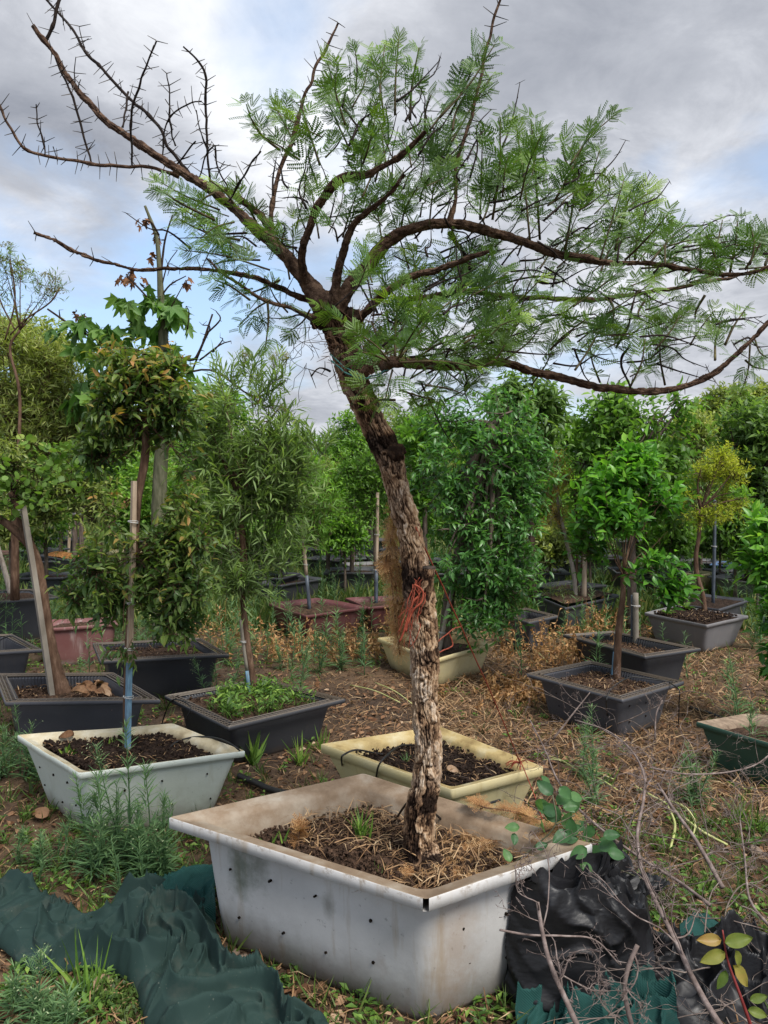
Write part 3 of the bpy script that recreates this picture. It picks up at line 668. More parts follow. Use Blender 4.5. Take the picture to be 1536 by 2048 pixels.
def stake(label, key, top, bot, w, mat, footmat=None, foot=.25, ties=(), name='stake', round_=True, cat='stake', z=None, lean=0.0, group=None):
    zb = SOILZ[key] if key else (z or 0.0); b = gnd(bot[0], bot[1], zb); Y = b[1]; t = at(top[0], top[1], Y + lean)
    root = empty(name, b, label, cat, group); r = w * .5 * pxm(Y); b2 = b - np.array([0, 0, .06]); ft = b + (t - b) * foot
    n = 8 if round_ else 4
    g_ = Geo(); tube(g_, [ft if footmat else b2, (ft + t) / 2 + rdir(1)[0] * .003, t], [r, r, r * .96], n, 3, jit=.01); g_.build('shaft', mat, root, smooth=round_)
    if footmat:
        g_ = Geo(); tube(g_, [b2, ft], [r * 1.06, r * 1.04], n, 3); g_.build('painted_foot', footmat, root, smooth=round_)
    for q in ties:
        c = b + (t - b) * q; g_ = Geo(); th = np.linspace(0, 4 * np.pi, 22); rr = r * 1.5
        tube(g_, np.column_stack([c[0] + rr * np.cos(th), c[1] + rr * np.sin(th), c[2] + .006 * np.sin(th * .7)]), .0022, 4); g_.build('tie', WIRE, root)
    return root

# ---------------------------------------------------------------- the leaning corky thorn tree
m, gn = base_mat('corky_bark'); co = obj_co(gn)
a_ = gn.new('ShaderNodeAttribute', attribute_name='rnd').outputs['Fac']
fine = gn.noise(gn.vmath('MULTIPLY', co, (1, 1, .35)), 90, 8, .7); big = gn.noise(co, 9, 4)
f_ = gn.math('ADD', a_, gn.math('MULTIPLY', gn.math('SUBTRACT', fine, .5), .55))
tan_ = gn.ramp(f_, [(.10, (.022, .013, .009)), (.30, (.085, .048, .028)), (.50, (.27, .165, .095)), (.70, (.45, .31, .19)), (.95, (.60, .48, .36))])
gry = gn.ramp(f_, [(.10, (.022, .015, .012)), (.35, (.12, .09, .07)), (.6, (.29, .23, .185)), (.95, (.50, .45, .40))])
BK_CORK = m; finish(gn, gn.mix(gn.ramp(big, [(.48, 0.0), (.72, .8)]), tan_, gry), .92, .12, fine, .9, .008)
BK_LIMB = noisemat('dark_thorn_limb_bark', [(.28, (.025, .015, .011)), (.48, (.095, .058, .040)), (.68, (.21, .135, .092)), (.88, (.33, .24, .175))], 45, 8, .92, .1, 1.0, 80, .012, (1, 1, 1))
BK_TWIG = noisemat('thorn_twig_bark', [(.3, (.010, .007, .006)), (.55, (.024, .017, .014)), (.8, (.06, .042, .034))], 40, 5, .85, .15, .6, 80, .005)
BK_SHOOT = noisemat('green_brown_shoot', [(.3, (.03, .022, .012)), (.55, (.075, .058, .025)), (.8, (.16, .14, .05))], 30, 5, .7, .2, .3, 80, .003)
THORN = noisemat('pale_grey_thorn', [(.3, (.02, .016, .014)), (.7, (.09, .075, .06))], 25, 3, .6, .3, 0)
CUTW = noisemat('dark_sawn_end', [(.3, (.03, .025, .02)), (.7, (.11, .085, .07))], 60, 5, .9, .1, .5)

MZ = SOILZ['main'] + .02
BY = gnd(845, 1716, MZ)[1]
mt = tree('thorn_tree', 'tall leaning thorn tree with corky peeling trunk and feathery crown in the large grey tub', 'tree', gnd(845, 1716, MZ))
def corky(P, r, n, scale_u, scale_v, depth, seed, base=.5, dark=None):
    """tube whose surface is broken into raised corky plates"""
    T, A, B = frames(P); th = np.linspace(0, 2 * np.pi, n, endpoint=False)
    s = np.concatenate([[0], np.cumsum(np.linalg.norm(np.diff(P, axis=0), axis=1))])
    TH, S = np.meshgrid(th, s); rr = r[:, None] * np.ones_like(TH)
    D = A[:, None] * np.cos(TH)[..., None] + B[:, None] * np.sin(TH)[..., None]
    Q = P[:, None] + D * rr[..., None]
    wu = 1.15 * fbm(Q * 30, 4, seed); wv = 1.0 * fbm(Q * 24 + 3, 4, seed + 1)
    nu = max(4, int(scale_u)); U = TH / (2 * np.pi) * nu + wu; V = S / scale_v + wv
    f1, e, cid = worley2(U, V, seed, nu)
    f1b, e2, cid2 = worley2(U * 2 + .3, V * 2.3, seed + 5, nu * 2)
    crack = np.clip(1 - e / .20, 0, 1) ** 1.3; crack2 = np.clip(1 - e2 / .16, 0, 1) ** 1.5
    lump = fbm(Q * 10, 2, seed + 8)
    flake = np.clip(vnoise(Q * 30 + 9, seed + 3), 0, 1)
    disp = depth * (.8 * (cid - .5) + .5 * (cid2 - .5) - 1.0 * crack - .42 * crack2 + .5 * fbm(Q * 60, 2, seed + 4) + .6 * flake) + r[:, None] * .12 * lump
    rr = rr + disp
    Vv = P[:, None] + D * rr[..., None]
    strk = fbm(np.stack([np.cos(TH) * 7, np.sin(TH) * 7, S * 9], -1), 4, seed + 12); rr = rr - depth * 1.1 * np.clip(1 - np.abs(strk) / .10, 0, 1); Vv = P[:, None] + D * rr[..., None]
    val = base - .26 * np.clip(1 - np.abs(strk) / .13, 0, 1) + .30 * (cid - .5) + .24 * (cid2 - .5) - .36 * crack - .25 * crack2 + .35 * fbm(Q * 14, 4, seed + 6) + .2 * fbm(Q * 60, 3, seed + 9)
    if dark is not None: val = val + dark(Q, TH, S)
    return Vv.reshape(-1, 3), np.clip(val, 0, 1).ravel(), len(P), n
def path_px(pts, Y0, Y1, step):
    P = np.array([at(p[0], p[1], Y0 + (Y1 - Y0) * i / (len(pts) - 1)) for i, p in enumerate(pts)])
    w = np.array([p[2] * (.47 if p[2] > 50 else .375) * pxm(Y0) for p in pts])
    L = np.linalg.norm(np.diff(P, axis=0), axis=1).sum(); sub = max(2, int(L / (len(pts) - 1) / step))
    PP = catmull(np.hstack([P, w[:, None]]), sub); return PP[:, :3], np.maximum(PP[:, 3], .0012)
trunk_px = [(848, 1745, 100), (843, 1716, 92), (838, 1680, 76), (842, 1620, 72), (853, 1560, 68), (856, 1500, 66), (853, 1440, 62), (850, 1380, 62), (851, 1320, 66), (846, 1260, 72), (840, 1200, 76),
            (832, 1150, 66), (826, 1100, 60), (812, 1040, 60), (796, 980, 60), (783, 930, 66), (768, 890, 70), (748, 850, 62), (728, 805, 62), (710, 760, 64), (694, 715, 62), (676, 665, 62), (658, 625, 64), (640, 595, 60)]
P, r = path_px(trunk_px, BY, BY + .03, .0032)
crotch = P[-1]
def trunk_dark(Q, TH, S):
    z = Q[..., 2]; d = -.27 * np.clip((z - 1.35) / .7, 0, 1) - .08 * np.clip((z - 1.9) / .2, 0, 1)
    nz = fbm(Q * 7, 2, 77)
    d = d - .5 * np.clip((.62 - z) / .12, 0, 1) * (nz + (Q[..., 0] < Q[..., 0].mean()) * .2 > .12)                        # blackened foot
    d = d - .55 * (np.exp(-((z - 1.27) / .05) ** 2) + np.exp(-((z - 1.10) / .07) ** 2)) * (nz > .05)  # black scars below the stub
    d = d - .6 * np.exp(-((z - 1.70) / .03) ** 2) * (nz > -.2)
    return d
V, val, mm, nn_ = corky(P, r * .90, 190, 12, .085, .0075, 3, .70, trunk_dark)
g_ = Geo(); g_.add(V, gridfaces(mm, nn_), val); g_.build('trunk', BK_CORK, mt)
# stub of a sawn side branch
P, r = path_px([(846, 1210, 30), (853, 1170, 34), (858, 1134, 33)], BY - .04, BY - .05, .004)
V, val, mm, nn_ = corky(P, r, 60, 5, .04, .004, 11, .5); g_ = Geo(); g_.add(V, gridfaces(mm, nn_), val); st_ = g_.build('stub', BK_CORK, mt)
g_ = Geo(); e = P[-1]; th = np.linspace(0, 2 * np.pi, 24)[:-1]; q = np.array([[e[0] + math.cos(a) * r[-1] * 1.05, e[1] + math.sin(a) * r[-1] * 1.05, e[2] + .002] for a in th]); q2 = q - [0, 0, .006]
g_.add(np.vstack([q2, q]), gridfaces(2, 23)); g_.f.append((np.arange(23) + 23)[None]); g_.build('sawn_face', CUTW, st_)
# knobs
for (a, b, rr) in ((790, 905, 20), (700, 640, 24), (640, 640, 20)):
    c = at(a, b, BY + (.0 if b > 700 else .02)); th, ph = np.meshgrid(np.linspace(0, 2 * np.pi, 36, endpoint=False), np.linspace(.05, np.pi - .05, 20))
    d = np.stack([np.sin(ph) * np.cos(th), np.sin(ph) * np.sin(th), np.cos(ph)], -1); rad = rr * pxm(BY) * (1 + .35 * fbm(d * 3 + c, 3, 6) + .15 * fbm(d * 9 + c, 2, 8))
    g_ = Geo(); g_.add(c + d * rad[..., None], gridfaces(20, 36), .12 + .2 * fbm(d * 5 + c, 2, 3).ravel()); g_.build('knob', BK_CORK, mt)

LIMBS = [  # (points px,py,width), start depth offset, end depth offset
    ([(655, 622, 56), (622, 575, 46), (585, 530, 38), (545, 490, 34), (505, 452, 30), (470, 418, 28), (425, 382, 26), (370, 348, 23), (320, 316, 22), (262, 276, 20), (210, 240, 18), (165, 190, 16), (130, 145, 15), (98, 98, 14), (66, 52, 13)], 0, .25),
    ([(640, 610, 34), (612, 560, 24), (604, 512, 22), (620, 455, 20), (648, 395, 20), (682, 358, 20), (740, 345, 15), (800, 312, 13), (850, 262, 8)], .05, -.35),
    ([(668, 620, 36), (672, 560, 24), (684, 510, 22), (702, 460, 18), (728, 432, 14), (770, 400, 11), (810, 350, 9)], -.05, -.25),
    ([(675, 620, 44), (700, 575, 40), (736, 528, 36), (778, 482, 32), (825, 458, 28), (880, 449, 27), (930, 452, 26), (985, 463, 24), (1050, 487, 22), (1110, 508, 20), (1170, 520, 19), (1230, 528, 14), (1300, 528, 12), (1370, 535, 11), (1450, 548, 10), (1500, 545, 8), (1560, 522, 7)], -.02, -.1),
    ([(690, 680, 32), (716, 640, 24), (760, 596, 20), (820, 558, 18), (880, 540, 15), (930, 522, 13), (978, 503, 9)], -.05, -.35),
    ([(790, 600, 16), (860, 590, 15), (930, 585, 14), (990, 588, 14), (1060, 595, 14), (1130, 600, 13), (1200, 597, 12), (1280, 585, 12), (1350, 578, 11), (1420, 562, 10), (1480, 548, 9), (1560, 528, 8)], .15, .4),
    ([(706, 745, 50), (760, 728, 34), (820, 726, 30), (880, 732, 26), (940, 728, 24), (990, 725, 22), (1050, 737, 21), (1120, 756, 20), (1190, 772, 19), (1250, 779, 18), (1310, 780, 18), (1370, 770, 16), (1420, 748, 14), (1468, 712, 12), (1508, 672, 11), (1550, 630, 9)], -.02, -.2),
    ([(655, 628, 22), (610, 600, 18), (560, 580, 15), (500, 555, 13), (450, 542, 11), (400, 538, 10), (330, 539, 9), (260, 534, 9), (200, 522, 9), (150, 503, 9), (105, 482, 9), (62, 468, 9)], .08, .0),
    ([(640, 640, 14), (590, 625, 11), (540, 606, 10), (490, 580, 8), (450, 552, 7), (415, 518, 4)], -.05, -.25),
    ([(545, 470, 20), (510, 420, 18), (470, 392, 16), (430, 374, 14), (395, 362, 12)], .2, .15),
    ([(545, 470, 16), (548, 400, 11), (560, 345, 11), (578, 290, 11), (590, 250, 10), (605, 205, 9), (630, 140, 8), (655, 90, 7), (676, 48, 5)], .1, .05),
    ([(895, 446, 14), (912, 400, 10), (910, 340, 10), (922, 285, 9), (940, 225, 9), (955, 180, 8), (970, 110, 8), (985, 55, 7), (1000, -6, 6)], -.05, -.1),
    ([(362, 348, 14), (330, 342, 10), (270, 337, 9), (200, 329, 9), (135, 320, 8), (85, 310, 8), (50, 295, 7), (25, 255, 6), (-6, 200, 5)], .2, .05),
    ([(375, 350, 10), (352, 318, 9), (325, 270, 8), (290, 225, 8), (255, 190, 8), (215, 145, 8), (170, 105, 8), (140, 60, 7), (112, 28, 6), (85, -10, 6)], .2, .4),
    ([(92, 80, 9), (104, 45, 9), (122, 0, 9), (130, -20, 9)], .24, .24),
    ([(262, 330, 5), (264, 260, 6), (270, 200, 6), (290, 140, 5), (316, 86, 4)], .12, .0), ([(184, 325, 5), (165, 255, 6), (148, 200, 6), (133, 160, 5), (115, 120, 3)], .15, .1),
    ([(88, 310, 4), (76, 255, 4), (75, 210, 3)], .1, .1), ([(416, 362, 6), (414, 290, 6), (410, 200, 7), (404, 150, 6), (385, 112, 5), (364, 92, 4)], .2, .05),
    ([(350, 298, 4), (342, 220, 4), (333, 150, 3)], .2, .15), ([(320, 318, 4), (330, 262, 4), (350, 225, 4), (375, 207, 4), (408, 200, 3)], .2, .15),
    ([(455, 402, 5), (488, 345, 5), (527, 296, 4)], .05, -.1), ([(452, 376, 4), (432, 335, 4), (428, 292, 4)], .15, .1), ([(436, 360, 3), (452, 325, 2)], .15, .1),
    ([(354, 330, 4), (390, 282, 4)], .2, .15), ([(250, 255, 5), (258, 186, 6)], .2, .3), ([(395, 360, 4), (410, 318, 4), (428, 292, 3)], .15, .05), ([(393, 220, 3), (403, 270, 3), (414, 300, 4)], .1, .15),
    ([(150, 165, 3), (150, 118, 2)], .2, .15), ([(163, 180, 3), (163, 160, 2)], .2, .15), ([(118, 320, 3), (110, 293, 2)], .1, .1), ([(172, 97, 3), (160, 55, 2)], .3, .3),
    ([(1228, 700, 6), (1252, 665, 6), (1264, 620, 5), (1275, 575, 3)], -.2, -.2), ([(1255, 775, 5), (1235, 720, 6), (1250, 690, 5)], -.15, -.2), ([(660, 742, 5), (640, 735, 4), (622, 745, 4)], .0, -.1),
    ([(1185, 348, 4), (1210, 350, 4), (1225, 368, 3), (1215, 400, 2)], -.2, -.2), ([(900, 470, 12), (930, 510, 12), (935, 560, 10), (880, 600, 9)], -.05, .15),
]
limb_paths = []
for k, (pts, d0, d1) in enumerate(LIMBS):
    wmax = max(p[2] for p in pts)
    P, r = path_px(pts, BY + d0, BY + d1, .006 if wmax > 18 else .012)
    P = P + np.stack([fbm(P * 9 + q * 7, 3, k + 50 + q) for q in range(3)], -1) * (.016 if wmax <= 30 else .008)
    limb_paths.append((P, r, wmax)); g_ = Geo()
    if wmax > 18:
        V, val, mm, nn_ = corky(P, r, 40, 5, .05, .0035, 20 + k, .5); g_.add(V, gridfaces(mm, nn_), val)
    else:
        bumps = 1 + .18 * fbm(P * 60, 2, 5) + .35 * (vnoise(np.column_stack([np.arange(len(P)) * .35, P[:, 0] * 0, P[:, 0] * 0]), k) > .6)
        V, _ = tube_grid(P, (r * bumps)[:, None] * np.ones((1, 8)), 8); g_.add(V.reshape(-1, 3), gridfaces(len(P), 8)); g_.f.append(np.arange(8)[::-1][None] + len(P) * 8 - 8)
    g_.build('branch', BK_LIMB if wmax > 12 else BK_TWIG, mt)

# thorns: pairs on every thin bare branch
A_, B_ = [], []
for k, (P, r, wm) in enumerate(limb_paths):
    s = np.concatenate([[0], np.cumsum(np.linalg.norm(np.diff(P, axis=0), axis=1))]); t = .02
    dens = .030 if k in (10, 11, 12, 13, 15, 16, 17, 18, 19, 20, 21, 22) else .055
    if k == 0 or k in (1, 2, 3, 4, 9): dens = .11
    T = nrm(np.gradient(P, axis=0))
    while t < s[-1]:
        i = min(np.searchsorted(s, t), len(P) - 1)
        if r[i] < .011:
            a = rdir(1)[0]; a = nrm(a - T[i] * a.dot(T[i])); a[1] *= .6
            for sg in (-1, 1):
                d = nrm(a * sg + T[i] * rng.uniform(-.1, .5) + rdir(1)[0] * .2); A_.append(P[i] + d * r[i] * .6); B_.append(P[i] + d * (r[i] + rng.uniform(.018, .046)))
        t += dens * rng.uniform(.5, 1.4)
g_ = Geo(); sticks(g_, np.array(A_), np.array(B_), .0019); tag(g_.build('thorns', THORN, mt, smooth=False), kind='stuff')

# leafy shoots: (x0,y0,x1,y1,depth offset) traced along the outline, then filled in
SH = [(530, 280, 492, 208, -.1), (560, 300, 505, 245, 0), (590, 290, 545, 205, .1), (600, 320, 520, 270, -.2), (690, 250, 655, 125, -.1), (720, 260, 652, 170, .1), (770, 250, 742, 108, 0), (790, 230, 798, 72, -.1), (820, 240, 838, 95, .1),
      (760, 200, 770, 90, -.2), (850, 260, 862, 190, 0), (860, 260, 915, 190, -.2), (880, 235, 990, 88, -.3), (900, 230, 962, 100, -.1), (905, 260, 935, 180, -.3), (900, 290, 985, 150, .1), (640, 330, 600, 200, -.2), (700, 300, 640, 170, .2),
      (985, 440, 1000, 240, -.2), (960, 440, 965, 265, 0), (1060, 480, 1030, 235, -.1), (1080, 480, 1062, 238, .1), (1040, 400, 1085, 265, -.3), (1130, 500, 1150, 300, -.1), (1110, 400, 1180, 262, -.2), (1140, 330, 1235, 225, -.2), (1150, 350, 1125, 285, 0),
      (1160, 420, 1200, 300, .1), (1200, 520, 1248, 360, -.2), (1230, 500, 1265, 372, 0), (1220, 450, 1312, 378, -.1), (1250, 520, 1335, 430, -.3), (1270, 520, 1300, 400, .1), (1300, 525, 1370, 450, 0), (1330, 530, 1345, 440, -.2), (1420, 540, 1445, 440, 0),
      (1460, 545, 1475, 442, .1), (1400, 540, 1400, 470, .2), (1490, 540, 1530, 470, -.1), (1500, 530, 1500, 450, -.2), (1440, 545, 1412, 470, -.1), (1530, 530, 1550, 460, .1),
      (440, 420, 322, 365, .1), (460, 460, 340, 400, 0), (480, 480, 360, 440, -.1), (500, 500, 400, 480, .1), (430, 440, 310, 372, -.2), (520, 520, 420, 530, -.1), (540, 540, 365, 500, -.2), (500, 600, 430, 560, -.2), (480, 430, 420, 360, .1), (430, 385, 380, 430, -.1), (520, 460, 470, 375, .2),
      (560, 560, 470, 590, 0), (535, 600, 530, 700, -.2), (540, 600, 480, 650, -.25), (620, 620, 575, 665, -.2),
      (785, 722, 640, 612, -.35), (790, 715, 805, 560, -.4), (800, 715, 935, 575, -.4), (800, 725, 960, 735, -.4), (795, 718, 860, 620, -.45), (780, 725, 700, 700, -.4), (960, 735, 1010, 690, -.3), (780, 722, 690, 655, -.5), (785, 740, 770, 800, -.4), (770, 770, 700, 780, -.35), (790, 800, 730, 815, -.3), (800, 780, 870, 800, -.3), (850, 770, 930, 790, -.3),
      (1000, 640, 1080, 560, -.2), (1010, 720, 1090, 640, -.3), (1100, 700, 1170, 640, -.2), (1150, 740, 1200, 660, -.3), (1200, 765, 1180, 690, -.1), (1260, 775, 1290, 680, -.2), (1330, 770, 1320, 680, 0), (1310, 700, 1360, 630, -.2), (1380, 690, 1430, 620, -.1), (1430, 720, 1440, 650, -.2), (1290, 620, 1350, 600, 0),
      (1220, 600, 1225, 650, -.2), (1290, 600, 1280, 640, -.1), (1410, 590, 1390, 640, -.1), (1450, 690, 1490, 620, 0), (1510, 680, 1545, 720, -.1), (1500, 690, 1480, 790, -.1), (1490, 720, 1536, 740, -.1)]
SH = [(*q, rng.uniform(4, 6)) for q in SH]
FILL = [(690, 400, 110, 110, 18, .3), (800, 330, 120, 120, 34, .35), (740, 220, 90, 90, 15, .3), (880, 380, 90, 90, 18, .3), (600, 330, 80, 90, 8, .3), (560, 440, 110, 80, 11, .3), (440, 450, 100, 60, 9, .25), (1000, 380, 90, 90, 15, .3), (1110, 420, 90, 90, 15, .3),
        (1200, 460, 110, 70, 15, .3), (1300, 480, 90, 50, 10, .3), (780, 600, 120, 80, 17, .4), (900, 520, 110, 80, 24, .3), (1050, 560, 110, 70, 15, .3), (880, 650, 130, 80, 26, .4), (1000, 650, 100, 70, 18, .3), (820, 720, 110, 50, 16, .3), (930, 720, 110, 45, 14, .3), (1120, 680, 110, 60, 18, .3),
        (1260, 680, 110, 60, 12, .3), (1380, 500, 100, 40, 10, .3), (1480, 500, 70, 40, 8, .3), (640, 490, 60, 70, 4, .3), (850, 785, 80, 25, 5, .2), (1400, 660, 90, 50, 8, .25), (600, 610, 60, 40, 4, .2), (1180, 560, 120, 50, 12, .3), (1320, 560, 110, 30, 6, .3)]
for (cx, cy, rx, ry, k, dd) in FILL:
    for _ in range(int(k * .44)):
        a = rng.uniform(0, 2 * np.pi); q = math.sqrt(rng.random()); x = cx + rx * q * math.cos(a); y = cy + ry * q * math.sin(a)
        d = nrm(np.array([x - 690, y - 640]) * .004 + np.array([0, -.55]) + rng.normal(size=2) * .75); L = rng.uniform(60, 120)
        SH.append((x - d[0] * L * .5, y - d[1] * L * .5, x + d[0] * L * .5, y + d[1] * L * .5, rng.uniform(-dd, dd * 1.3), rng.uniform(2.5, 4.5)))
pos, yd, zu, sz, rn = [], [], [], [], []
gs_ = Geo()
for i, (x0, y0, x1, y1, d, wq) in enumerate(SH):
    Y0 = BY + d; Y1 = Y0 + rng.uniform(-.12, .12); a, b = at(x0, y0, Y0), at(x1, y1, Y1)
    mid = (a + b) / 2 + rdir(1)[0] * .012; L = np.linalg.norm(b - a)
    P, r = tube(gs_, [a, mid, b], [wq * .5 * pxm(Y0), wq * .38 * pxm(Y0), wq * .2 * pxm(Y0)], 5, 5)
    k = max(4, int(L / .0155)); bright = rng.uniform(-.08, .16) + (.18 if rng.random() < .12 else 0)
    tn = nrm(b - a); ph = rng.uniform(0, 6.28); A = nrm(np.cross(tn, [0.1, 1, .2])); B = np.cross(tn, A)
    for j in range(k):
        t = .12 + .88 * (j + rng.uniform(-.2, .2)) / (k - 1); t = min(max(t, .05), 1)
        p = a * (1 - t) ** 2 + 2 * t * (1 - t) * mid + b * t * t
        an = ph + j * 2.4; s = A * math.cos(an) * 1.0 + B * math.sin(an) * .75
        op = .9 - .4 * t
        pos.append(p); yd.append(nrm(tn * (1 - op * .55) + s * op + np.array([0, 0, .05]))); zu.append(nrm(np.array([0, -.25, 1.0]) + rng.normal(size=3) * .45))
        sz.append(rng.uniform(.052, .086) * (1.0 - .35 * (t > .85))); rn.append(.30 + bright + .30 * t ** 3 + rng.uniform(-.12, .12))
pos, yd, zu, sz, rn = map(np.array, (pos, yd, zu, sz, rn))
tag(gs_.build('shoots', BK_SHOOT, mt), kind='stuff')
fol = Geo(); T0 = pinnate_tpl(3, 8, .42, .52, .12, .068); T1 = pinnate_tpl(2, 9, .36, .58, .125, .066); T2 = pinnate_tpl(1, 9, .34, .66, .12, .068); pick = rng.random(len(pos))
for T, lo, hi in ((T0, 0, .4), (T1, .4, .75), (T2, .75, 1)):
    q = (pick >= lo) & (pick < hi); inst(fol, T, pos[q], yd[q], zu[q], sz[q], np.clip(rn[q], 0, 1))
tag(fol.build('foliage', LF_ACACIA, mt, smooth=False), kind='stuff')
print('acacia leaves', len(pos))
# many fine dark woody twigs inside the crown
g_ = Geo(); A_, B_ = [], []
for (cx, cy, rx, ry, k, dd) in FILL:
    for _ in range(int(k * .5)):
        a = rng.uniform(0, 6.28); q = math.sqrt(rng.random()); x = cx + rx * q * math.cos(a); y = cy + ry * q * math.sin(a); d = nrm(np.array([x - 690, y - 640]) * .004 + np.array([0, -.4]) + rng.normal(size=2) * .8); L = rng.uniform(50, 150); Y0 = BY + rng.uniform(-dd, dd)
        P_ = np.array([at(x + d[0] * L * t, y + d[1] * L * t, Y0 + t * .06) for t in (0, .33, .66, 1)]); P_[1:-1] += rng.normal(0, .009, (2, 3)); P2, r2 = tube(g_, P_, [.0034, .0028, .002, .0012], 5, 4, jit=.08)
        for j in range(0, len(P2), 3): v_ = rdir(1)[0]; A_ += [P2[j]] * 2; B_ += [P2[j] + v_ * rng.uniform(.01, .024), P2[j] - v_ * rng.uniform(.01, .024)]
sticks(g_, np.array(A_), np.array(B_), .0011); tag(g_.build('woody_twigs', BK_TWIG, mt), kind='stuff')
# star of cut shoots where the green shoots spring from
c = at(785, 722, BY - .42); g_ = Geo(); tube(g_, [at(770, 735, BY - .1), (at(770, 735, BY - .1) + c) / 2, c], [.016, .014, .015], 10, 4, jit=.05); g_.build('branch', BK_LIMB, mt)
# tangle of dead twiglets in the crotch
A = at(730, 690, BY - .05) + rng.normal(size=(420, 3)) * [.055, .06, .05]; g_ = Geo(); sticks(g_, A, A + rdir(420) * rng.uniform(.02, .08, 420)[:, None], .0013)
tag(g_.build('dead_twigs', BK_TWIG if False else noisemat('dead_brown_twiglets', [(.3, (.05, .028, .02)), (.7, (.20, .12, .08))], 30, 3, .9, .1, 0), mt, smooth=False), kind='stuff')

# ---------------------------------------------------------------- potted trees near enough to read
def potted(name, label, cat, key, foot, tpts, wpx, bark, lumps, mat, tpl, nt, tl, k, size, group=None, stem=None, per=2, limb_r=None, dY=0.0, taper=.6, base=None, **kw):
    z = SOILZ[key] if key else 0.0; b = gnd(foot[0], foot[1], z) if base is None else base; Y = b[1]
    root = tree(name, label, cat, b, group); top, P = trunk(root, [(foot[0], foot[1] + 6)] + tpts, Y, wpx, bark, taper=taper, dY=dY)
    C, Rr = ell_px(lumps, Y + dY); limbs(root, top, C, Rr, bark, limb_r or wpx * .35 * pxm(Y), per)
    crown(root, C, Rr, mat, tpl, nt, tl, k, size, stem=stem or bark, seed=int(abs(b[0]) * 100) % 97, **kw); return root, Y

# big glossy tree behind the corky trunk
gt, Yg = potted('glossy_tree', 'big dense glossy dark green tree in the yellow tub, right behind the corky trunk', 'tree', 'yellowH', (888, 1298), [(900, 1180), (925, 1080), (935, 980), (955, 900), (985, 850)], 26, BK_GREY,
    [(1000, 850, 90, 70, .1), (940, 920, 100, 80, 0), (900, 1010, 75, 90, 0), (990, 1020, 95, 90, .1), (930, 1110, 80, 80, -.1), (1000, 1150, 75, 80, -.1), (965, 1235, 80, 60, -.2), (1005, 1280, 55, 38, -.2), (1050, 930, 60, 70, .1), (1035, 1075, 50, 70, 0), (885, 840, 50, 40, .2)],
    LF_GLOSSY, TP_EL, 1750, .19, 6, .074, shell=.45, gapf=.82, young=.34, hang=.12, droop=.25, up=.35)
g_ = Geo(); z0 = SOILZ['yellowH']
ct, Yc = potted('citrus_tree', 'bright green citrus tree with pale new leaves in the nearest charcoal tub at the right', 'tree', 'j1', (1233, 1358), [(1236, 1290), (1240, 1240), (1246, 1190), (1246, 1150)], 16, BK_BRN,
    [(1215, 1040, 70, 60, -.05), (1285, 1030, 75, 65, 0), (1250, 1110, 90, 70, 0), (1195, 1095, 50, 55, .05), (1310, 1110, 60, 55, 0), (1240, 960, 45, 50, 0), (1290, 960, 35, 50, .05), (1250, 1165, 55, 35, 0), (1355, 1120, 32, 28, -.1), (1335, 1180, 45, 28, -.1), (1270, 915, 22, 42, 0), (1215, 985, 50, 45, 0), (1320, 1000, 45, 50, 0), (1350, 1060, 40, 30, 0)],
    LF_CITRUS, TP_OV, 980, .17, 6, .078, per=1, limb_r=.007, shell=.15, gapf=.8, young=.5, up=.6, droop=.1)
et, Ye = potted('reddish_shrub', 'slender shrub with dark reddish-tinged leaves tied to a pale stake in the off-white tub', 'shrub', 'white', (251, 1497), [(254, 1380), (258, 1260), (268, 1120), (276, 1000), (288, 930), (292, 880), (288, 830)], [14, 14, 14, 14, 15, 17, 16, 14], BK_BRN,
    [(280, 760, 85, 60, 0), (215, 800, 60, 60, 0), (350, 815, 60, 65, 0), (280, 850, 85, 45, .05), (200, 905, 55, 50, .05), (365, 905, 45, 40, 0), (250, 720, 70, 35, 0), (340, 740, 45, 40, 0)],
    LF_EUG, TP_EL, 640, .13, 6, .058, shell=.2, gapf=.72, young=.58, limb_r=.009, hang=.15)
C, Rr = ell_px([(225, 1040, 45, 50, 0), (330, 1075, 75, 75, .05), (190, 1140, 60, 60, 0), (360, 1160, 70, 75, 0), (230, 1200, 60, 50, .05), (340, 1235, 75, 50, 0), (250, 1290, 45, 38, -.05), (400, 1080, 38, 50, 0), (300, 1150, 60, 70, .1), (370, 1010, 40, 40, .05), (150, 1190, 35, 35, .05)], Ye)
crown(et, C, Rr, LF_EUG, TP_EL, 760, .13, 6, .056, stem=BK_BRN, shell=.15, gapf=.75, young=.52, name='lower_foliage', seed=5, hang=.2)
limbs(et, at(272, 1110, Ye), C, Rr, BK_BRN, .006, 1)
wt, Yw = potted('narrow_leaved_shrub', 'airy olive shrub with narrow willow-like leaves and yellow flower heads, in the weedy charcoal tub', 'shrub', 'gl', (511, 1383), [(498, 1310), (488, 1230), (482, 1160), (484, 1080), (470, 980)], 15, BK_BRN,
    [(470, 830, 75, 80, 0), (545, 890, 75, 80, 0), (420, 930, 60, 80, .05), (500, 980, 90, 80, 0), (570, 1010, 65, 70, .05), (430, 1060, 75, 70, 0), (520, 1100, 80, 60, 0), (480, 1165, 80, 45, -.05), (590, 930, 45, 50, 0), (570, 830, 35, 35, 0), (425, 850, 45, 60, .1)],
    LF_WILLOW, TP_NARROW, 900, .22, 9, .095, shell=.1, gapf=.74, young=.5, up=.55, spread=.7, stem=BK_GREEN, droop=.2)
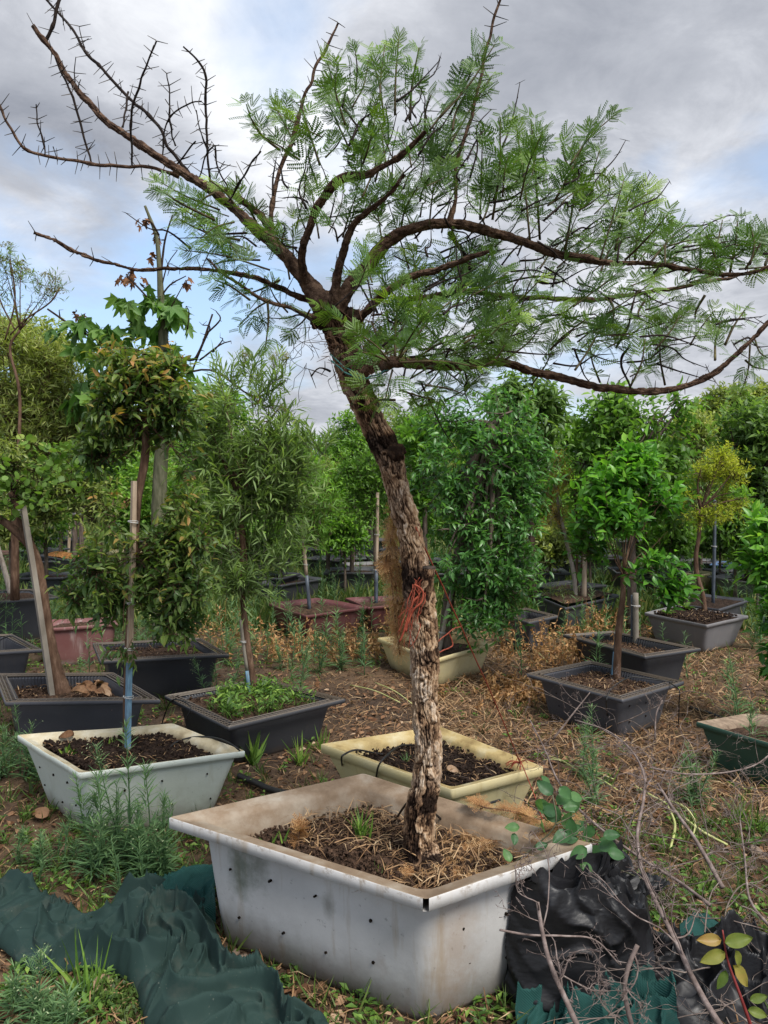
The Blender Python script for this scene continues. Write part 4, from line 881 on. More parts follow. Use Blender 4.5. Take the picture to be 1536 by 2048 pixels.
# upright leafy shoots with flower heads over the narrow-leaved shrub
C, Rr = ell_px([(455, 745, 30, 40, 0), (505, 740, 22, 45, 0), (530, 790, 30, 40, 0), (560, 740, 20, 35, 0), (640, 880, 40, 22, -.1)], Yw)
crown(wt, C, Rr, LF_WILLOW, TP_NARROW, 90, .2, 9, .09, stem=BK_GREEN, up=1.2, gapf=.3, young=.4, name='upright_shoots', spread=.6)
for (a, b) in ((490, 708), (548, 715), (570, 712), (566, 822), (425, 790), (505, 790), (455, 800)):
    c = at(a, b, Yw); g_ = Geo(); q = c + rdir(170) * rng.random((170, 1)) ** .4 * .034; inst(g_, TP_FAR, q, rdir(170) + [0, 0, .5], rdir(170), .011, rng.uniform(.2, 1, 170)); sticks(g_, np.repeat([c - [0, 0, .08]], 12, 0), q[:12], .0012, .2)
    g_.build('flower_head', FLOWER, wt)

# forked leaning trunk at the left
b = gnd(118, 1385, SOILZ['lf']); Yf = b[1]
ft = tree('round_leaved_tree', 'leaning forked tree with round soft leaves beside a silvery split stake, left edge', 'tree', b)
top, P = trunk(ft, [(125, 1393), (112, 1340), (95, 1260), (84, 1180), (72, 1120), (52, 1070), (38, 1020), (22, 985)], Yf, [40, 27, 22, 21, 21, 18, 16, 13], BK_BRN, n=14, knots=.05)
trunk(ft, [(60, 1090), (35, 1065), (10, 1045), (-30, 1020)], Yf, 18, BK_BRN, name='branch', taper=.8)
C, Rr = ell_px([(60, 970, 70, 50, 0), (150, 970, 65, 45, .1), (20, 920, 60, 45, 0), (120, 915, 70, 40, .1), (190, 1010, 45, 35, .1), (90, 1015, 60, 28, 0), (10, 1000, 40, 35, -.1)], Yf)
limbs(ft, top, C, Rr, BK_DARK, .008, 2)
crown(ft, C, Rr, LF_ROUND, TP_ROUND, 95, .22, 6, .05, stem=BK_DARK, gapf=.6, young=.4, up=.1, spread=1.0, flat=.9, seed=3)
crown(ft, C, Rr, LF_OLIVE, TP_EL, 330, .24, 7, .042, stem=BK_DARK, gapf=.8, young=.4, up=.3, name='fine_foliage', shell=.1, seed=9)
c_ = at(42, 1026, Yf); g_ = Geo(); th = np.linspace(0, 10 * np.pi, 80); tube(g_, np.column_stack([c_[0] + .031 * np.cos(th), c_[1] + .031 * np.sin(th), c_[2] - .02 + .04 * th / th[-1]]), .0035, 4); g_.build('wire_binding', WIRE, ft)

# lobed-leaf tree with a bare dead top
b = gnd(322, 1330, 0) * 1.0; Ym = 5.9; b = np.array([at(322, 1250, Ym)[0], Ym, 0])
lt = tree('lobed_leaf_tree', 'upright lobed-leaf tree with green trunk and bare dying top, behind the reddish-leaved shrub', 'tree', b)
trunk(lt, [(322, 1380), (320, 1200), (318, 1010), (326, 850), (328, 720), (322, 600), (318, 520), (312, 470), (298, 432), (290, 412)], Ym, [34, 32, 30, 26, 22, 14, 10, 8, 6, 5], BK_GREEN, n=12)
for pts, w_ in (([(322, 545), (330, 480), (345, 430)], 5), ([(318, 470), (303, 445), (285, 440)], 4), ([(328, 700), (380, 720), (400, 700), (425, 628)], 7), ([(410, 670), (440, 640), (432, 622)], 4), ([(400, 720), (440, 690), (462, 682)], 4), ([(425, 705), (445, 680), (440, 675)], 3),
               ([(385, 740), (405, 690), (420, 655), (405, 650)], 4), ([(320, 630), (290, 590), (262, 560), (252, 548)], 5), ([(318, 600), (340, 570), (372, 552)], 4), ([(324, 720), (270, 700), (215, 690), (150, 655), (95, 618)], 8), ([(210, 690), (170, 660), (150, 630)], 4),
               ([(120, 635), (118, 620)], 3), ([(505, 800), (540, 770), (565, 755)], 4), ([(328, 640), (350, 600), (372, 560)], 3), ([(322, 580), (335, 530), (355, 500)], 3), ([(330, 760), (420, 740), (500, 790), (540, 782), (572, 760)], 5), ([(375, 660), (378, 625), (372, 612)], 3)):
    P_ = np.array([at(a, c, Ym - .02 * i) for i, (a, c) in enumerate(pts)]); g_ = Geo(); w2 = w_ * .5 * pxm(Ym); tube(g_, P_, np.linspace(w2, w2 * .5, len(P_)), 6, 5, jit=.06)
    for _ in range(4):
        t = rng.integers(0, len(P_)); sticks(g_, P_[t:t + 1], P_[t:t + 1] + rdir(1) * .05, w2 * .4)
    g_.build('branch', BK_DARK, lt)
C, Rr = ell_px([(255, 620, 30, 40, 0), (300, 600, 35, 35, 0), (345, 620, 25, 45, 0), (285, 660, 45, 35, 0), (90, 640, 18, 22, -.1), (165, 660, 45, 28, -.1), (205, 670, 35, 30, -.1), (165, 720, 35, 30, 0), (335, 710, 35, 30, 0), (190, 770, 60, 40, 0), (265, 740, 50, 40, 0), (380, 800, 40, 50, 0)], Ym)
crown(lt, C, Rr, LF_LOBE, TP_LOBE, 80, .22, 4, .17, stem=BK_DARK, gapf=.2, young=.15, hang=1.1, spread=.7, up=-.3, flat=1.2)
for (a, c) in ((285, 442), (262, 562), (245, 560), (283, 560), (162, 628), (300, 515), (315, 470), (372, 560), (385, 945), (372, 960), (252, 1000), (518, 795), (262, 545)):
    g_ = Geo(); q = np.repeat([at(a, c, Ym)], 4, 0) + rng.normal(size=(4, 3)) * .02; inst(g_, TP_LOBE, q, nrm(rng.normal(size=(4, 3)) * .5 + [0, 0, -1]), rdir(4), .07, .9)
    g_.build('withered_leaf', noisemat('withered_brown_leaf', [(.3, (.10, .045, .02)), (.7, (.30, .15, .07))], 20, 3, .8, .2, 0) if 'withered_brown_leaf' not in MATS else MATS['withered_brown_leaf'], lt)
DRYL = MATS['withered_brown_leaf']

# pinkish pale stems of the left pair of stems, and the sapling beyond
def simple(name, label, cat, Y, gpx, tpts, w, bark, lumps, mat, tpl, nt, tl, k, size, group=None, **kw):
    b = np.array([at(gpx, 1200, Y)[0], Y, 0.0]); root = tree(name, label, cat, b, group)
    if tpts: top, P = trunk(root, tpts, Y, w, bark)
    else: top = at(gpx, lumps[0][1] + lumps[0][3], Y)
    C, Rr = ell_px(lumps, Y); limbs(root, top, C, Rr, bark, max(.008, w * .3 * pxm(Y)), kw.pop('per', 1))
    crown(root, C, Rr, mat, tpl, nt, tl, k, size, stem=bark, seed=int(gpx) % 91, **kw); return root
def onsoil(key, px, py): return gnd(px, py, SOILZ[key])[1]
y_ = onsoil('lF', 20, 1185)
simple('pale_stemmed_sapling', 'sapling with two bare pale stems in the dark tub at the left edge', 'sapling', y_, 20, [(22, 1190), (12, 1150), (-5, 1090), (-20, 1020)], 12, BK_PALE, [(-20, 960, 50, 60)], LF_OLIVE, TP_FAR, 90, .2, 6, .06)
g_ = Geo(); tube(g_, [at(26, 1190, y_), at(32, 1110, y_), at(33, 1060, y_), at(42, 1020, y_)], [.02, .018, .016, .012], 8, 5, jit=.04); g_.build('second_stem', BK_PALE, bpy.data.objects['pale_stemmed_sapling'])
Yt = 8.3
r_ = simple('twin_trunk_tree', 'small twin-trunk tree tied with white tape, beyond the black tubs at the left', 'tree', Yt, 155, [(150, 1130), (150, 1030), (152, 990), (140, 950)], 11, BK_GREY, [(130, 900, 70, 50), (180, 860, 60, 60), (110, 840, 60, 60)], LF_OLIVE, TP_FAR, 500, .25, 7, .06, gapf=.6)
g_ = Geo(); tube(g_, [at(164, 1130, Yt), at(162, 1030, Yt), at(166, 1015, Yt), at(188, 1000, Yt)], [.03, .028, .024, .014], 8, 4); g_.build('second_trunk', BK_GREY, r_)
g_ = Geo(); tube(g_, [at(145, 1028, Yt - .05), at(168, 1028, Yt - .05)], .012, 6); g_.build('white_tape', WIRE, r_)

y_ = onsoil('k', 1405, 1222)
kt = simple('yellow_leaved_tree', 'slim tree with bright yellow-green feathery crown in the heaped grey tub', 'tree', y_, 1405, [(1410, 1225), (1405, 1190), (1394, 1150), (1392, 1110), (1398, 1070), (1402, 1020)], 11, BK_BRN,
    [(1440, 915, 24, 34), (1410, 950, 34, 34), (1465, 945, 22, 40), (1385, 990, 30, 36), (1445, 995, 44, 34), (1478, 1000, 20, 30), (1410, 1030, 46, 22)], LF_YELL, TP_FARN, 560, .15, 10, .040, gapf=.85, shell=.05, up=.5, young=.5, per=2)
y_ = onsoil('l', 1150, 1190)
lt2 = simple('amber_topped_bush', 'thin pinkish-stemmed bush with amber flower plumes, beyond the citrus', 'bush', y_, 1150, [(1152, 1205), (1148, 1150), (1132, 1080), (1118, 1020), (1110, 960)], 10, BK_PALE, [(1085, 930, 22, 25), (1110, 925, 25, 32), (1130, 960, 22, 30), (1100, 985, 30, 35), (1115, 1030, 30, 30)], LF_AMBER, TP_FARN, 420, .12, 10, .035, gapf=.6, shell=.1)
for pts in ([(1150, 1180), (1155, 1090), (1150, 1000), (1130, 950)], [(1150, 1180), (1165, 1120), (1160, 1060)], [(1145, 1120), (1120, 1050), (1095, 1000)]):
    g_ = Geo(); tube(g_, [at(a, c, y_) for a, c in pts], [.018, .014, .011, .007][:len(pts)], 6, 5); g_.build('stem', BK_BRN, lt2)
C, Rr = ell_px([(1130, 1060, 35, 40, 0), (1165, 1180, 25, 25, 0), (1110, 1190, 22, 30, 0)], y_); crown(lt2, C, Rr, LF_OLIVE, TP_NARROW, 90, .12, 8, .06, stem=BK_GREEN, name='low_leaves')
y_ = onsoil('red', 622, 1216)
simple('bright_sapling', 'small bright green narrow-leaved tree on a bamboo cane in the dark red tub', 'tree', y_, 620, [(622, 1220), (612, 1150), (604, 1090), (600, 1020)], 7, BK_BRN, [(600, 960, 48, 50), (570, 1010, 50, 45), (640, 1010, 50, 50), (605, 1065, 60, 38), (590, 920, 25, 30)], LF_BRIGHT, TP_NARROW, 560, .22, 8, .085, gapf=.6, shell=.25, up=.3)
y_ = onsoil('red2', 752, 1203)
simple('speckled_tree', 'small tree with yellow-flecked leaves on the tall cane left of the corky trunk', 'tree', y_, 752, [(752, 1205), (750, 1120), (748, 1060), (746, 990)], 7, BK_GREY, [(735, 920, 48, 50), (720, 980, 45, 45), (765, 960, 40, 55), (735, 1020, 50, 35), (700, 940, 35, 40)], LF_MID, TP_FAR, 480, .2, 8, .055, gapf=.6, shell=.2)
simple('edge_citrus', 'bright glossy citrus leaves reaching in from the right edge', 'tree', 4.5, 1590, [(1590, 1480), (1590, 1330), (1590, 1150)], 18, BK_BRN, [(1560, 1060, 55, 50), (1545, 1120, 50, 55), (1560, 1200, 65, 60), (1560, 1270, 60, 50), (1580, 1320, 50, 40)], LF_CITRUS, TP_OV, 420, .15, 6, .085, gapf=.7, young=.5, up=.5, per=2)
simple('large_leafy_tree', 'tall mid-green leafy tree rising directly behind the citrus crown', 'tree', 7.6, 1262, [(1262, 1260), (1264, 1150), (1262, 1050), (1262, 980)], 20, BK_GREY,
    [(1200, 850, 70, 60), (1270, 830, 80, 50), (1330, 870, 65, 55), (1240, 910, 90, 60), (1310, 940, 75, 60), (1180, 930, 50, 60), (1250, 990, 80, 60), (1330, 1010, 60, 55), (1190, 1000, 45, 45), (1360, 930, 35, 50), (1230, 800, 40, 30), (1360, 800, 30, 28)], LF_MID, TP_OV, 1100, .3, 7, .10, gapf=.8, shell=.3, young=.3, up=.2, hang=.3, per=2)
simple('dark_round_tree', 'dark rounded tree above the right end of the long lowest limb', 'tree', 9.0, 1500, [(1500, 1200), (1500, 1000)], 24, BK_DARK, [(1490, 850, 70, 60), (1540, 880, 70, 70), (1470, 920, 60, 60), (1530, 960, 70, 60), (1500, 1020, 70, 60), (1440, 870, 45, 45), (1560, 1050, 50, 60)], LF_DKBG, TP_OV, 900, .3, 7, .105, gapf=.8, shell=.3, young=.45)
simple('light_topped_tree', 'light green tree behind the dark rounded one at the far right', 'tree', 12.0, 1500, [(1500, 1100), (1500, 900)], 18, BK_DARK, [(1480, 815, 50, 35), (1530, 800, 50, 40), (1410, 850, 50, 45), (1440, 800, 30, 30)], LF_OLIVE, TP_FAR, 900, .3, 8, .10, gapf=.7, shell=.3)
simple('dark_mass_tree', 'dark leafy tree under the lowest limb, between the glossy and the tall leafy tree', 'tree', 7.4, 1065, [(1065, 1200), (1062, 1000)], 18, BK_DARK, [(1050, 800, 60, 50), (1085, 850, 55, 50), (1030, 870, 50, 60), (1090, 800, 40, 40), (1100, 900, 40, 50), (1010, 790, 40, 30)], LF_DKBG, TP_EL, 650, .3, 7, .10, gapf=.8, shell=.3, hang=.5)
simple('yellow_olive_bush', 'tall yellowish-olive bush filling the left edge above the round leaves', 'bush', 6.2, 30, [(30, 1200), (30, 900)], 18, BK_BRN,
    [(20, 700, 70, 55), (90, 730, 60, 50), (0, 780, 70, 60), (80, 800, 80, 60), (150, 790, 55, 55), (20, 860, 80, 60), (120, 860, 70, 55), (50, 930, 80, 60), (170, 860, 50, 55), (-10, 660, 50, 40), (60, 680, 60, 35), (130, 720, 40, 35)], LF_OLIVE, TP_NARROW, 1900, .26, 9, .085, gapf=.62, shell=.15, young=.5, up=.5, per=2)
sp_ = simple('wispy_shrub', 'wispy tall shrub with small flower clusters against the sky at the left edge', 'shrub', 5.4, 20, [(30, 1000), (40, 800), (20, 700), (40, 660)], 7, BK_BRN, [(15, 560, 30, 60), (40, 540, 25, 30), (90, 565, 32, 22), (105, 590, 22, 18), (10, 510, 25, 15), (60, 600, 20, 15)], LF_WILLOW, TP_NARROW, 85, .16, 8, .055, gapf=.2, up=.8)
for pts in ([(20, 670), (50, 640), (100, 605), (120, 575)], [(10, 680), (30, 600), (20, 520)], [(30, 660), (0, 600), (-10, 540)]):
    g_ = Geo(); tube(g_, [at(a, c, 5.4) for a, c in pts], .006, 5, 5); g_.build('stem', BK_BRN, sp_)
for (a, c) in ((15, 490), (40, 525), (28, 545), (90, 548), (110, 558), (120, 580), (55, 540), (8, 520), (100, 580)):
    cc = at(a, c, 5.4); g_ = Geo(); q = cc + rdir(60) * rng.random((60, 1)) ** .5 * [.05, .05, .025]; inst(g_, TP_FAR, q, rdir(60), rdir(60), .018, rng.uniform(0, .7, 60)); g_.build('flower_cluster', FLOWER, sp_)
simple('fresh_green_tree', 'fresh lime-green leafy tree glimpsed between corky trunk and glossy tree', 'tree', 7.8, 850, [(850, 1250), (850, 1000)], 14, BK_GREY, [(860, 930, 45, 45), (845, 990, 40, 50), (870, 870, 45, 45), (830, 880, 30, 50)], LF_BRIGHT, TP_OV, 420, .22, 7, .085, gapf=.6, shell=.2)

# ---------------------------------------------------------------- trees further back
BG = [  # px, Y, crown lumps, leaf material, template, count
    (560, 9.5, [(580, 900, 45, 45), (560, 950, 50, 45), (610, 950, 40, 50)], LF_BRIGHT, TP_OV, 420, 'lime green tree rising behind the narrow-leaved shrub', .09),
    (705, 11, [(700, 860, 38, 40), (690, 905, 50, 40), (730, 900, 40, 45)], LF_MID, TP_FAR, 450, 'slim mid-green tree left of the bend in the corky trunk', .085),
    (655, 10, [(650, 945, 40, 45), (640, 1000, 45, 40), (670, 990, 35, 40)], LF_OLIVE, TP_FARN, 420, 'fine yellow-green tree between the two caned saplings', .07),
    (740, 15, [(745, 830, 45, 40), (790, 870, 40, 40), (760, 890, 50, 40)], LF_OLIVE, TP_FAR, 420, 'distant pale tree just right of the leaning trunk bend', .10),
    (820, 12, [(830, 860, 40, 50), (810, 930, 40, 50)], LF_DKBG, TP_FAR, 420, 'distant dark tree behind the bend of the corky trunk', .09),
    (440, 10, [(420, 800, 60, 40), (460, 850, 60, 50), (400, 870, 60, 60), (440, 930, 70, 60)], LF_BRIGHT, TP_OV, 600, 'bright tree hidden behind the narrow-leaved shrub', .1),
    (200, 11, [(180, 830, 60, 45), (240, 850, 60, 50), (200, 900, 70, 60), (250, 950, 60, 60)], LF_MID, TP_FAR, 700, 'mid-green tree behind the reddish-leaved crown', .1),
    (50, 13, [(40, 680, 80, 50), (100, 700, 60, 50), (0, 760, 90, 70), (90, 790, 90, 70)], LF_OLIVE, TP_FAR, 1100, 'tall hazy green tree far behind at the left edge', .12),
    (1150, 12, [(1130, 880, 45, 40), (1170, 900, 40, 45), (1140, 940, 50, 40)], LF_BRIGHT, TP_FAR, 450, 'yellow-green tree left of the tall leafy tree', .09),
    (1400, 10.5, [(1390, 860, 40, 40), (1400, 910, 40, 45), (1385, 960, 40, 45)], LF_OLIVE, TP_FAR, 420, 'soft olive tree between the tall leafy and the yellow tree', .09),
    (1340, 9.0, [(1345, 1040, 40, 35), (1350, 1080, 45, 30)], LF_BRIGHT, TP_OV, 300, 'low light-green tree beside the citrus crown', .08),
    (1470, 8.2, [(1465, 1010, 45, 35), (1480, 1050, 45, 35), (1445, 1050, 35, 30)], LF_MID, TP_EL, 420, 'drooping green tree right of the yellow feathery crown', .09),
    (1080, 10, [(1075, 980, 45, 40), (1090, 1030, 40, 40)], LF_BRIGHT, TP_FAR, 380, 'yellow-green bush behind the amber plumes', .075),
    (520, 14, [(500, 900, 50, 40), (540, 930, 50, 40), (480, 960, 50, 40)], LF_MID, TP_FAR, 420, 'far green tree at the left of the open sky gap', .1)]
for (px_, Y_, lump, mt_, tp_, cnt, lab, sz_) in BG:
    simple('background_tree', lab, 'tree', Y_, px_, [(px_, CY + F * 1.6 / Y_ * 1.0 - 60), (px_ + 2, lump[-1][1] + 30), (px_, lump[-1][1] - 10)], 9, BK_GREY, lump, mt_, tp_, cnt, .28, 7, sz_, gapf=.68, shell=.25, young=.4)
# rows of similar trees in tubs, far back, then the tree line
far_kinds = [(LF_MID, TP_FAR, 'mid-green'), (LF_BRIGHT, TP_FAR, 'bright green'), (LF_OLIVE, TP_FARN, 'olive'), (LF_DKBG, TP_FAR, 'dark green')]
def leafy_proto(mat, tpl, lab, h, wd, n, leaf, seed):
    root = tree('nursery_tree', f'small {lab} tree in one of the far nursery rows', 'tree', (0, 0, 0), f'{lab} trees in the far nursery rows')
    g_ = Geo(); tube(g_, [(0, 0, 0), (.02, 0, h * .35), (-.01, 0, h * .7)], [.035, .028, .015], 6, 3); g_.build('trunk', BK_GREY, root)
    C = np.array([(rng.uniform(-.2, .2) * wd, rng.uniform(-.2, .2) * wd, h * z) for z in (.55, .68, .8, .9)]); Rr = np.array([(wd * q,) * 3 for q in (.5, .55, .42, .26)]); Rr[:, 2] *= .8
    crown(root, C, Rr, mat, tpl, n, .28, 7, leaf, stem=None, gapf=.7, shell=.25, young=.45, seed=seed); return root
def copy_tree(o, loc, rz, s, label=None):
    c = o.copy(); COL.objects.link(c); c.location = loc; c.rotation_euler = (0, 0, rz); c.scale = (s,) * 3
    for ch in o.children: d = ch.copy(); COL.objects.link(d); d.parent = c
    if label: c['label'] = label
    return c
protos = [leafy_proto(m_, t_, l_, 1.75, .62, 260, .085, 40 + i) for i, (m_, t_, l_) in enumerate(far_kinds)]
spots = []
for row, Yr in enumerate((9.6, 11.2, 12.8, 14.6, 16.8, 19.5)):
    xm = Yr * .56
    for x in np.arange(-xm, xm, 1.25 + .12 * row): spots.append((x + rng.uniform(-.25, .25), Yr + rng.uniform(-.35, .35)))
used = [False] * 4
bt = tub('small dark tub in one of the far nursery rows', [(-.34, -.28), (.34, -.28), (.34, .28), (-.34, .28)], .33, PL_CHAR, flange=.045, taper=.06, group='dark tubs in the far nursery rows')
first_t = True
for (x, y) in spots:
    k = int(rng.choice(4, p=[.36, .28, .22, .14])); s = rng.uniform(.8, 1.2); rz = rng.uniform(0, 6.28)
    if not used[k]: protos[k].location = (x, y, 0); protos[k].scale = (s,) * 3; used[k] = True
    else: copy_tree(protos[k], (x, y, 0), rz, s)
    if y < 15:
        if first_t: bt.location = (x, y, 0); first_t = False
        else: copy_tree(bt, (x, y, 0), rng.normal() * .15, 1.0)
def big_proto(mat, lab, seed):
    root = tree('tall_tree', f'tall {lab} tree in the line closing the nursery', 'tree', (0, 0, 0), f'tall {lab} trees closing the nursery')
    g_ = Geo(); tube(g_, [(0, 0, 0), (.05, 0, 1.2), (-.05, 0, 2.2)], [.12, .1, .06], 6, 3); g_.build('trunk', BK_DARK, root)
    C = np.array([(rng.uniform(-.7, .7), rng.uniform(-.5, .5), z) for z in (1.2, 1.7, 2.2, 2.6, 3.0, 1.6, 2.1)]); Rr = np.array([(q, q, q * .7) for q in (1.1, 1.2, 1.1, .9, .6, 1.1, 1.0)])
    crown(root, C, Rr, mat, TP_FAR, 900, .5, 8, .16, stem=None, gapf=.7, shell=.3, young=.5, seed=seed); return root
bp = [big_proto(LF_DKBG, 'dark green', 3), big_proto(LF_OLIVE, 'olive', 4), big_proto(LF_MID, 'mid-green', 5)]; ub = [False] * 3
for row, (Yr, st_) in enumerate(((24, 1.9), (29, 2.3), (36, 2.9))):
    for x in np.arange(-Yr * .62, Yr * .62, st_):
        k = int(rng.integers(0, 3)); loc = (x + rng.uniform(-.6, .6), Yr + rng.uniform(-1.5, 1.5), 0); fr = abs(loc[0] / Yr + .09)
        s = rng.uniform(.75, 1.0) * (1 + .5 * max(0, fr - .12)) * (1 + row * .08)
        if not ub[k]: bp[k].location = loc; bp[k].scale = (s,) * 3; ub[k] = True
        else: copy_tree(bp[k], loc, rng.uniform(0, 6.28), s)

# ---------------------------------------------------------------- stakes and canes
stake('tall pale timber stake with weathered blue foot in the off-white tub', 'white', (268, 962), (254, 1500), 13, WOOD, BLUEP, .33, (.2, .38, .55, .85), name='timber_stake', round_=False, lean=.0)
stake('silvery split stake leaning against the forked trunk', 'lf', (46, 1012), (106, 1392), 14, WOODG, None, 0, (), name='timber_stake', round_=False)
stake('thin blue-footed cane in the dark red tub', 'red', (602, 1040), (620, 1218), 7, WOOD, STEEL, .38, (.5, .75), name='cane')
stake('tall bamboo cane with dark foot behind the light worn tub', 'red2', (755, 985), (752, 1206), 7, WOOD, STEEL, .3, (.3, .62), name='cane')
stake('short dark stake in the tub behind the light grey one', 'g2', (728, 1050), (727, 1112), 5, STEEL, None, 0, (.6,), name='cane')
stake('dark pipe stake tied to the citrus stem', 'j1', (1238, 1230), (1224, 1352), 7, STEEL, BLUEP, .4, (.7,), name='pipe_stake')
stake('cut round stump stake standing in the second charcoal tub', 'j2', (1271, 1186), (1272, 1288), 12, WOODG, None, 0, (.75,), name='timber_stake')
stake('dark pipe beside the cut stump stake', 'j2', (1265, 1190), (1264, 1286), 7, STEEL, None, 0, (), name='pipe_stake')
stake('straight dark steel stake in the heaped grey tub', 'k2', (1430, 1000), (1426, 1206), 7, STEEL, None, 0, (.55,), name='pipe_stake')
stake('pale blue-grey stake in the pale tub at the right edge', 'n4', (1474, 1060), (1470, 1153), 8, WOODG, BLUEP, .5, (), name='pipe_stake')
stake('brown-barked stake tied beside the narrow-leaved shrub', 'gl', (482, 1240), (500, 1384), 8, WOODG, BLUEP, .3, (.7,), name='timber_stake')
stake('pale trellis stake leaning behind the yellow tub trunk', 'yellowH', (905, 1180), (876, 1302), 9, WOODG, None, 0, (.3,), name='timber_stake')
stake('short split stake beside the pinkish stems', 'l', (1170, 1110), (1168, 1192), 10, WOOD, None, 0, (), name='timber_stake')
stake('thin blue-grey pipe beside the dull yellow far tub', None, (215, 1080), (214, 1135), 6, STEEL, None, 0, (), name='pipe_stake')
stake('pale thin stake among the left black tubs', None, (140, 1040), (136, 1128), 6, WOOD, None, 0, (), name='timber_stake')
# low leafy bushes filling in between the middle rows
LB = [(250, 9.5, 1010, 60, 45, LF_BRIGHT, 'lime green low bush behind the reddish-leaved shrub'), (400, 8.8, 1030, 60, 60, LF_MID, 'low mid-green bush behind the narrow-leaved shrub, left side'), (560, 9.2, 1060, 50, 40, LF_MID, 'low bush behind the red-tub sapling'),
      (690, 9.5, 1060, 40, 40, LF_BRIGHT, 'bright low bush left of the bamboo cane'), (830, 10, 1010, 40, 55, LF_MID, 'leafy bush just right of the corky trunk'), (1100, 9.6, 1080, 40, 45, LF_OLIVE, 'olive low bush beneath the amber plumes'), (1180, 9.4, 1040, 55, 60, LF_MID, 'leafy bush beneath the tall leafy tree'),
      (1330, 9.8, 1060, 50, 50, LF_DKBG, 'dark low bush right of the citrus crown'), (1440, 9.6, 1070, 50, 35, LF_DKBG, 'dark low foliage under the drooping green tree'), (1515, 8.0, 1090, 40, 40, LF_MID, 'leafy low bush at the right edge'), (330, 12, 960, 60, 50, LF_BRIGHT, 'bright bush far behind the green trunk'), (20, 9, 1040, 60, 35, LF_OLIVE, 'olive low bush at the left edge behind the forked trunk')]
for (px_, Y_, cy_, rx_, ry_, mt_, lab) in LB:
    simple('low_bush', lab, 'bush', Y_, px_, [(px_, CY + F * 1.6 / Y_ - 74), (px_, cy_)], 6, BK_GREY, [(px_, cy_, rx_ * .8, ry_), (px_ - rx_ * .5, cy_ + ry_ * .4, rx_ * .6, ry_ * .7), (px_ + rx_ * .5, cy_ + ry_ * .3, rx_ * .6, ry_ * .7)], mt_, TP_FAR, 330, .26, 7, .085, gapf=.65, shell=.2, young=.45)

# ---------------------------------------------------------------- shade net, plastic, hoses
def clothmat(name, a, b, rough=.8, weave=900, ribs=None):
    m, gn = base_mat(name); co = obj_co(gn); n = gn.noise(co, 3.5, 6, .6)
    wv = gn.new('ShaderNodeTexWave', wave_type='BANDS', bands_direction='DIAGONAL'); gn.put(wv.inputs['Vector'], co); wv.inputs['Scale'].default_value = ribs or 260
    dust = gn.ramp(gn.noise(co, 130, 2), [(.70, 0.0), (.76, .5)])
    c = gn.mix(gn.ramp(n, [(.35, 0.0), (.65, 1.0)]), a, b); c = gn.mix(dust, c, (.16, .17, .14)); c = gn.mix(gn.ramp(gn.noise(co, 6, 7, .7), [(.55, 0.0), (.8, .35)]), c, (.12, .11, .085))
    finish(gn, c, rough, .2, wv.outputs[1], .35 if ribs else .15, .003); return m
NET = clothmat('green_shade_net', (.012, .028, .025), (.020, .042, .037)); NETT = clothmat('teal_ribbed_net', (.012, .052, .046), (.02, .080, .070), ribs=70)
EXCL = []
def cloth(label, top, bot, mat, nu, nv, folds, seed, z0=.012, fs=1.0, name='shade_net', lift=None, cat='shade net'):
    T = catmull(np.array([gnd(*p) for p in top]), 12); B = catmull(np.array([gnd(*p) for p in bot]), 12)
    def rs(P, n): s = np.concatenate([[0], np.cumsum(np.linalg.norm(np.diff(P, axis=0), axis=1))]); t = np.linspace(0, s[-1], n); return np.column_stack([np.interp(t, s, P[:, i]) for i in range(3)])
    T, B = rs(T, nu), rs(B, nu); v = np.linspace(0, 1, nv)[:, None, None]; P = T[None] * (1 - v) + B[None] * v
    q = P * [fs, fs, 0] + seed
    wq = q + np.stack([fbm(q * 1.7, 2, seed), fbm(q * 1.7 + 9, 2, seed), 0 * q[..., 0]], -1) * .35
    r1 = 1 - np.abs(fbm(wq * 2.4, 2, seed + 1)) * 2.4; r2 = 1 - np.abs(vnoise(wq * [3.4, 5.2, 4], seed + 2)) * 3.6; r3 = 1 - np.abs(vnoise(wq * [11, 7, 9], seed + 3)) * 3.0
    edge = np.minimum(np.minimum(v[..., 0], 1 - v[..., 0]) * 7, 1) ** .6
    z = z0 + folds * edge * (.34 * np.clip(r1, 0, 1) ** 1.5 + .56 * np.clip(r2, 0, 1) ** 1.4 + .24 * np.clip(r3, 0, 1) ** 1.6 + .3 * fbm(q * 1.2, 2, seed + 8) + .15)
    if lift is not None: z = z + lift(P)
    P[..., 2] = np.maximum(z, .006) + terr(P[..., 0], P[..., 1]) * .3 + .012
    P[..., :2] += np.stack([fbm(q * 8, 2, 3), fbm(q * 8 + 4, 2, 3)], -1) * .012
    EXCL.append(np.vstack([P[0, ::6, :2], P[-1, ::-6, :2]]))
    g_ = Geo(); g_.add(P, gridfaces(nv, nu, False)); return tag(g_.build(name, mat, origin=P.reshape(-1, 3).mean(0) * [1, 1, 0]), label, cat)
cloth('large dark green shade net lying crumpled on the ground against the grey tub', [(-90, 1785), (40, 1792), (110, 1815), (180, 1845), (235, 1822), (285, 1795), (345, 1800), (425, 1840), (440, 1905), (500, 1960), (560, 2010), (640, 2060), (720, 2110)],
      [(-90, 1880), (-10, 1900), (60, 1955), (140, 1962), (210, 1955), (265, 1992), (285, 2060), (330, 2140), (420, 2200), (520, 2230), (600, 2240), (680, 2230), (760, 2200)], NET, 420, 260, .115, 6, fs=1.75)
cloth('small teal ribbed piece of netting between the green net and the grey tub', [(300, 1795), (345, 1768), (395, 1772), (428, 1765)], [(310, 1830), (360, 1852), (405, 1850), (432, 1868)], NETT, 90, 60, .07, 5, .03, fs=2.2)
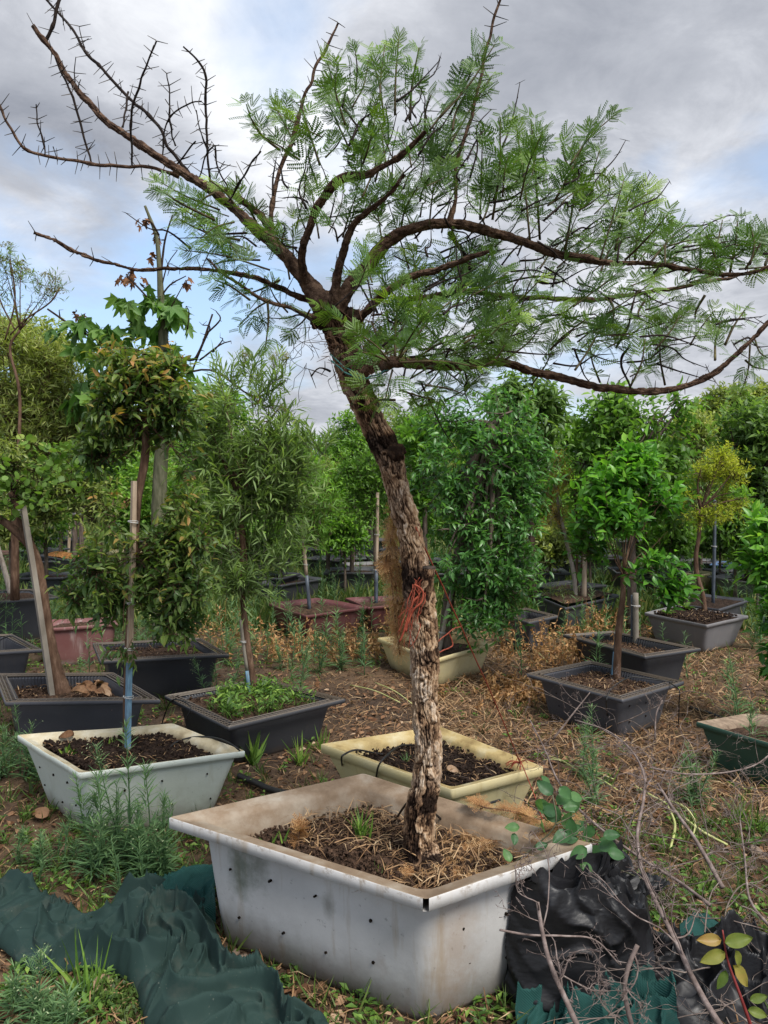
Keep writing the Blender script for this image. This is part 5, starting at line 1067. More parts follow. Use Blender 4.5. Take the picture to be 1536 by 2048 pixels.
cloth('teal net scraps poking out at the bottom edge under the black bag', [(1040, 2020), (1110, 1998), (1180, 2012), (1250, 1985), (1310, 2010), (1340, 2035)], [(1030, 2090), (1110, 2100), (1180, 2110), (1250, 2100), (1310, 2110), (1360, 2110)], NETT, 160, 80, .12, 8, .01, fs=2.6)
cloth('small teal net scrap lying beyond the low black sheeting', [(1360, 1870), (1395, 1846), (1432, 1862)], [(1365, 1895), (1400, 1890), (1440, 1888)], NETT, 30, 20, .05, 9, .01)
m, gn = base_mat('black_polythene'); co = obj_co(gn)
finish(gn, gn.ramp(gn.noise(co, 5, 6), [(.35, (.006, .006, .007)), (.6, (.012, .012, .014)), (.8, (.035, .032, .028))]), gn.ramp(gn.noise(co, 9, 4), [(.3, .38), (.7, .6)]), .36, gn.noise(gn.vmath('MULTIPLY', co, (1, 1, 2)), 14, 3, .5), .3, .012); POLY = m
# the upright black bag
bc = gnd(1150, 1975); bc = np.array([bc[0], bc[1] + .05, 0])
Qm_ = TUBQ[TUB['main'].name]; i0 = int(np.argmin(Qm_[:, 1])); fc = Qm_[i0]; rc = Qm_[int(np.argmax(Qm_[:, 0]))]; wd_ = nrm(rc - fc); wn_ = np.array([wd_[1], -wd_[0]])
def off_wall(P):
    """the bag is pressed flat where it leans on the tub wall"""
    s = (P[..., :2] - fc) @ wn_; lim = np.interp(P[..., 2], [0, .3, .385, .40, .5], [-.060, -.045, -.035, .014, .014])
    push = np.maximum(lim - s, 0); P = P.copy(); P[..., :2] += wn_ * push[..., None]; return P
rootb = empty('black_bag', bc, 'crumpled glossy black plastic grow bag leaning on the right side of the grey tub', 'plastic bag')
nu_, nv_ = 170, 100; th, vv = np.meshgrid(np.linspace(0, 2 * np.pi, nu_, endpoint=False), np.linspace(0, 1, nv_))
se = 2.8; rx, ry = .25 - .02 * vv, .18 - .03 * vv
cx_, sx_ = np.cos(th), np.sin(th); rad = (np.abs(cx_) ** se + np.abs(sx_) ** se) ** (-1 / se)
hh = .41 - .085 * np.clip(cx_, 0, 1) + .03 * sx_
px3 = np.stack([cx_ * rad * rx, sx_ * rad * ry, vv * hh], -1)
nse = np.stack([px3[..., 0] + .5 * px3[..., 2], px3[..., 1] - .3 * px3[..., 2], px3[..., 2] * .8 - .35 * px3[..., 0]], -1) + .25 * np.stack([fbm(px3 * 6, 2, q) for q in (81, 82, 83)], -1) * .4
cr = (1 - np.abs(vnoise(nse * 4.5, 61)) * 3.2).clip(0, 1) * .022 + (1 - np.abs(vnoise(nse * 9 + 4, 62)) * 3).clip(0, 1) * .010 + fbm(nse * 3, 2, 63) * .028
sq = -np.clip((vv - .78) / .22, 0, 1) ** 1.5 * .02 - np.clip((.1 - vv) / .1, 0, 1) ** 2 * .03
out = nrm(px3 * [1, 1, 0]); P_ = px3 + out * (cr + sq)[..., None]; P_[..., 2] += np.clip((vv - .85) / .15, 0, 1) * .03 * fbm(nse * 18, 2, 65) * 2
P_ = off_wall(P_ + bc); g_ = Geo(); g_.add(P_, gridfaces(nv_, nu_)); g_.v[-1] = (g_.v[-1].reshape(nv_, nu_, 3) + rng.normal(0, .0002, (nv_, nu_, 3))).reshape(-1, 3); P_ = g_.v[-1].reshape(nv_, nu_, 3)
q4 = g_.f[-1]; g_.f[-1] = np.vstack([q4[:, [0, 1, 2]], q4[:, [0, 2, 3]]]); g_.build('bag_body', POLY, rootb)
# folded-in crumpled mouth
K = 26; rim = P_[-1]; cen = rim.mean(0); rings = []
for k in range(K):
    t = 1 - k / K; q = cen + (rim - cen) * t; rg = (1 - np.abs(fbm(q * 13, 2, 71)) * 3).clip(0, 1) ** 2
    q = q.copy(); q[:, 2] = rim[:, 2] * t + (cen[2] - .02) * (1 - t) + (rg * .055 - .02) * min(1, (1 - t) * 5); rings.append(q)
g_ = Geo(); g_.add(np.vstack(rings), gridfaces(K, nu_)); g_.build('folded_mouth', POLY, rootb, smooth=False)
for (ax, az, LL) in ((.20, .29, .10), (.19, .30, .07)):
    q = bc + [ax, 0.0, az]; U, W = np.meshgrid(np.linspace(0, 1, 14), np.linspace(0, 1, 8)); pp = np.stack([q[0] + U * LL, q[1] + (W - .5) * .12 * (1 - .5 * U), q[2] + .02 * U + .02 * fbm(np.stack([U * 4, W * 4, U], -1) + ax * 50, 2, 4)], -1)
    g_ = Geo(); g_.add(pp, gridfaces(8, 14, False)); g_.build('bag_flap', POLY, rootb, smooth=False)
cloth('flattened black plastic sheeting on the ground right of the black bag', [(1240, 1925), (1300, 1895), (1380, 1885), (1460, 1890), (1560, 1900)], [(1240, 2010), (1310, 2060), (1400, 2085), (1480, 2070), (1580, 2060)], POLY, 190, 130, .15, 12, .01, fs=1.8, name='plastic_sheet', cat='plastic sheet')
HOSE = noisemat('black_hose', [(.3, (.008, .008, .009)), (.7, (.022, .021, .02))], 20, 4, .5, .4, .1)
RED = noisemat('faded_red_twine', [(.3, (.20, .035, .02)), (.7, (.40, .10, .055))], 60, 4, .7, .2, .3, 300, .001)
TEALT = noisemat('teal_twine', [(.3, (.03, .13, .12)), (.7, (.10, .26, .24))], 60, 4, .7, .2, 0)
def line(name, label, cat, P, r, mat, n=6, sub=8, group=None):
    P = np.array(P, float); g_ = Geo(); tube(g_, P, r, n, sub); return tag(g_.build(name, mat, origin=P[0] * [1, 1, 0]), label, cat, group)
zm = .44
line('drip_hose', 'black drip line looping over the pale yellow square tub rim', 'hose', [gnd(690, 1560, 0), gnd(683, 1520, .26), gnd(690, 1508, .30), gnd(715, 1500, .305), gnd(760, 1508, .24), gnd(800, 1512, .24)], .0045, HOSE)
line('drip_hose', 'second black drip line arching over the square tub nearer its middle', 'hose', [gnd(752, 1556, .2), gnd(758, 1530, .30), gnd(775, 1510, .32), gnd(800, 1492, .28), gnd(830, 1490, .24)], .0045, HOSE)
line('drip_hose', 'thin drip line lying on the dark soil of the off-white tub', 'hose', [gnd(500, 1530, .1), gnd(478, 1500, .34), gnd(440, 1478, .345), gnd(390, 1474, .32), gnd(350, 1486, .31), gnd(328, 1512, .285)], .004, HOSE)
line('drip_hose', 'drip line with green dripper crossing the soil of the large grey tub', 'hose', [gnd(1000, 1600, .45), gnd(968, 1612, .45), gnd(945, 1640, .40), gnd(900, 1650, .36), at(830, 1600, BY + .12), gnd(790, 1640, .36), gnd(765, 1670, .345), gnd(752, 1692, .34)], .0042, HOSE)
g_ = Geo(); c = gnd(752, 1694, .335); tube(g_, [c, c + [0, 0, .012], c + [0, 0, .02]], [.008, .008, .004], 10, 1); tag(g_.build('dripper', noisemat('green_dripper', [(.3, (.01, .14, .09)), (.7, (.03, .25, .16))], 20, 2, .4, .4, 0), origin=c), 'little green plastic dripper on the soil at the end of the drip line', 'dripper')
line('water_pipe', 'thick black water pipe on the ground behind the off-white tub', 'pipe', [gnd(478, 1552, .03), gnd(510, 1565, .03), gnd(550, 1582, .03), gnd(640, 1600, .03), gnd(760, 1610, .02)], .017, HOSE, 10)
line('drip_hose', 'black hose end dropping over the rim of the citrus tub', 'hose', [gnd(1340, 1366, .30), gnd(1358, 1380, .31), gnd(1358, 1410, .2), gnd(1357, 1450, .03)], .004, HOSE)
line('drip_hose', 'thin hose curving up over the soil of the citrus tub', 'hose', [gnd(1215, 1435, .12), gnd(1213, 1400, .295), gnd(1225, 1375, .31), gnd(1260, 1355, .32), gnd(1300, 1358, .31), gnd(1345, 1364, .3)], .004, HOSE)
line('drip_hose', 'black hose looped at the rim of the weedy charcoal tub', 'hose', [gnd(318, 1480, 0), gnd(326, 1440, .1), gnd(345, 1400, .26), gnd(380, 1412, .28), gnd(372, 1440, .2)], .004, HOSE)
line('drip_hose', 'pale grey hose bend over the corner of the half-seen left tub', 'hose', [gnd(-10, 1285, .3), gnd(20, 1272, .36), gnd(40, 1280, .36), gnd(60, 1292, .33)], .005, HOSE)
line('water_pipe', 'black pipe half buried beside the low plastic sheeting', 'pipe', [gnd(1240, 1885, .02), gnd(1330, 1890, .03), gnd(1420, 1895, .02), gnd(1560, 1905, .02)], .014, HOSE, 10)
line('water_pipe', 'thin black pipe on the straw right of the citrus tub', 'pipe', [gnd(1380, 1415, .02), gnd(1420, 1427, .02), gnd(1460, 1440, .02), gnd(1560, 1450, .02)], .012, HOSE, 8)
Yt_ = BY
def wob(P, a, n=3, seed=1):
    P = catmull(np.array(P, float), n); return P + np.column_stack([fbm(P * 30 + seed, 2, 1), fbm(P * 30 + seed, 2, 2) * .6, fbm(P * 30 + seed, 2, 3)]) * a
line('red_twine', 'taut faded red twine running from the corky trunk down to the pale yellow square tub', 'twine', wob([at(832, 1055, Yt_ - .03), at(870, 1140, Yt_ + .08), at(920, 1250, Yt_ + .25), at(975, 1370, Yt_ + .55), at(1038, 1520, 3.25)], .004), .0028, RED, 5, 3)
line('red_twine', 'loose tail of red twine past the knot towards the oval-leaved vine', 'twine', wob([at(1040, 1520, 3.25), at(1065, 1580, 3.1), at(1095, 1660, 3.0)], .01), .0024, RED, 5, 3)
line('red_twine', 'thin red side loop hanging from the taut twine beside the trunk', 'twine', wob([at(920, 1252, Yt_ + .25), at(885, 1275, Yt_ + .1), at(872, 1290, Yt_ + .03)], .006), .002, RED, 5, 3)
line('red_twine', 'bent red loose end below the taut twine', 'twine', wob([at(898, 1265, Yt_ + .2), at(905, 1290, Yt_ + .2), at(890, 1300, Yt_ + .15), at(876, 1305, Yt_ + .1)], .003), .0024, RED, 5, 3)
kn = empty('red_twine_knot', gnd(1040, 1525, .285), 'frayed red twine knot on the right rim of the pale yellow square tub', 'twine knot'); g_ = Geo(); c = gnd(1040, 1525, .295)
for _ in range(16):
    e = c + rdir(1)[0] * [.07, .05, .035]; tube(g_, wob([c, (c + e) / 2 + [0, 0, .012], e], .01, 3, rng.random() * 9), .0018, 4, 2)
g_.build('frayed_strands', RED, kn)
tw = empty('red_twine_tangle', at(800, 1240, Yt_ - .08), 'tangle of shredded red twine hanging on the left side of the corky trunk', 'twine')
g_ = Geo(); rr_ = random.Random(4)
for i in range(15):
    x0, y0 = rr_.uniform(826, 850), rr_.uniform(1150, 1185); x1, y1 = rr_.uniform(785, 830), rr_.uniform(1230, 1310); d_ = rr_.uniform(-.09, -.04)
    tube(g_, wob([at(x0, y0, Yt_ - .055), at((x0 + x1) / 2 + rr_.uniform(-8, 12), (y0 + y1) / 2, Yt_ + d_), at(x1, y1, Yt_ + d_)], .018, 4, i), rr_.uniform(.0007, .0014), 4, 2)
for a in ([(830, 1170), (845, 1180), (842, 1205), (825, 1225), (812, 1260)], [(838, 1195), (822, 1212), (815, 1240), (800, 1285)]):
    tube(g_, wob([at(x, y, Yt_ - .08) for x, y in a], .008, 3), .0034, 5, 3)
g_.build('strands', RED, tw)
line('teal_twine', 'teal twine slung round the neck of the corky trunk', 'twine', wob([at(664, 722, Yt_ - .06), at(690, 745, Yt_ - .09), at(722, 756, Yt_ - .10), at(752, 748, Yt_ - .12), at(785, 735, Yt_ - .3)], .008), .0028, TEALT, 5, 3)
line('teal_twine', 'thin teal thread above the slung twine', 'twine', wob([at(660, 708, Yt_ - .05), at(700, 740, Yt_ - .1), at(745, 755, Yt_ - .12), at(775, 738, Yt_ - .3)], .012), .0018, TEALT, 5, 3)
# hanging dry brown spray beside the trunk
ds = empty('dry_spray', at(795, 950, Yt_ + .06), 'hanging dry orange-brown feathery spray on the left of the corky trunk', 'dry branch')
BROWNL = leafmat('dry_orange_foliage', [(.0, (.16, .075, .03)), (.4, (.36, .19, .085)), (.8, (.55, .34, .16)), (1, (.66, .46, .26))], rough=.8, spec=.1, trans=.2)
g_ = Geo(); S_ = Geo()
for pts in ([(800, 1000), (785, 1060), (780, 1120), (785, 1180), (792, 1250), (800, 1310)], [(792, 1050), (775, 1100), (770, 1140)], [(790, 1100), (800, 1150), (808, 1200)], [(790, 1150), (796, 1220), (802, 1280)]):
    P_ = catmull(np.array([at(a, b, Yt_ + .07) for a, b in pts]), 8); tube(S_, P_, .0022, 4); T = nrm(np.gradient(P_, axis=0)); k = int(len(P_) * 1.5)
    ii = rng.integers(0, len(P_), k); inst(g_, pinnate_tpl(2, 7, .2, .5), P_[ii], nrm(T[ii] + rdir(k) * .75), rdir(k), rng.uniform(.045, .08, k), rng.uniform(.3, 1, k))
tag(g_.build('dry_leaves', BROWNL, ds, smooth=False), kind='stuff'); S_.build('stem', BK_BRN, ds)
# hanging bark threads under the crotch
g_ = Geo()
for i in range(14):
    x = rng.uniform(595, 690); y = rng.uniform(640, 740); tube(g_, wob([at(x, y, Yt_ - .06), at(x - rng.uniform(0, 25), y + 30, Yt_ - .08), at(x - rng.uniform(-10, 40), y + rng.uniform(40, 90), Yt_ - .08)], .02, 3, i), .0009, 3, 2)
tag(g_.build('fibres', THORN, mt), kind='stuff')

# ---------------------------------------------------------------- dead thorny branches on the right
DEADB = noisemat('dead_grey_branch', [(.3, (.09, .065, .055)), (.55, (.20, .155, .14)), (.8, (.36, .31, .28))], 35, 6, .85, .15, .6, 90, .004)
def dead(label, pts, w0, w1, Y0, Y1, ntw, seed, cat='dead branch', tl=(60, 190), mat=DEADB):
    r_ = random.Random(seed); P = [at(a, b, Y0 + (Y1 - Y0) * i / (len(pts) - 1)) for i, (a, b) in enumerate(pts)]
    root = empty('dead_branch', P[0] * [1, 1, 0], label, cat); w = np.linspace(w0, w1, len(P)) * .5 * pxm(Y0)
    g_ = Geo(); PP, rr = tube(g_, P, w, 8, 6, jit=.05); g_.build('main_stem', mat, root)
    g_ = Geo(); A_, B_ = [], []
    def twig(p, d, L, r, lev):
        n = 5; Q = [p]; q = p.copy(); dd = d.copy()
        for i in range(n): dd = nrm(dd + np.array([r_.gauss(0, .33), r_.gauss(0, .25), r_.gauss(0, .28) + (.02)])); q = q + dd * L / n; q[2] = max(q[2], .015); Q.append(q.copy())
        Q = np.array(Q); tube(g_, Q, np.linspace(r, r * .35, n + 1), 4, 2)
        for i in range(1, n + 1):
            if r_.random() < .8: A_.append(Q[i]); B_.append(Q[i] + np.array([r_.gauss(0, 1), r_.gauss(0, .6), r_.gauss(0, 1)]) * .009)
            if lev < 2 and r_.random() < .55: twig(Q[i], nrm(dd + np.array([r_.gauss(0, .9), r_.gauss(0, .5), r_.gauss(0, .7)])), L * r_.uniform(.35, .6), r * .55, lev + 1)
    T = nrm(np.gradient(PP, axis=0))
    for _ in range(ntw):
        i = r_.randrange(len(PP) // 8, len(PP)); L = r_.uniform(*tl) * pxm(Y0)
        twig(PP[i], nrm(T[i] * .6 + np.array([r_.gauss(0, .8), r_.gauss(0, .45), r_.gauss(0, .6)])), L, max(rr[i] * .45, .0012), 0)
    if A_: sticks(g_, np.array(A_), np.array(B_), .0011)
    tag(g_.build('side_twigs', mat, root), kind='stuff')
dead('grey dead branch rising in front of the black bag from the bottom edge', [(1165, 2075), (1125, 1985), (1098, 1920), (1084, 1860), (1075, 1804)], 12, 8, 1.72, 1.86, 5, 3, tl=(90, 220))
dead('longest grey dead branch, curving up from the bottom edge towards the citrus tub', [(1455, 2075), (1395, 1975), (1355, 1890), (1310, 1800), (1282, 1735), (1275, 1665), (1287, 1600), (1288, 1550), (1262, 1500), (1215, 1462), (1150, 1440)], 14, 4, 1.75, 3.0, 16, 8, tl=(90, 260))
dead('straight dead stick slanting over the pale bulb stalks', [(1445, 1775), (1415, 1720), (1385, 1670), (1345, 1615), (1315, 1567)], 10, 6, 2.5, 2.9, 5, 5)
dead('dead stick crossing low behind the black bag', [(1420, 1810), (1360, 1765), (1290, 1722), (1220, 1672), (1160, 1620), (1115, 1560), (1090, 1500), (1060, 1440)], 8, 3, 2.4, 3.2, 12, 9, tl=(80, 220))
dead('low dead stick running right from the large tub corner over the bag', [(1000, 1860), (1060, 1870), (1130, 1872), (1190, 1880), (1240, 1930)], 5, 3, 1.85, 1.95, 3, 12)
dead('barky broken stick standing at the bottom between bag and sheeting', [(1275, 1890), (1255, 1940), (1250, 1990), (1268, 2070)], 9, 10, 1.95, 1.9, 2, 15)
dead('brushwood stick reaching up at the right edge', [(1545, 1860), (1500, 1800), (1490, 1720), (1480, 1640)], 7, 3, 2.3, 2.7, 9, 16, tl=(60, 200))
dead('thin dead stick lying across the right edge under the green tub', [(1300, 1535), (1370, 1548), (1450, 1545), (1510, 1530), (1550, 1500)], 4, 3, 3.0, 3.3, 5, 18)
dead('small dead forked twig in front of the citrus tub', [(1310, 1480), (1312, 1430), (1325, 1400)], 4, 2, 3.9, 3.95, 4, 19, tl=(40, 90))
dead('pale dead forked twig at the left front of the citrus tub', [(1105, 1480), (1140, 1435), (1160, 1410), (1180, 1385)], 4, 2, 3.9, 3.95, 5, 20, tl=(40, 110))
g_ = Geo(); rb = random.Random(22)
BRUSH = noisemat('pale_dead_twigs', [(.3, (.09, .068, .058)), (.55, (.19, .15, .13)), (.8, (.33, .28, .24))], 30, 5, .85, .15, .4, 90, .003)
def brush(p, d, L, r, lev):
    n = 6; Q = [p]; q = p.copy(); dd = d.copy()
    for i in range(n):
        dd = nrm(dd + np.array([rb.gauss(0, .22), rb.gauss(0, .22), rb.gauss(0, .16) - .05 * (q[2] > .12) + .06 * (q[2] < .04)])); q = q + dd * L / n; q[2] = max(q[2], .012); Q.append(q.copy())
        if lev < 2 and rb.random() < .62: brush(q, nrm(dd + np.array([rb.gauss(0, .7), rb.gauss(0, .7), rb.gauss(0, .4)])), L * rb.uniform(.3, .6), r * .6, lev + 1)
    tube(g_, np.array(Q), np.linspace(r, r * .4, n + 1), 4, 2, cap=False)
for _ in range(52):
    a = rb.uniform(0, 6.28); p = gnd(rb.uniform(1180, 1620), rb.uniform(1470, 2060) if rb.random() < .75 else rb.uniform(1600, 1850)); p[2] = rb.uniform(.01, .14)
    brush(p, nrm(np.array([math.cos(a), math.sin(a), rb.uniform(-.1, .35)])), rb.uniform(.25, .75), rb.uniform(.0014, .0036), 0)
tag(g_.build('brushwood', BRUSH), 'tangle of thin grey brushwood on the ground right of the bag', 'brushwood', kind='stuff')

# ---------------------------------------------------------------- ground litter, straw, grass, weeds
STRAW = leafmat('dry_straw', [(.0, (.075, .040, .022)), (.35, (.20, .115, .06)), (.7, (.37, .235, .125)), (1, (.55, .41, .25))], rough=.8, spec=.1, trans=.1)
LITTER = leafmat('leaf_litter', [(.0, (.06, .03, .018)), (.4, (.17, .085, .045)), (.75, (.32, .19, .11)), (1, (.48, .35, .24))], rough=.8, spec=.1, trans=.1)
GRASS = leafmat('grass_blade', [(.0, (.035, .06, .016)), (.4, (.07, .12, .026)), (.75, (.13, .20, .045)), (1, (.33, .33, .11))], rough=.5, spec=.3, trans=.3)
WEED = leafmat('grey_green_weed', [(.0, (.06, .12, .055)), (.4, (.115, .215, .09)), (.75, (.19, .31, .125)), (1, (.42, .48, .28))], rough=.55, spec=.25, trans=.3)
BRWEED = leafmat('bright_weed', [(.0, (.04, .09, .018)), (.4, (.08, .165, .028)), (.75, (.15, .27, .045)), (1, (.32, .46, .09))], rough=.5, trans=.35)
def in_tub(x, y):
    out = np.zeros(len(x), bool)
    for o in TUB.values():
        Q = TUBQ[o.name]; ins = np.ones(len(x), bool); c = Q.mean(0)
        for i in range(4):
            a, b = Q[i], Q[(i + 1) % 4]; d = nrm(b - a); nn = np.array([-d[1], d[0]]); a2 = a + nn * .10
            ins &= ((np.column_stack([x, y]) - a2) @ nn) > 0
        out |= ins
    for E in EXCL:
        c = np.zeros(len(x), bool); j = len(E) - 1
        for i in range(len(E)):
            a, b = E[i], E[j]; c ^= ((a[1] > y) != (b[1] > y)) & (x < (b[0] - a[0]) * (y - a[1]) / (b[1] - a[1] + 1e-12) + a[0]); j = i
        out |= c
    return out
def scatter(n, ymin, ymax, maskf=None, power=1.6, xw=.56, x0=None, x1=None):
    """points on the ground, denser towards the viewer"""
    y = ymin * (ymax / ymin) ** (rng.random(n) ** (1 / power) if power != 1 else rng.random(n)); y = ymin * (ymax / ymin) ** rng.random(n)
    x = rng.uniform(-1, 1, n) * (y * xw + .25) if x0 is None else rng.uniform(x0, x1, n)
    k = ~in_tub(x, y)
    if maskf is not None: k &= rng.random(n) < maskf(x, y)
    return x[k], y[k]
BLADE = T_([(-.5, 0, 0), (.5, 0, 0), (.42, .45, .10), (-.42, .45, .10), (0, 1, -.05)], [[[3, 2, 4]], [[0, 1, 2, 3]]])
def flat_inst(g_, x, y, tpl, size, rnd, zoff=.006, tilt=.25, wscale=1.0):
    n = len(x); a = rng.uniform(0, 2 * np.pi, n); yd = np.column_stack([np.cos(a), np.sin(a), rng.normal(0, tilt, n)]); zu = nrm(np.column_stack([rng.normal(0, tilt * 1.6, (n, 2)), np.ones(n)]))
    inst(g_, tpl, np.column_stack([x, y, terr(x, y) + zoff * rng.uniform(.3, 2.2, n)]), yd, zu, size, rnd, wscale)
dry = lambda x, y: np.clip(1.15 - green_mask(x, y), .25, 1)
g_ = Geo(); x, y = scatter(46000, 1.5, 9, dry); n = len(x); flat_inst(g_, x, y, BLADE, rng.uniform(.03, .11, n), np.clip(rng.beta(2, 2.6, n), 0, 1), .008, .3, .05)
x, y = scatter(30000, 3.3, 7.8, lambda x, y: np.clip((x + .1) * 2, 0, 1) * np.clip(.75 + 1.6 * fbm(np.stack([x * 1.6, y * 1.6, 0 * x], -1), 2, 8), .05, 1)); n = len(x); flat_inst(g_, x, y, BLADE, rng.uniform(.05, .16, n), np.clip(rng.beta(2.6, 2, n), 0, 1), .014, .45, .04)
tag(g_.build('straw', STRAW), 'dry brown straw and grass stalks strewn over the soil', 'straw', kind='stuff')
g_ = Geo(); x, y = scatter(15000, 1.5, 8, dry); n = len(x); flat_inst(g_, x, y, leaf_tpl(.5, .1, .25), rng.uniform(.018, .055, n), rng.beta(2, 2.2, n), .008, .35)
tag(g_.build('fallen_leaves', LITTER, smooth=False), 'small fallen brown leaves scattered on the bare soil', 'fallen leaves', kind='stuff')
# clods
g_ = Geo(); x, y = scatter(7000, 1.5, 6, None); n = len(x); oc = T_([(1, 0, 0), (-1, 0, 0), (0, 1, 0), (0, -1, 0), (0, 0, .8), (0, 0, -.8)], [[[0, 2, 4], [2, 1, 4], [1, 3, 4], [3, 0, 4], [2, 0, 5], [1, 2, 5], [3, 1, 5], [0, 3, 5]]])
inst(g_, oc, np.column_stack([x, y, terr(x, y) + .003]), rdir(n), rdir(n), rng.uniform(.003, .014, n), 0.5); tag(g_.build('clods', SOIL2, smooth=False), 'loose soil crumbs and clods on the ground', 'soil clods', kind='stuff')
def tufts(g_, x, y, blades, h, spread=.5, wd=.06, z=None, rnd=(.1, .8)):
    n = len(x); X = np.repeat(x, blades) + rng.normal(0, .012, n * blades); Y_ = np.repeat(y, blades) + rng.normal(0, .012, n * blades); k = n * blades
    zz = terr(X, Y_) if z is None else np.full(k, z); H = np.repeat(np.asarray(h) * np.ones(n), blades) * rng.uniform(.4, 1.1, k)
    d = nrm(np.column_stack([rng.normal(0, spread, k), rng.normal(0, spread, k), np.ones(k)])); inst(g_, T_([(-.5, 0, 0), (.5, 0, 0), (.4, .5, .05), (-.4, .5, .05), (0, 1, .22)], [[[3, 2, 4]], [[0, 1, 2, 3]]]), np.column_stack([X, Y_, zz]), d, rdir(k), H, rng.uniform(*rnd, k), wd)
gm = lambda x, y: np.clip((green_mask(x, y) - .35) * 1.6, 0, 1)
g_ = Geo(); x, y = scatter(4200, 1.5, 12, lambda x, y: np.clip(gm(x, y) + .22 * (x > .4), 0, 1)); tufts(g_, x, y, 8, rng.uniform(.05, .14, len(x)), .6, .055)
x, y = scatter(12000, 7.5, 30, lambda x, y: .5 + .5 * gm(x, y)); tufts(g_, x, y, 6, rng.uniform(.12, .38, len(x)), .5, .10, rnd=(.2, 1))
tag(g_.build('grass', GRASS), 'green grass tufts growing between the tubs', 'grass', kind='stuff')
# small broad-leaved ground weeds
g_ = Geo(); x, y = scatter(4200, 1.5, 10, lambda x, y: np.clip(gm(x, y) + .22 * (x > .4), 0, 1)); k = 7; n = len(x); X = np.repeat(x, k); Y_ = np.repeat(y, k); a = rng.uniform(0, 6.28, n * k)
inst(g_, leaf_tpl(.45, .06, .25, 1), np.column_stack([X + rng.normal(0, .012, n * k), Y_ + rng.normal(0, .012, n * k), terr(X, Y_) + rng.uniform(.004, .04, n * k)]), np.column_stack([np.cos(a), np.sin(a), rng.uniform(.1, .9, n * k)]), rdir(n * k) * .4 + [0, 0, 1], rng.uniform(.015, .04, n * k), rng.uniform(0, .9, n * k))
tag(g_.build('ground_weeds', BRWEED), 'low leafy green weeds creeping over the soil', 'weeds', kind='stuff')
# horseweed: upright stems ringed with narrow leaves
def horseweed(g_, b, h, nl=90, lw=1.0, lean=None, flower=.3):
    lean = rng.normal(0, .07, 2) if lean is None else lean; top = b + np.array([lean[0] * h, lean[1] * h, h]); tube(g_, [b, (b + top) / 2 + rng.normal(0, .01, 3), top], [.004, .003, .0012], 4, 3, rnd=.3)
    t = rng.random(nl) ** .85; p = b + (top - b) * t[:, None]; a = rng.uniform(0, 6.28, nl); up = .35 + .9 * t
    L = (.105 - .065 * t) * lw * rng.uniform(.7, 1.2, nl) * (h / .5) ** .35
    inst(g_, TP_NEEDLE, p, np.column_stack([np.cos(a), np.sin(a), up]), rdir(nl) * .4 + [0, 0, 1], L, rng.uniform(.0, .6, nl) + .25 * t, 1.0)
    if flower and rng.random() < flower:
        m_ = 26; q = top - (top - b) * rng.random((m_, 1)) * .22 + rng.normal(0, .02, (m_, 3)); sticks(g_, np.repeat([top - (top - b) * .12], m_, 0), q, .0008, .5); inst(g_, TP_FAR, q, rdir(m_), rdir(m_), .009, 1.0)
HW = [  # px, ground py, top py, label
    ((262, 1745, 1415), 'tallest feathery green weed, in front of the off-white tub'), ((300, 1765, 1530), 'bushy feathery weed just right of the tallest one'), ((215, 1745, 1530), 'feathery weed left of the tallest one'),
    ((325, 1770, 1600), 'shorter green weed nearest the teal netting'), ((285, 1790, 1640), 'low leafy weed at the foot of the bushy one'), ((190, 1760, 1610), 'thin weed with white flower specks at the off-white tub corner'), ((240, 1720, 1560), 'dark leafy weed against the off-white tub wall'),
    ((130, 1740, 1640), 'small grey-green weed left of the off-white tub'), ((85, 1745, 1655), 'small bushy weed on bare soil near the left edge'), ((36, 1730, 1660), 'low tuft weed nearest the left edge above the net'),
    ((40, 1555, 1425), 'leafy weed left of the off-white tub rim'), ((75, 1570, 1470), 'short weed beside the off-white tub corner'), ((15, 1560, 1440), 'weed at the left edge under the forked-trunk tub'),
    ((60, 2060, 1895), 'tall spiky weed at the bottom left in front of the net'), ((20, 2050, 1930), 'grey weed at the bottom left corner'), ((150, 2075, 1960), 'low bright weed along the bottom edge by the net'), ((110, 2080, 1985), 'small weed at the bottom edge left of the net'),
    ((598, 1400, 1290), 'weed stem in front of the dark red tub'), ((640, 1345, 1250), 'weed at the right foot of the dark red tub'), ((680, 1340, 1230), 'pale weed tip between red tub and yellow tub'), ((560, 1340, 1280), 'small weed left of the dark red tub foot'),
    ((575, 1180, 1120), 'weed by the blue-grey dark tub'), ((625, 1175, 1110), 'feathery weed right of the blue-grey dark tub'), ((690, 1190, 1140), 'weed clump in front of the light grey worn tub'),
    ((800, 1235, 1180), 'weed clump between low red tub and yellow tub'), ((455, 1330, 1230), 'weed right of the narrow shrub stem'), ((425, 1420, 1310), 'weed between the two left charcoal tubs'), ((130, 1300, 1200), 'weed rising beside the forked trunk'),
    ((1185, 1560, 1430), 'spindly weed in front of the citrus tub'), ((1200, 1620, 1470), 'dark spindly weed among the dead twigs'), ((1350, 1600, 1480), 'soft feathery weed left of the dark green tub'), ((1395, 1610, 1500), 'small feathery weed near the dark green tub corner'),
    ((1490, 1500, 1310), 'tall thin weed in front of the dark green tub'), ((1510, 1560, 1400), 'leafy weed growing over the dark green tub rim'), ((1140, 1260, 1200), 'weed beside the half-hidden dark tub'), ((1165, 1290, 1210), 'weed with reddish dry tips behind the second charcoal tub'),
    ((445, 1430, 1360), 'small weed at the left foot of the weedy charcoal tub'), ((1520, 1300, 1180), 'weed at the right edge beyond the heaped grey tub')]
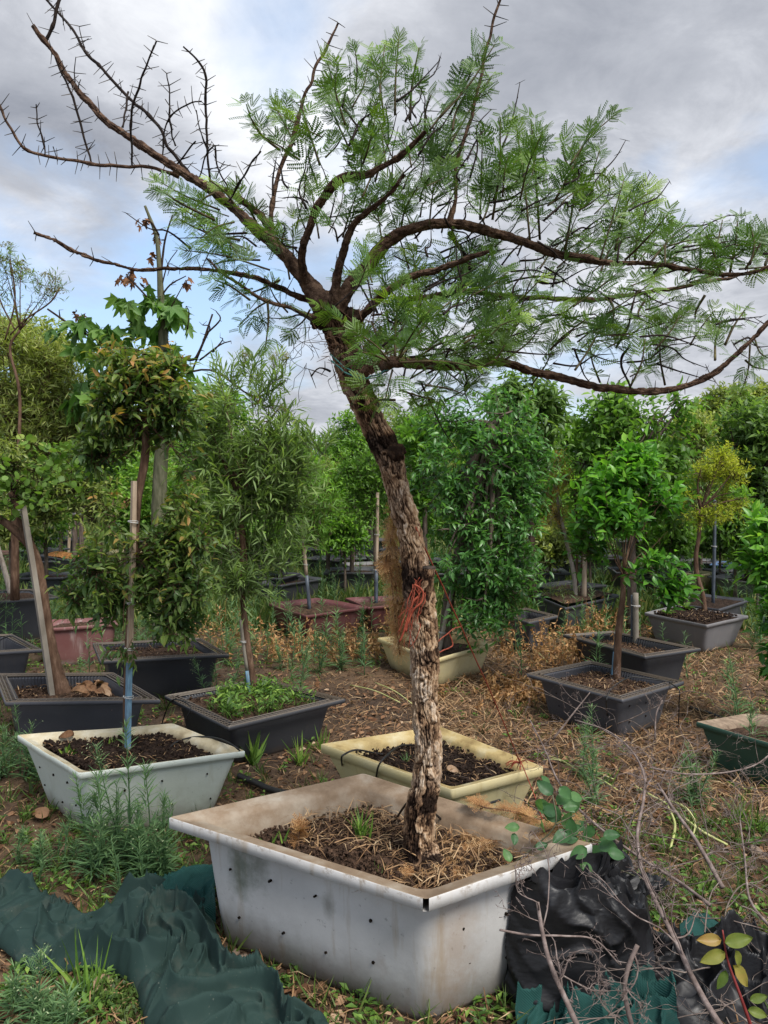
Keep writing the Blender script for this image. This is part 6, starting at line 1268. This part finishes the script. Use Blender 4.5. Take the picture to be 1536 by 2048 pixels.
for (a, b_, t_), lab in HW:
    b0 = gnd(a, b_); h = (b_ - t_) * pxm(b0[1]) * 1.16; g_ = Geo(); dense = 2 if t_ > 1400 or a < 450 else 1
    for q in range(3 if dense == 2 else 2): horseweed(g_, b0 + [rng.normal(0, .035) * q, rng.normal(0, .03) * q, -.01], h * (1 - .22 * q) * rng.uniform(.85, 1.02), int((45 + h * 150) * rng.uniform(.6, 1.2)), rng.uniform(.8, 1.35), lean=rng.normal(0, .13, 2))
    tag(g_.build('horseweed', WEED, origin=b0), lab, 'weed', 'feathery upright weeds')
g_ = Geo(); x, y = scatter(760, 5.5, 14, lambda x, y: gm(x, y) * .7 + .3)
for a, b_ in zip(x, y): horseweed(g_, np.array([a, b_, 0]), rng.uniform(.2, .75) * (1 if b_ > 7 else .7), 34, 1.4, flower=.15)
x, y = scatter(46, 2.3, 4.4, lambda x, y: (x < -.75) * 1.0)
for a, b_ in zip(x, y): horseweed(g_, np.array([a, b_, 0]), rng.uniform(.10, .3), 50, .9, flower=.2)
tag(g_.build('undergrowth', WEED), 'grey-green feathery undergrowth between the rows of tubs', 'undergrowth', kind='stuff')
# dry brown standing weeds
g_ = Geo(); 
for (cx_, cy_, k, sx, h) in ((440, 1285, 40, 50, .35), (610, 1320, 120, 70, .32), (740, 1310, 60, 40, .25), (1130, 1335, 150, 60, .38), (1060, 1400, 90, 50, .15), (1190, 1270, 60, 40, .35), (800, 1280, 30, 20, .3), (1000, 1380, 60, 50, .1)):
    for _ in range(int(k * .6)):
        b0 = gnd(cx_ + rng.normal(0, sx), cy_ + rng.normal(0, 14)); b0[2] = 0; top = b0 + np.array([rng.normal(0, .06), rng.normal(0, .05), h * rng.uniform(.4, 1.1)]); sticks(g_, b0[None], top[None], .0022, .5)
        m_ = 14; q = b0 + (top - b0) * rng.uniform(.2, 1, (m_, 1)); inst(g_, leaf_tpl(.3, .1, .4, 1), q, rdir(m_) + [0, 0, -.4], rdir(m_), rng.uniform(.02, .055, m_), rng.uniform(.2, .9, m_))
tag(g_.build('dry_weeds', BROWNL), 'dead orange-brown weeds standing between the tubs', 'dry weeds', kind='stuff')

# things in the large tub: straw, dry sprays, grass clump, sprouts
zs = SOILZ['main'] + .025; Qm = TUBQ[TUB['main'].name]; cm = Qm.mean(0)
def in_quad(n, Q, sh): 
    u, v = rng.random((2, n, 1)); p = Q[0] * (1 - u) * (1 - v) + Q[1] * u * (1 - v) + Q[2] * u * v + Q[3] * (1 - u) * v; c = Q.mean(0); return c + (p - c) * sh
p = in_quad(1200, Qm, .74); g_ = Geo(); n = len(p); a = rng.uniform(0, 6.28, n); keep = fbm(np.column_stack([p * 4, np.zeros(n)]), 2, 3) + (p[:, 0] > 0) * .25 > -.05
p = p[keep]; a = a[keep]; n = len(p); inst(g_, BLADE, np.column_stack([p, zs + rng.uniform(-.01, .018, n)]), np.column_stack([np.cos(a), np.sin(a), rng.normal(0, .25, n)]), rdir(n) * .5 + [0, 0, 1], rng.uniform(.02, .10, n), rng.beta(2.4, 2, n), .045)
tag(g_.build('mulch_straw', STRAW), 'brown straw lying on the soil of the large grey tub', 'straw', kind='stuff')
g_ = Geo(); p = in_quad(2200, Qm, .72); n = len(p); inst(g_, oc, np.column_stack([p, zs + rng.uniform(-.012, .004, n)]), rdir(n), rdir(n), rng.uniform(.003, .011, n), 0.5); tag(g_.build('soil_crumbs', SOIL2, smooth=False), 'dark soil crumbs on top of the large grey tub', 'soil crumbs', kind='stuff')
for key, sh, nn in (('white', .76, 1500), ('yellowsq', .76, 1200), ('lf', .70, 700), ('j1', .70, 1100), ('j2', .7, 600), ('gl', .72, 500), ('ld', .7, 500), ('k', .8, 900)):
    Qk = TUBQ[TUB[key].name]; p = in_quad(nn, Qk, sh); n = len(p); zk = SOILZ[key]; g_ = Geo(); inst(g_, oc, np.column_stack([p, zk + rng.uniform(-.004, .012, n)]), rdir(n), rdir(n), rng.uniform(.003, .012, n) * (1.4 if key in ('white', 'k') else 1), 0.5)
    g_.build('loose_soil', SOIL if key in ('white', 'yellowsq', 'k') else SOIL2, TUB[key], smooth=False)['kind'] = 'stuff'
    p = in_quad(nn // 5, Qk, sh); n = len(p); a = rng.uniform(0, 6.28, n); g_ = Geo(); inst(g_, BLADE, np.column_stack([p, zk + rng.uniform(.0, .018, n)]), np.column_stack([np.cos(a), np.sin(a), rng.normal(0, .3, n)]), rdir(n) * .5 + [0, 0, 1], rng.uniform(.02, .06, n), rng.beta(2.4, 2, n), .08)
    g_.build('soil_litter', STRAW, TUB[key])['kind'] = 'stuff'
def spray(label, pts, zt, seed):
    P_ = catmull(np.array([gnd(a, b, z) for (a, b), z in zip(pts, zt)]), 8); root = empty('dry_frond', P_[0], label, 'dry frond'); S_ = Geo(); tube(S_, P_, .003, 5); S_.build('stalk', BK_BRN, root)
    T = nrm(np.gradient(P_, axis=0)); g_ = Geo(); k = int(len(P_) * 2.2); ii = rng.integers(0, len(P_), k); sd = nrm(np.cross(T[ii], [0, 0, 1])) * rng.choice([-1, 1], k)[:, None]
    inst(g_, pinnate_tpl(2, 6, .2, .5), P_[ii], nrm(T[ii] * .6 + sd + rdir(k) * .4 + [0, 0, .25]), rdir(k) * .5 + [0, 0, 1], rng.uniform(.035, .075, k), rng.uniform(.1, .9, k)); tag(g_.build('dry_leaves', BROWNL, root, smooth=False), kind='stuff')
spray('dry brown frond lying along the front of the large tub soil', [(780, 1758), (850, 1752), (940, 1754), (1010, 1748)], [.36, .365, .365, .36], 1)
spray('dry brown frond fanned over the soil right of the trunk foot', [(900, 1720), (970, 1690), (1040, 1660), (1060, 1640)], [.36, .38, .40, .41], 2)
spray('dry frond hooked over the back right rim of the large tub', [(1080, 1640), (1020, 1622), (970, 1615), (940, 1600)], [.44, .46, .47, .47], 3)
spray('dry frond behind the trunk foot on the right', [(890, 1690), (960, 1665), (1010, 1650)], [.36, .38, .39], 4)
spray('long dry frond across the middle of the large tub soil', [(840, 1738), (930, 1730), (1020, 1722), (1080, 1712)], [.355, .36, .365, .36], 6)
spray('dry frond on the rim beside the oval-leaved vine', [(1060, 1680), (1110, 1655), (1150, 1640)], [.42, .45, .47], 5)
spray('small pale dry tuft left in the large tub', [(600, 1700), (597, 1675), (602, 1655)], [.35, .38, .41], 7)
def grass_clump(label, px, py, z, h, n, wd, mat=BRWEED, spread=.45, name='grass_clump', rnd=(.3, .95)):
    b0 = gnd(px, py, z); g_ = Geo(); tufts(g_, np.array([b0[0]]), np.array([b0[1]]), n, h, spread, wd, z=z - .005, rnd=rnd); return tag(g_.build(name, mat, origin=b0), label, 'grass tuft')
grass_clump('bright green grass clump growing in the large tub, left of the trunk', 722, 1672, zs, .115, 34, .07)
grass_clump('small grass seedling near the left inside corner of the large tub', 555, 1682, zs, .065, 9, .12)
grass_clump('single green shoot behind the trunk foot in the large tub', 886, 1640, zs, .07, 5, .16)
grass_clump('tiny sprout at the front of the large tub soil', 760, 1735, zs, .03, 8, .12)
grass_clump('grass tuft at the right foot of the large grey tub, bottom edge', 905, 2035, 0, .08, 16, .1)
grass_clump('green tuft with long curled blades in front of the net, bottom left', 175, 2010, 0, .22, 22, .05)
grass_clump('tuft of green blades between net and straw', 222, 1830, 0, .10, 14, .09)
grass_clump('grass tuft against the charcoal tub wall, below its weeds', 600, 1528, 0, .17, 34, .06)
grass_clump('wide-bladed weed clump left below the weedy charcoal tub', 505, 1530, 0, .2, 30, .10)
grass_clump('grass growing at the right foot of the weedy charcoal tub', 640, 1500, 0, .16, 26, .06)
grass_clump('small blue-green seedling cluster in the square yellow tub', 812, 1520, SOILZ['yellowsq'] + .01, .05, 20, .09, WEED)
grass_clump('succulent-like seedling on the soil of the off-white tub', 138, 1505, SOILZ['white'] + .01, .05, 14, .25, BRWEED, .9)
grass_clump('second tiny seedling on the soil of the off-white tub', 225, 1482, SOILZ['white'] + .01, .03, 8, .3, BRWEED, .9)
grass_clump('grass tuft on straw at the far right middle', 1480, 1640, 0, .14, 40, .05)
grass_clump('second grass tuft on straw at the far right', 1515, 1665, 0, .13, 34, .05)
# weeds filling the left charcoal tub
g_ = Geo(); Qg = TUBQ[TUB['gl'].name]; p = in_quad(620, Qg, .74); p = p[p[:, 0] > gnd(430, 1400, .24)[0]]; n = len(p); a = rng.uniform(0, 6.28, n)
inst(g_, TP_OV, np.column_stack([p, SOILZ['gl'] + rng.uniform(.01, .07, n)]), np.column_stack([np.cos(a), np.sin(a), rng.uniform(.1, 1.2, n)]), rdir(n) * .5 + [0, 0, 1], rng.uniform(.02, .06, n), rng.uniform(.1, .95, n), .8)
tufts(g_, p[:220, 0], p[:220, 1], 5, rng.uniform(.04, .10, min(220, n)), .5, .07, z=SOILZ['gl'])
tag(g_.build('tub_weeds', BRWEED), 'bright green weeds filling the charcoal tub behind the off-white one', 'weeds', kind='stuff')
# big curled brown leaves on tub soil and ground
def brown_leaf(label, px, py, z, s, grp=None):
    b0 = gnd(px, py, z); g_ = Geo(); inst(g_, leaf_hi(.7, .25, .4), b0[None] + [0, 0, .01], rdir(1) * [1, 1, .3], np.array([[rng.normal(0, .4), -.5, 1]]), s, rng.uniform(.45, .95)); tag(g_.build('fallen_leaf', LITTER, origin=b0, smooth=False), label, 'fallen leaf', grp)
for i in range(16): brown_leaf('curled brown leaf on the soil of the forked-trunk tub', rng.uniform(150, 235), rng.uniform(1366, 1392), SOILZ['lf'] + .01, rng.uniform(.06, .10), 'curled brown leaves in the forked-trunk tub')
for i in range(40):
    a, b_ = rng.uniform(0, 1536), rng.uniform(1480, 2040)
    q = gnd(a, b_)
    if not in_tub(q[:1], q[1:2])[0] and not (340 < a < 1250 and b_ > 1560): brown_leaf('large dry brown leaf fallen on the ground', a, b_, .012, rng.uniform(.05, .085), 'large dry leaves on the ground')
brown_leaf('orange-brown leaf on the back rim of the off-white tub', 148, 1476, .31, .07); brown_leaf('brown leaf lying in the square yellow tub beside the trunk', 893, 1545, .24, .06); brown_leaf('big orange-brown leaf at the bottom edge right of the large tub', 868, 2040, .01, .1)
# stones by the large tub
STONE = noisemat('dusty_stone', [(.3, (.10, .07, .05)), (.55, (.22, .165, .125)), (.8, (.38, .31, .25))], 14, 7, .9, .15, .8, 40, .01)
for (a, b_, s, lab) in ((530, 1962, 17, 'rounded brown stone at the foot of the large grey tub'), (487, 1935, 19, 'angular stone left of the rounded one, under the tub edge'), (515, 1985, 9, 'small stone in front of the rounded one'), (470, 1915, 10, 'small stone highest up along the tub foot'), (1510, 1708, 12, 'small grey stone at the right edge')):
    b0 = gnd(a, b_); th, ph = np.meshgrid(np.linspace(0, 2 * np.pi, 24, endpoint=False), np.linspace(.05, np.pi - .05, 14)); d = np.stack([np.sin(ph) * np.cos(th), np.sin(ph) * np.sin(th), np.cos(ph) * .7], -1)
    rad = s * pxm(b0[1]) * (1 + .3 * vnoise(d * 1.8 + a, 3) + .12 * fbm(d * 5 + a, 2, 2)); g_ = Geo(); g_.add(b0 + [0, 0, .015] + d * rad[..., None], gridfaces(14, 24)); tag(g_.build('stone', STONE, origin=b0), lab, 'stone')
# oval-leaved vine at the right of the large tub
VINE = L_('blue_green_vine_leaf', (.035, .095, .04), (.065, .16, .06), (.11, .23, .08), (.19, .34, .12), rough=.4)
vr = empty('oval_leaved_vine', gnd(1150, 1690, .3), 'blue-green oval-leaved vine sprawling over the right end of the large grey tub', 'vine'); S_ = Geo()
VL = [(x + random.Random(x).uniform(-30, 30), y + random.Random(y).uniform(-26, 26), q * .85) for x, y, q in ((1105, 1600, 30), (1062, 1655, 26), (1135, 1612, 30), (1192, 1668, 30), (1148, 1705, 32), (1210, 1735, 28), (1098, 1632, 28), (1075, 1700, 24), (1168, 1735, 26), (1040, 1690, 22), (1150, 1640, 30), (1180, 1700, 34), (1130, 1690, 30), (1090, 1660, 30), (1200, 1720, 30), (1160, 1610, 26), (1120, 1625, 28), (1085, 1640, 26), (1170, 1680, 32), (1230, 1710, 26))] + [(1105, 1590, 30), (1115, 1610, 30), (1085, 1625, 28), (1080, 1650, 32), (1120, 1640, 38), (1150, 1625, 36), (1165, 1660, 34), (1090, 1690, 34), (1045, 1710, 26), (1060, 1665, 26), (1150, 1700, 34), (1175, 1715, 36), (1200, 1690, 34), (1215, 1705, 28), (1140, 1665, 32), (1075, 1600, 28),
      (1020, 1725, 22), (1185, 1650, 26), (1120, 1675, 30), (1098, 1570, 18), (1225, 1680, 22), (1000, 1745, 16), (960, 1772, 14), (1165, 1725, 24)]
for (a, b_, s) in VL:
    Yv = rng.uniform(2.15, 2.5); p_ = at(a, b_, Yv); g_ = Geo(); inst(g_, leaf_hi(.66, .08, .2), p_[None], nrm(rng.normal(size=(1, 3)) * [1, .4, .7]), np.array([[rng.normal(0, .35), -.7, .8]]), s * 1.35 * pxm(Yv), rng.uniform(.15, .8)); g_.build('leaf', VINE, vr)
for pts in ([(950, 1780), (1000, 1745), (1060, 1700), (1110, 1650), (1105, 1590)], [(1060, 1700), (1140, 1670), (1220, 1690)], [(1110, 1650), (1150, 1630)], [(1100, 1690), (1160, 1710), (1240, 1740), (1290, 1760)]):
    tube(S_, [at(a, b_, 2.3) for a, b_ in pts], .0025, 5, 6)
S_.build('stem', BK_GREEN, vr)
yl = empty('yellowing_weed', gnd(1500, 2060), 'red-stemmed weed with yellowing leaves at the bottom right corner', 'weed'); g_ = Geo()
REDST = noisemat('crimson_stem', [(.3, (.10, .012, .012)), (.7, (.24, .04, .035))], 20, 4, .5, .3, 0)
tube(g_, [at(1510, 2075, 1.85), at(1480, 1990, 1.87), at(1455, 1920, 1.9), at(1445, 1860, 1.92)], [.005, .004, .003, .002], 6, 6); g_.build('stem', REDST, yl)
YLF = L_('yellowing_leaf', (.09, .16, .035), (.20, .25, .05), (.33, .31, .07), (.42, .26, .08))
for (a, b_, s, dx, dz_, rr_) in ((1450, 1885, 46, .6, .25, .35), (1448, 1905, 44, -.8, -.2, .6), (1465, 1930, 46, .7, -.8, .8), (1440, 1880, 40, -1, .15, .95), (1450, 1940, 34, -.25, -.5, .1), (1470, 1900, 30, .3, -.9, .5), (1500, 2000, 30, .6, .3, .2), (1495, 2020, 34, .8, -.1, .3)):
    g2 = Geo(); inst(g2, leaf_hi(.5, .1, .3), at(a, b_, 1.9)[None], np.array([[dx, -.2, dz_]]), np.array([[.2, -.8, .6]]), s * 1.2 * pxm(1.9), rr_); g2.build('leaf', YLF, yl)
# pale bulb stalks
PS = noisemat('pale_yellow_stalk', [(.3, (.30, .33, .09)), (.7, (.55, .55, .26))], 12, 4, .6, .3, 0)
bs = empty('fallen_bulb_stalks', gnd(1330, 1640), 'fallen pale yellow-green bulb stalks on the soil at the right', 'plant stalks')
for pts in ([(1335, 1600, .05), (1370, 1615, .08), (1390, 1645, .05), (1385, 1675, .02)], [(1335, 1610, .05), (1350, 1650, .05), (1340, 1700, .02)], [(1350, 1620, .04), (1400, 1660, .04), (1455, 1690, .02)], [(1270, 1572, .02), (1300, 1590, .04), (1330, 1605, .05)]):
    g_ = Geo(); tube(g_, [gnd(a, b_, z) for a, b_, z in pts], [.004, .006, .005, .003][:len(pts)], 6, 6); g_.build('stalk', PS, bs)
g_ = Geo()
for (a0, b0_, a1, b1) in ((1090, 1510, 1160, 1545), (1130, 1530, 1230, 1560), (1165, 1548, 1235, 1580), (1085, 1520, 1140, 1530), (700, 1370, 800, 1405), (750, 1365, 830, 1412), (1050, 1290, 1100, 1330)):
    tube(g_, [gnd(a0, b0_, .02), gnd((a0 + a1) / 2, (b0_ + b1) / 2 - 6, .04), gnd(a1, b1, .02)], .004, 5, 4)
tag(g_.build('pale_stalks', PS), 'pale dry stalks lying flat on the litter', 'dry stalks', kind='stuff')
# strappy dark plant in the far black tub, small rosette in the heaped tub
def rosette(label, key, px, py, s, n, mat, wd, cat='plant'):
    b0 = gnd(px, py, SOILZ[key] + .005); g_ = Geo(); a = np.arange(n) * 2.4; inst(g_, leaf_tpl(wd, .06, .35), np.repeat(b0[None], n, 0), np.column_stack([np.cos(a), np.sin(a), rng.uniform(.3, 1.0, n)]), np.column_stack([-np.cos(a) * .4, -np.sin(a) * .4, np.ones(n)]), s * rng.uniform(.7, 1.1, n), rng.uniform(.2, .9, n))
    tag(g_.build('rosette_plant', mat, origin=b0), label, cat)
rosette('strappy dark-leaved plant in the far black tub', 'n1', 1120, 1118, .28, 16, LF_CITRUS, .28)
rosette('variegated rosette weed on the heaped grey tub', 'k', 1372, 1218, .13, 12, BRWEED, .35)
rosette('rank leafy weed by the front of the citrus tub', 'k', 1335, 1228, .09, 9, BRWEED, .3)
# purslane patch at the bottom left
g_ = Geo(); n = 1300; q = np.column_stack([rng.normal(0, 55, n) + 215, rng.normal(0, 22, n) + 2010]); P_ = np.array([gnd(a, b_) for a, b_ in q]); P_[:, 2] = rng.uniform(.005, .035, n)
inst(g_, leaf_tpl(.6, .03, .05, 1), P_, rdir(n) + [0, 0, .5], rdir(n) * .4 + [0, 0, 1], rng.uniform(.010, .022, n), rng.uniform(0, .8, n)); tag(g_.build('purslane', GRASS), 'creeping purslane patch in front of the dark green net', 'ground cover', kind='stuff')
# distant power lines over the gap
for (y0, y1) in ((866, 872), (880, 884)):
    P_ = [at(300, y0, 60), at(620, (y0 + y1) / 2 + 2, 60), at(1000, y1, 60)]; line('power_line', f'distant power line, {"upper" if y0 == 866 else "lower"} wire in the sky gap left of the trunk', 'power line', P_, .02, STEEL, 3, 4)
for i, (a, b_, d_) in enumerate(((595, 690, 0),)): pass
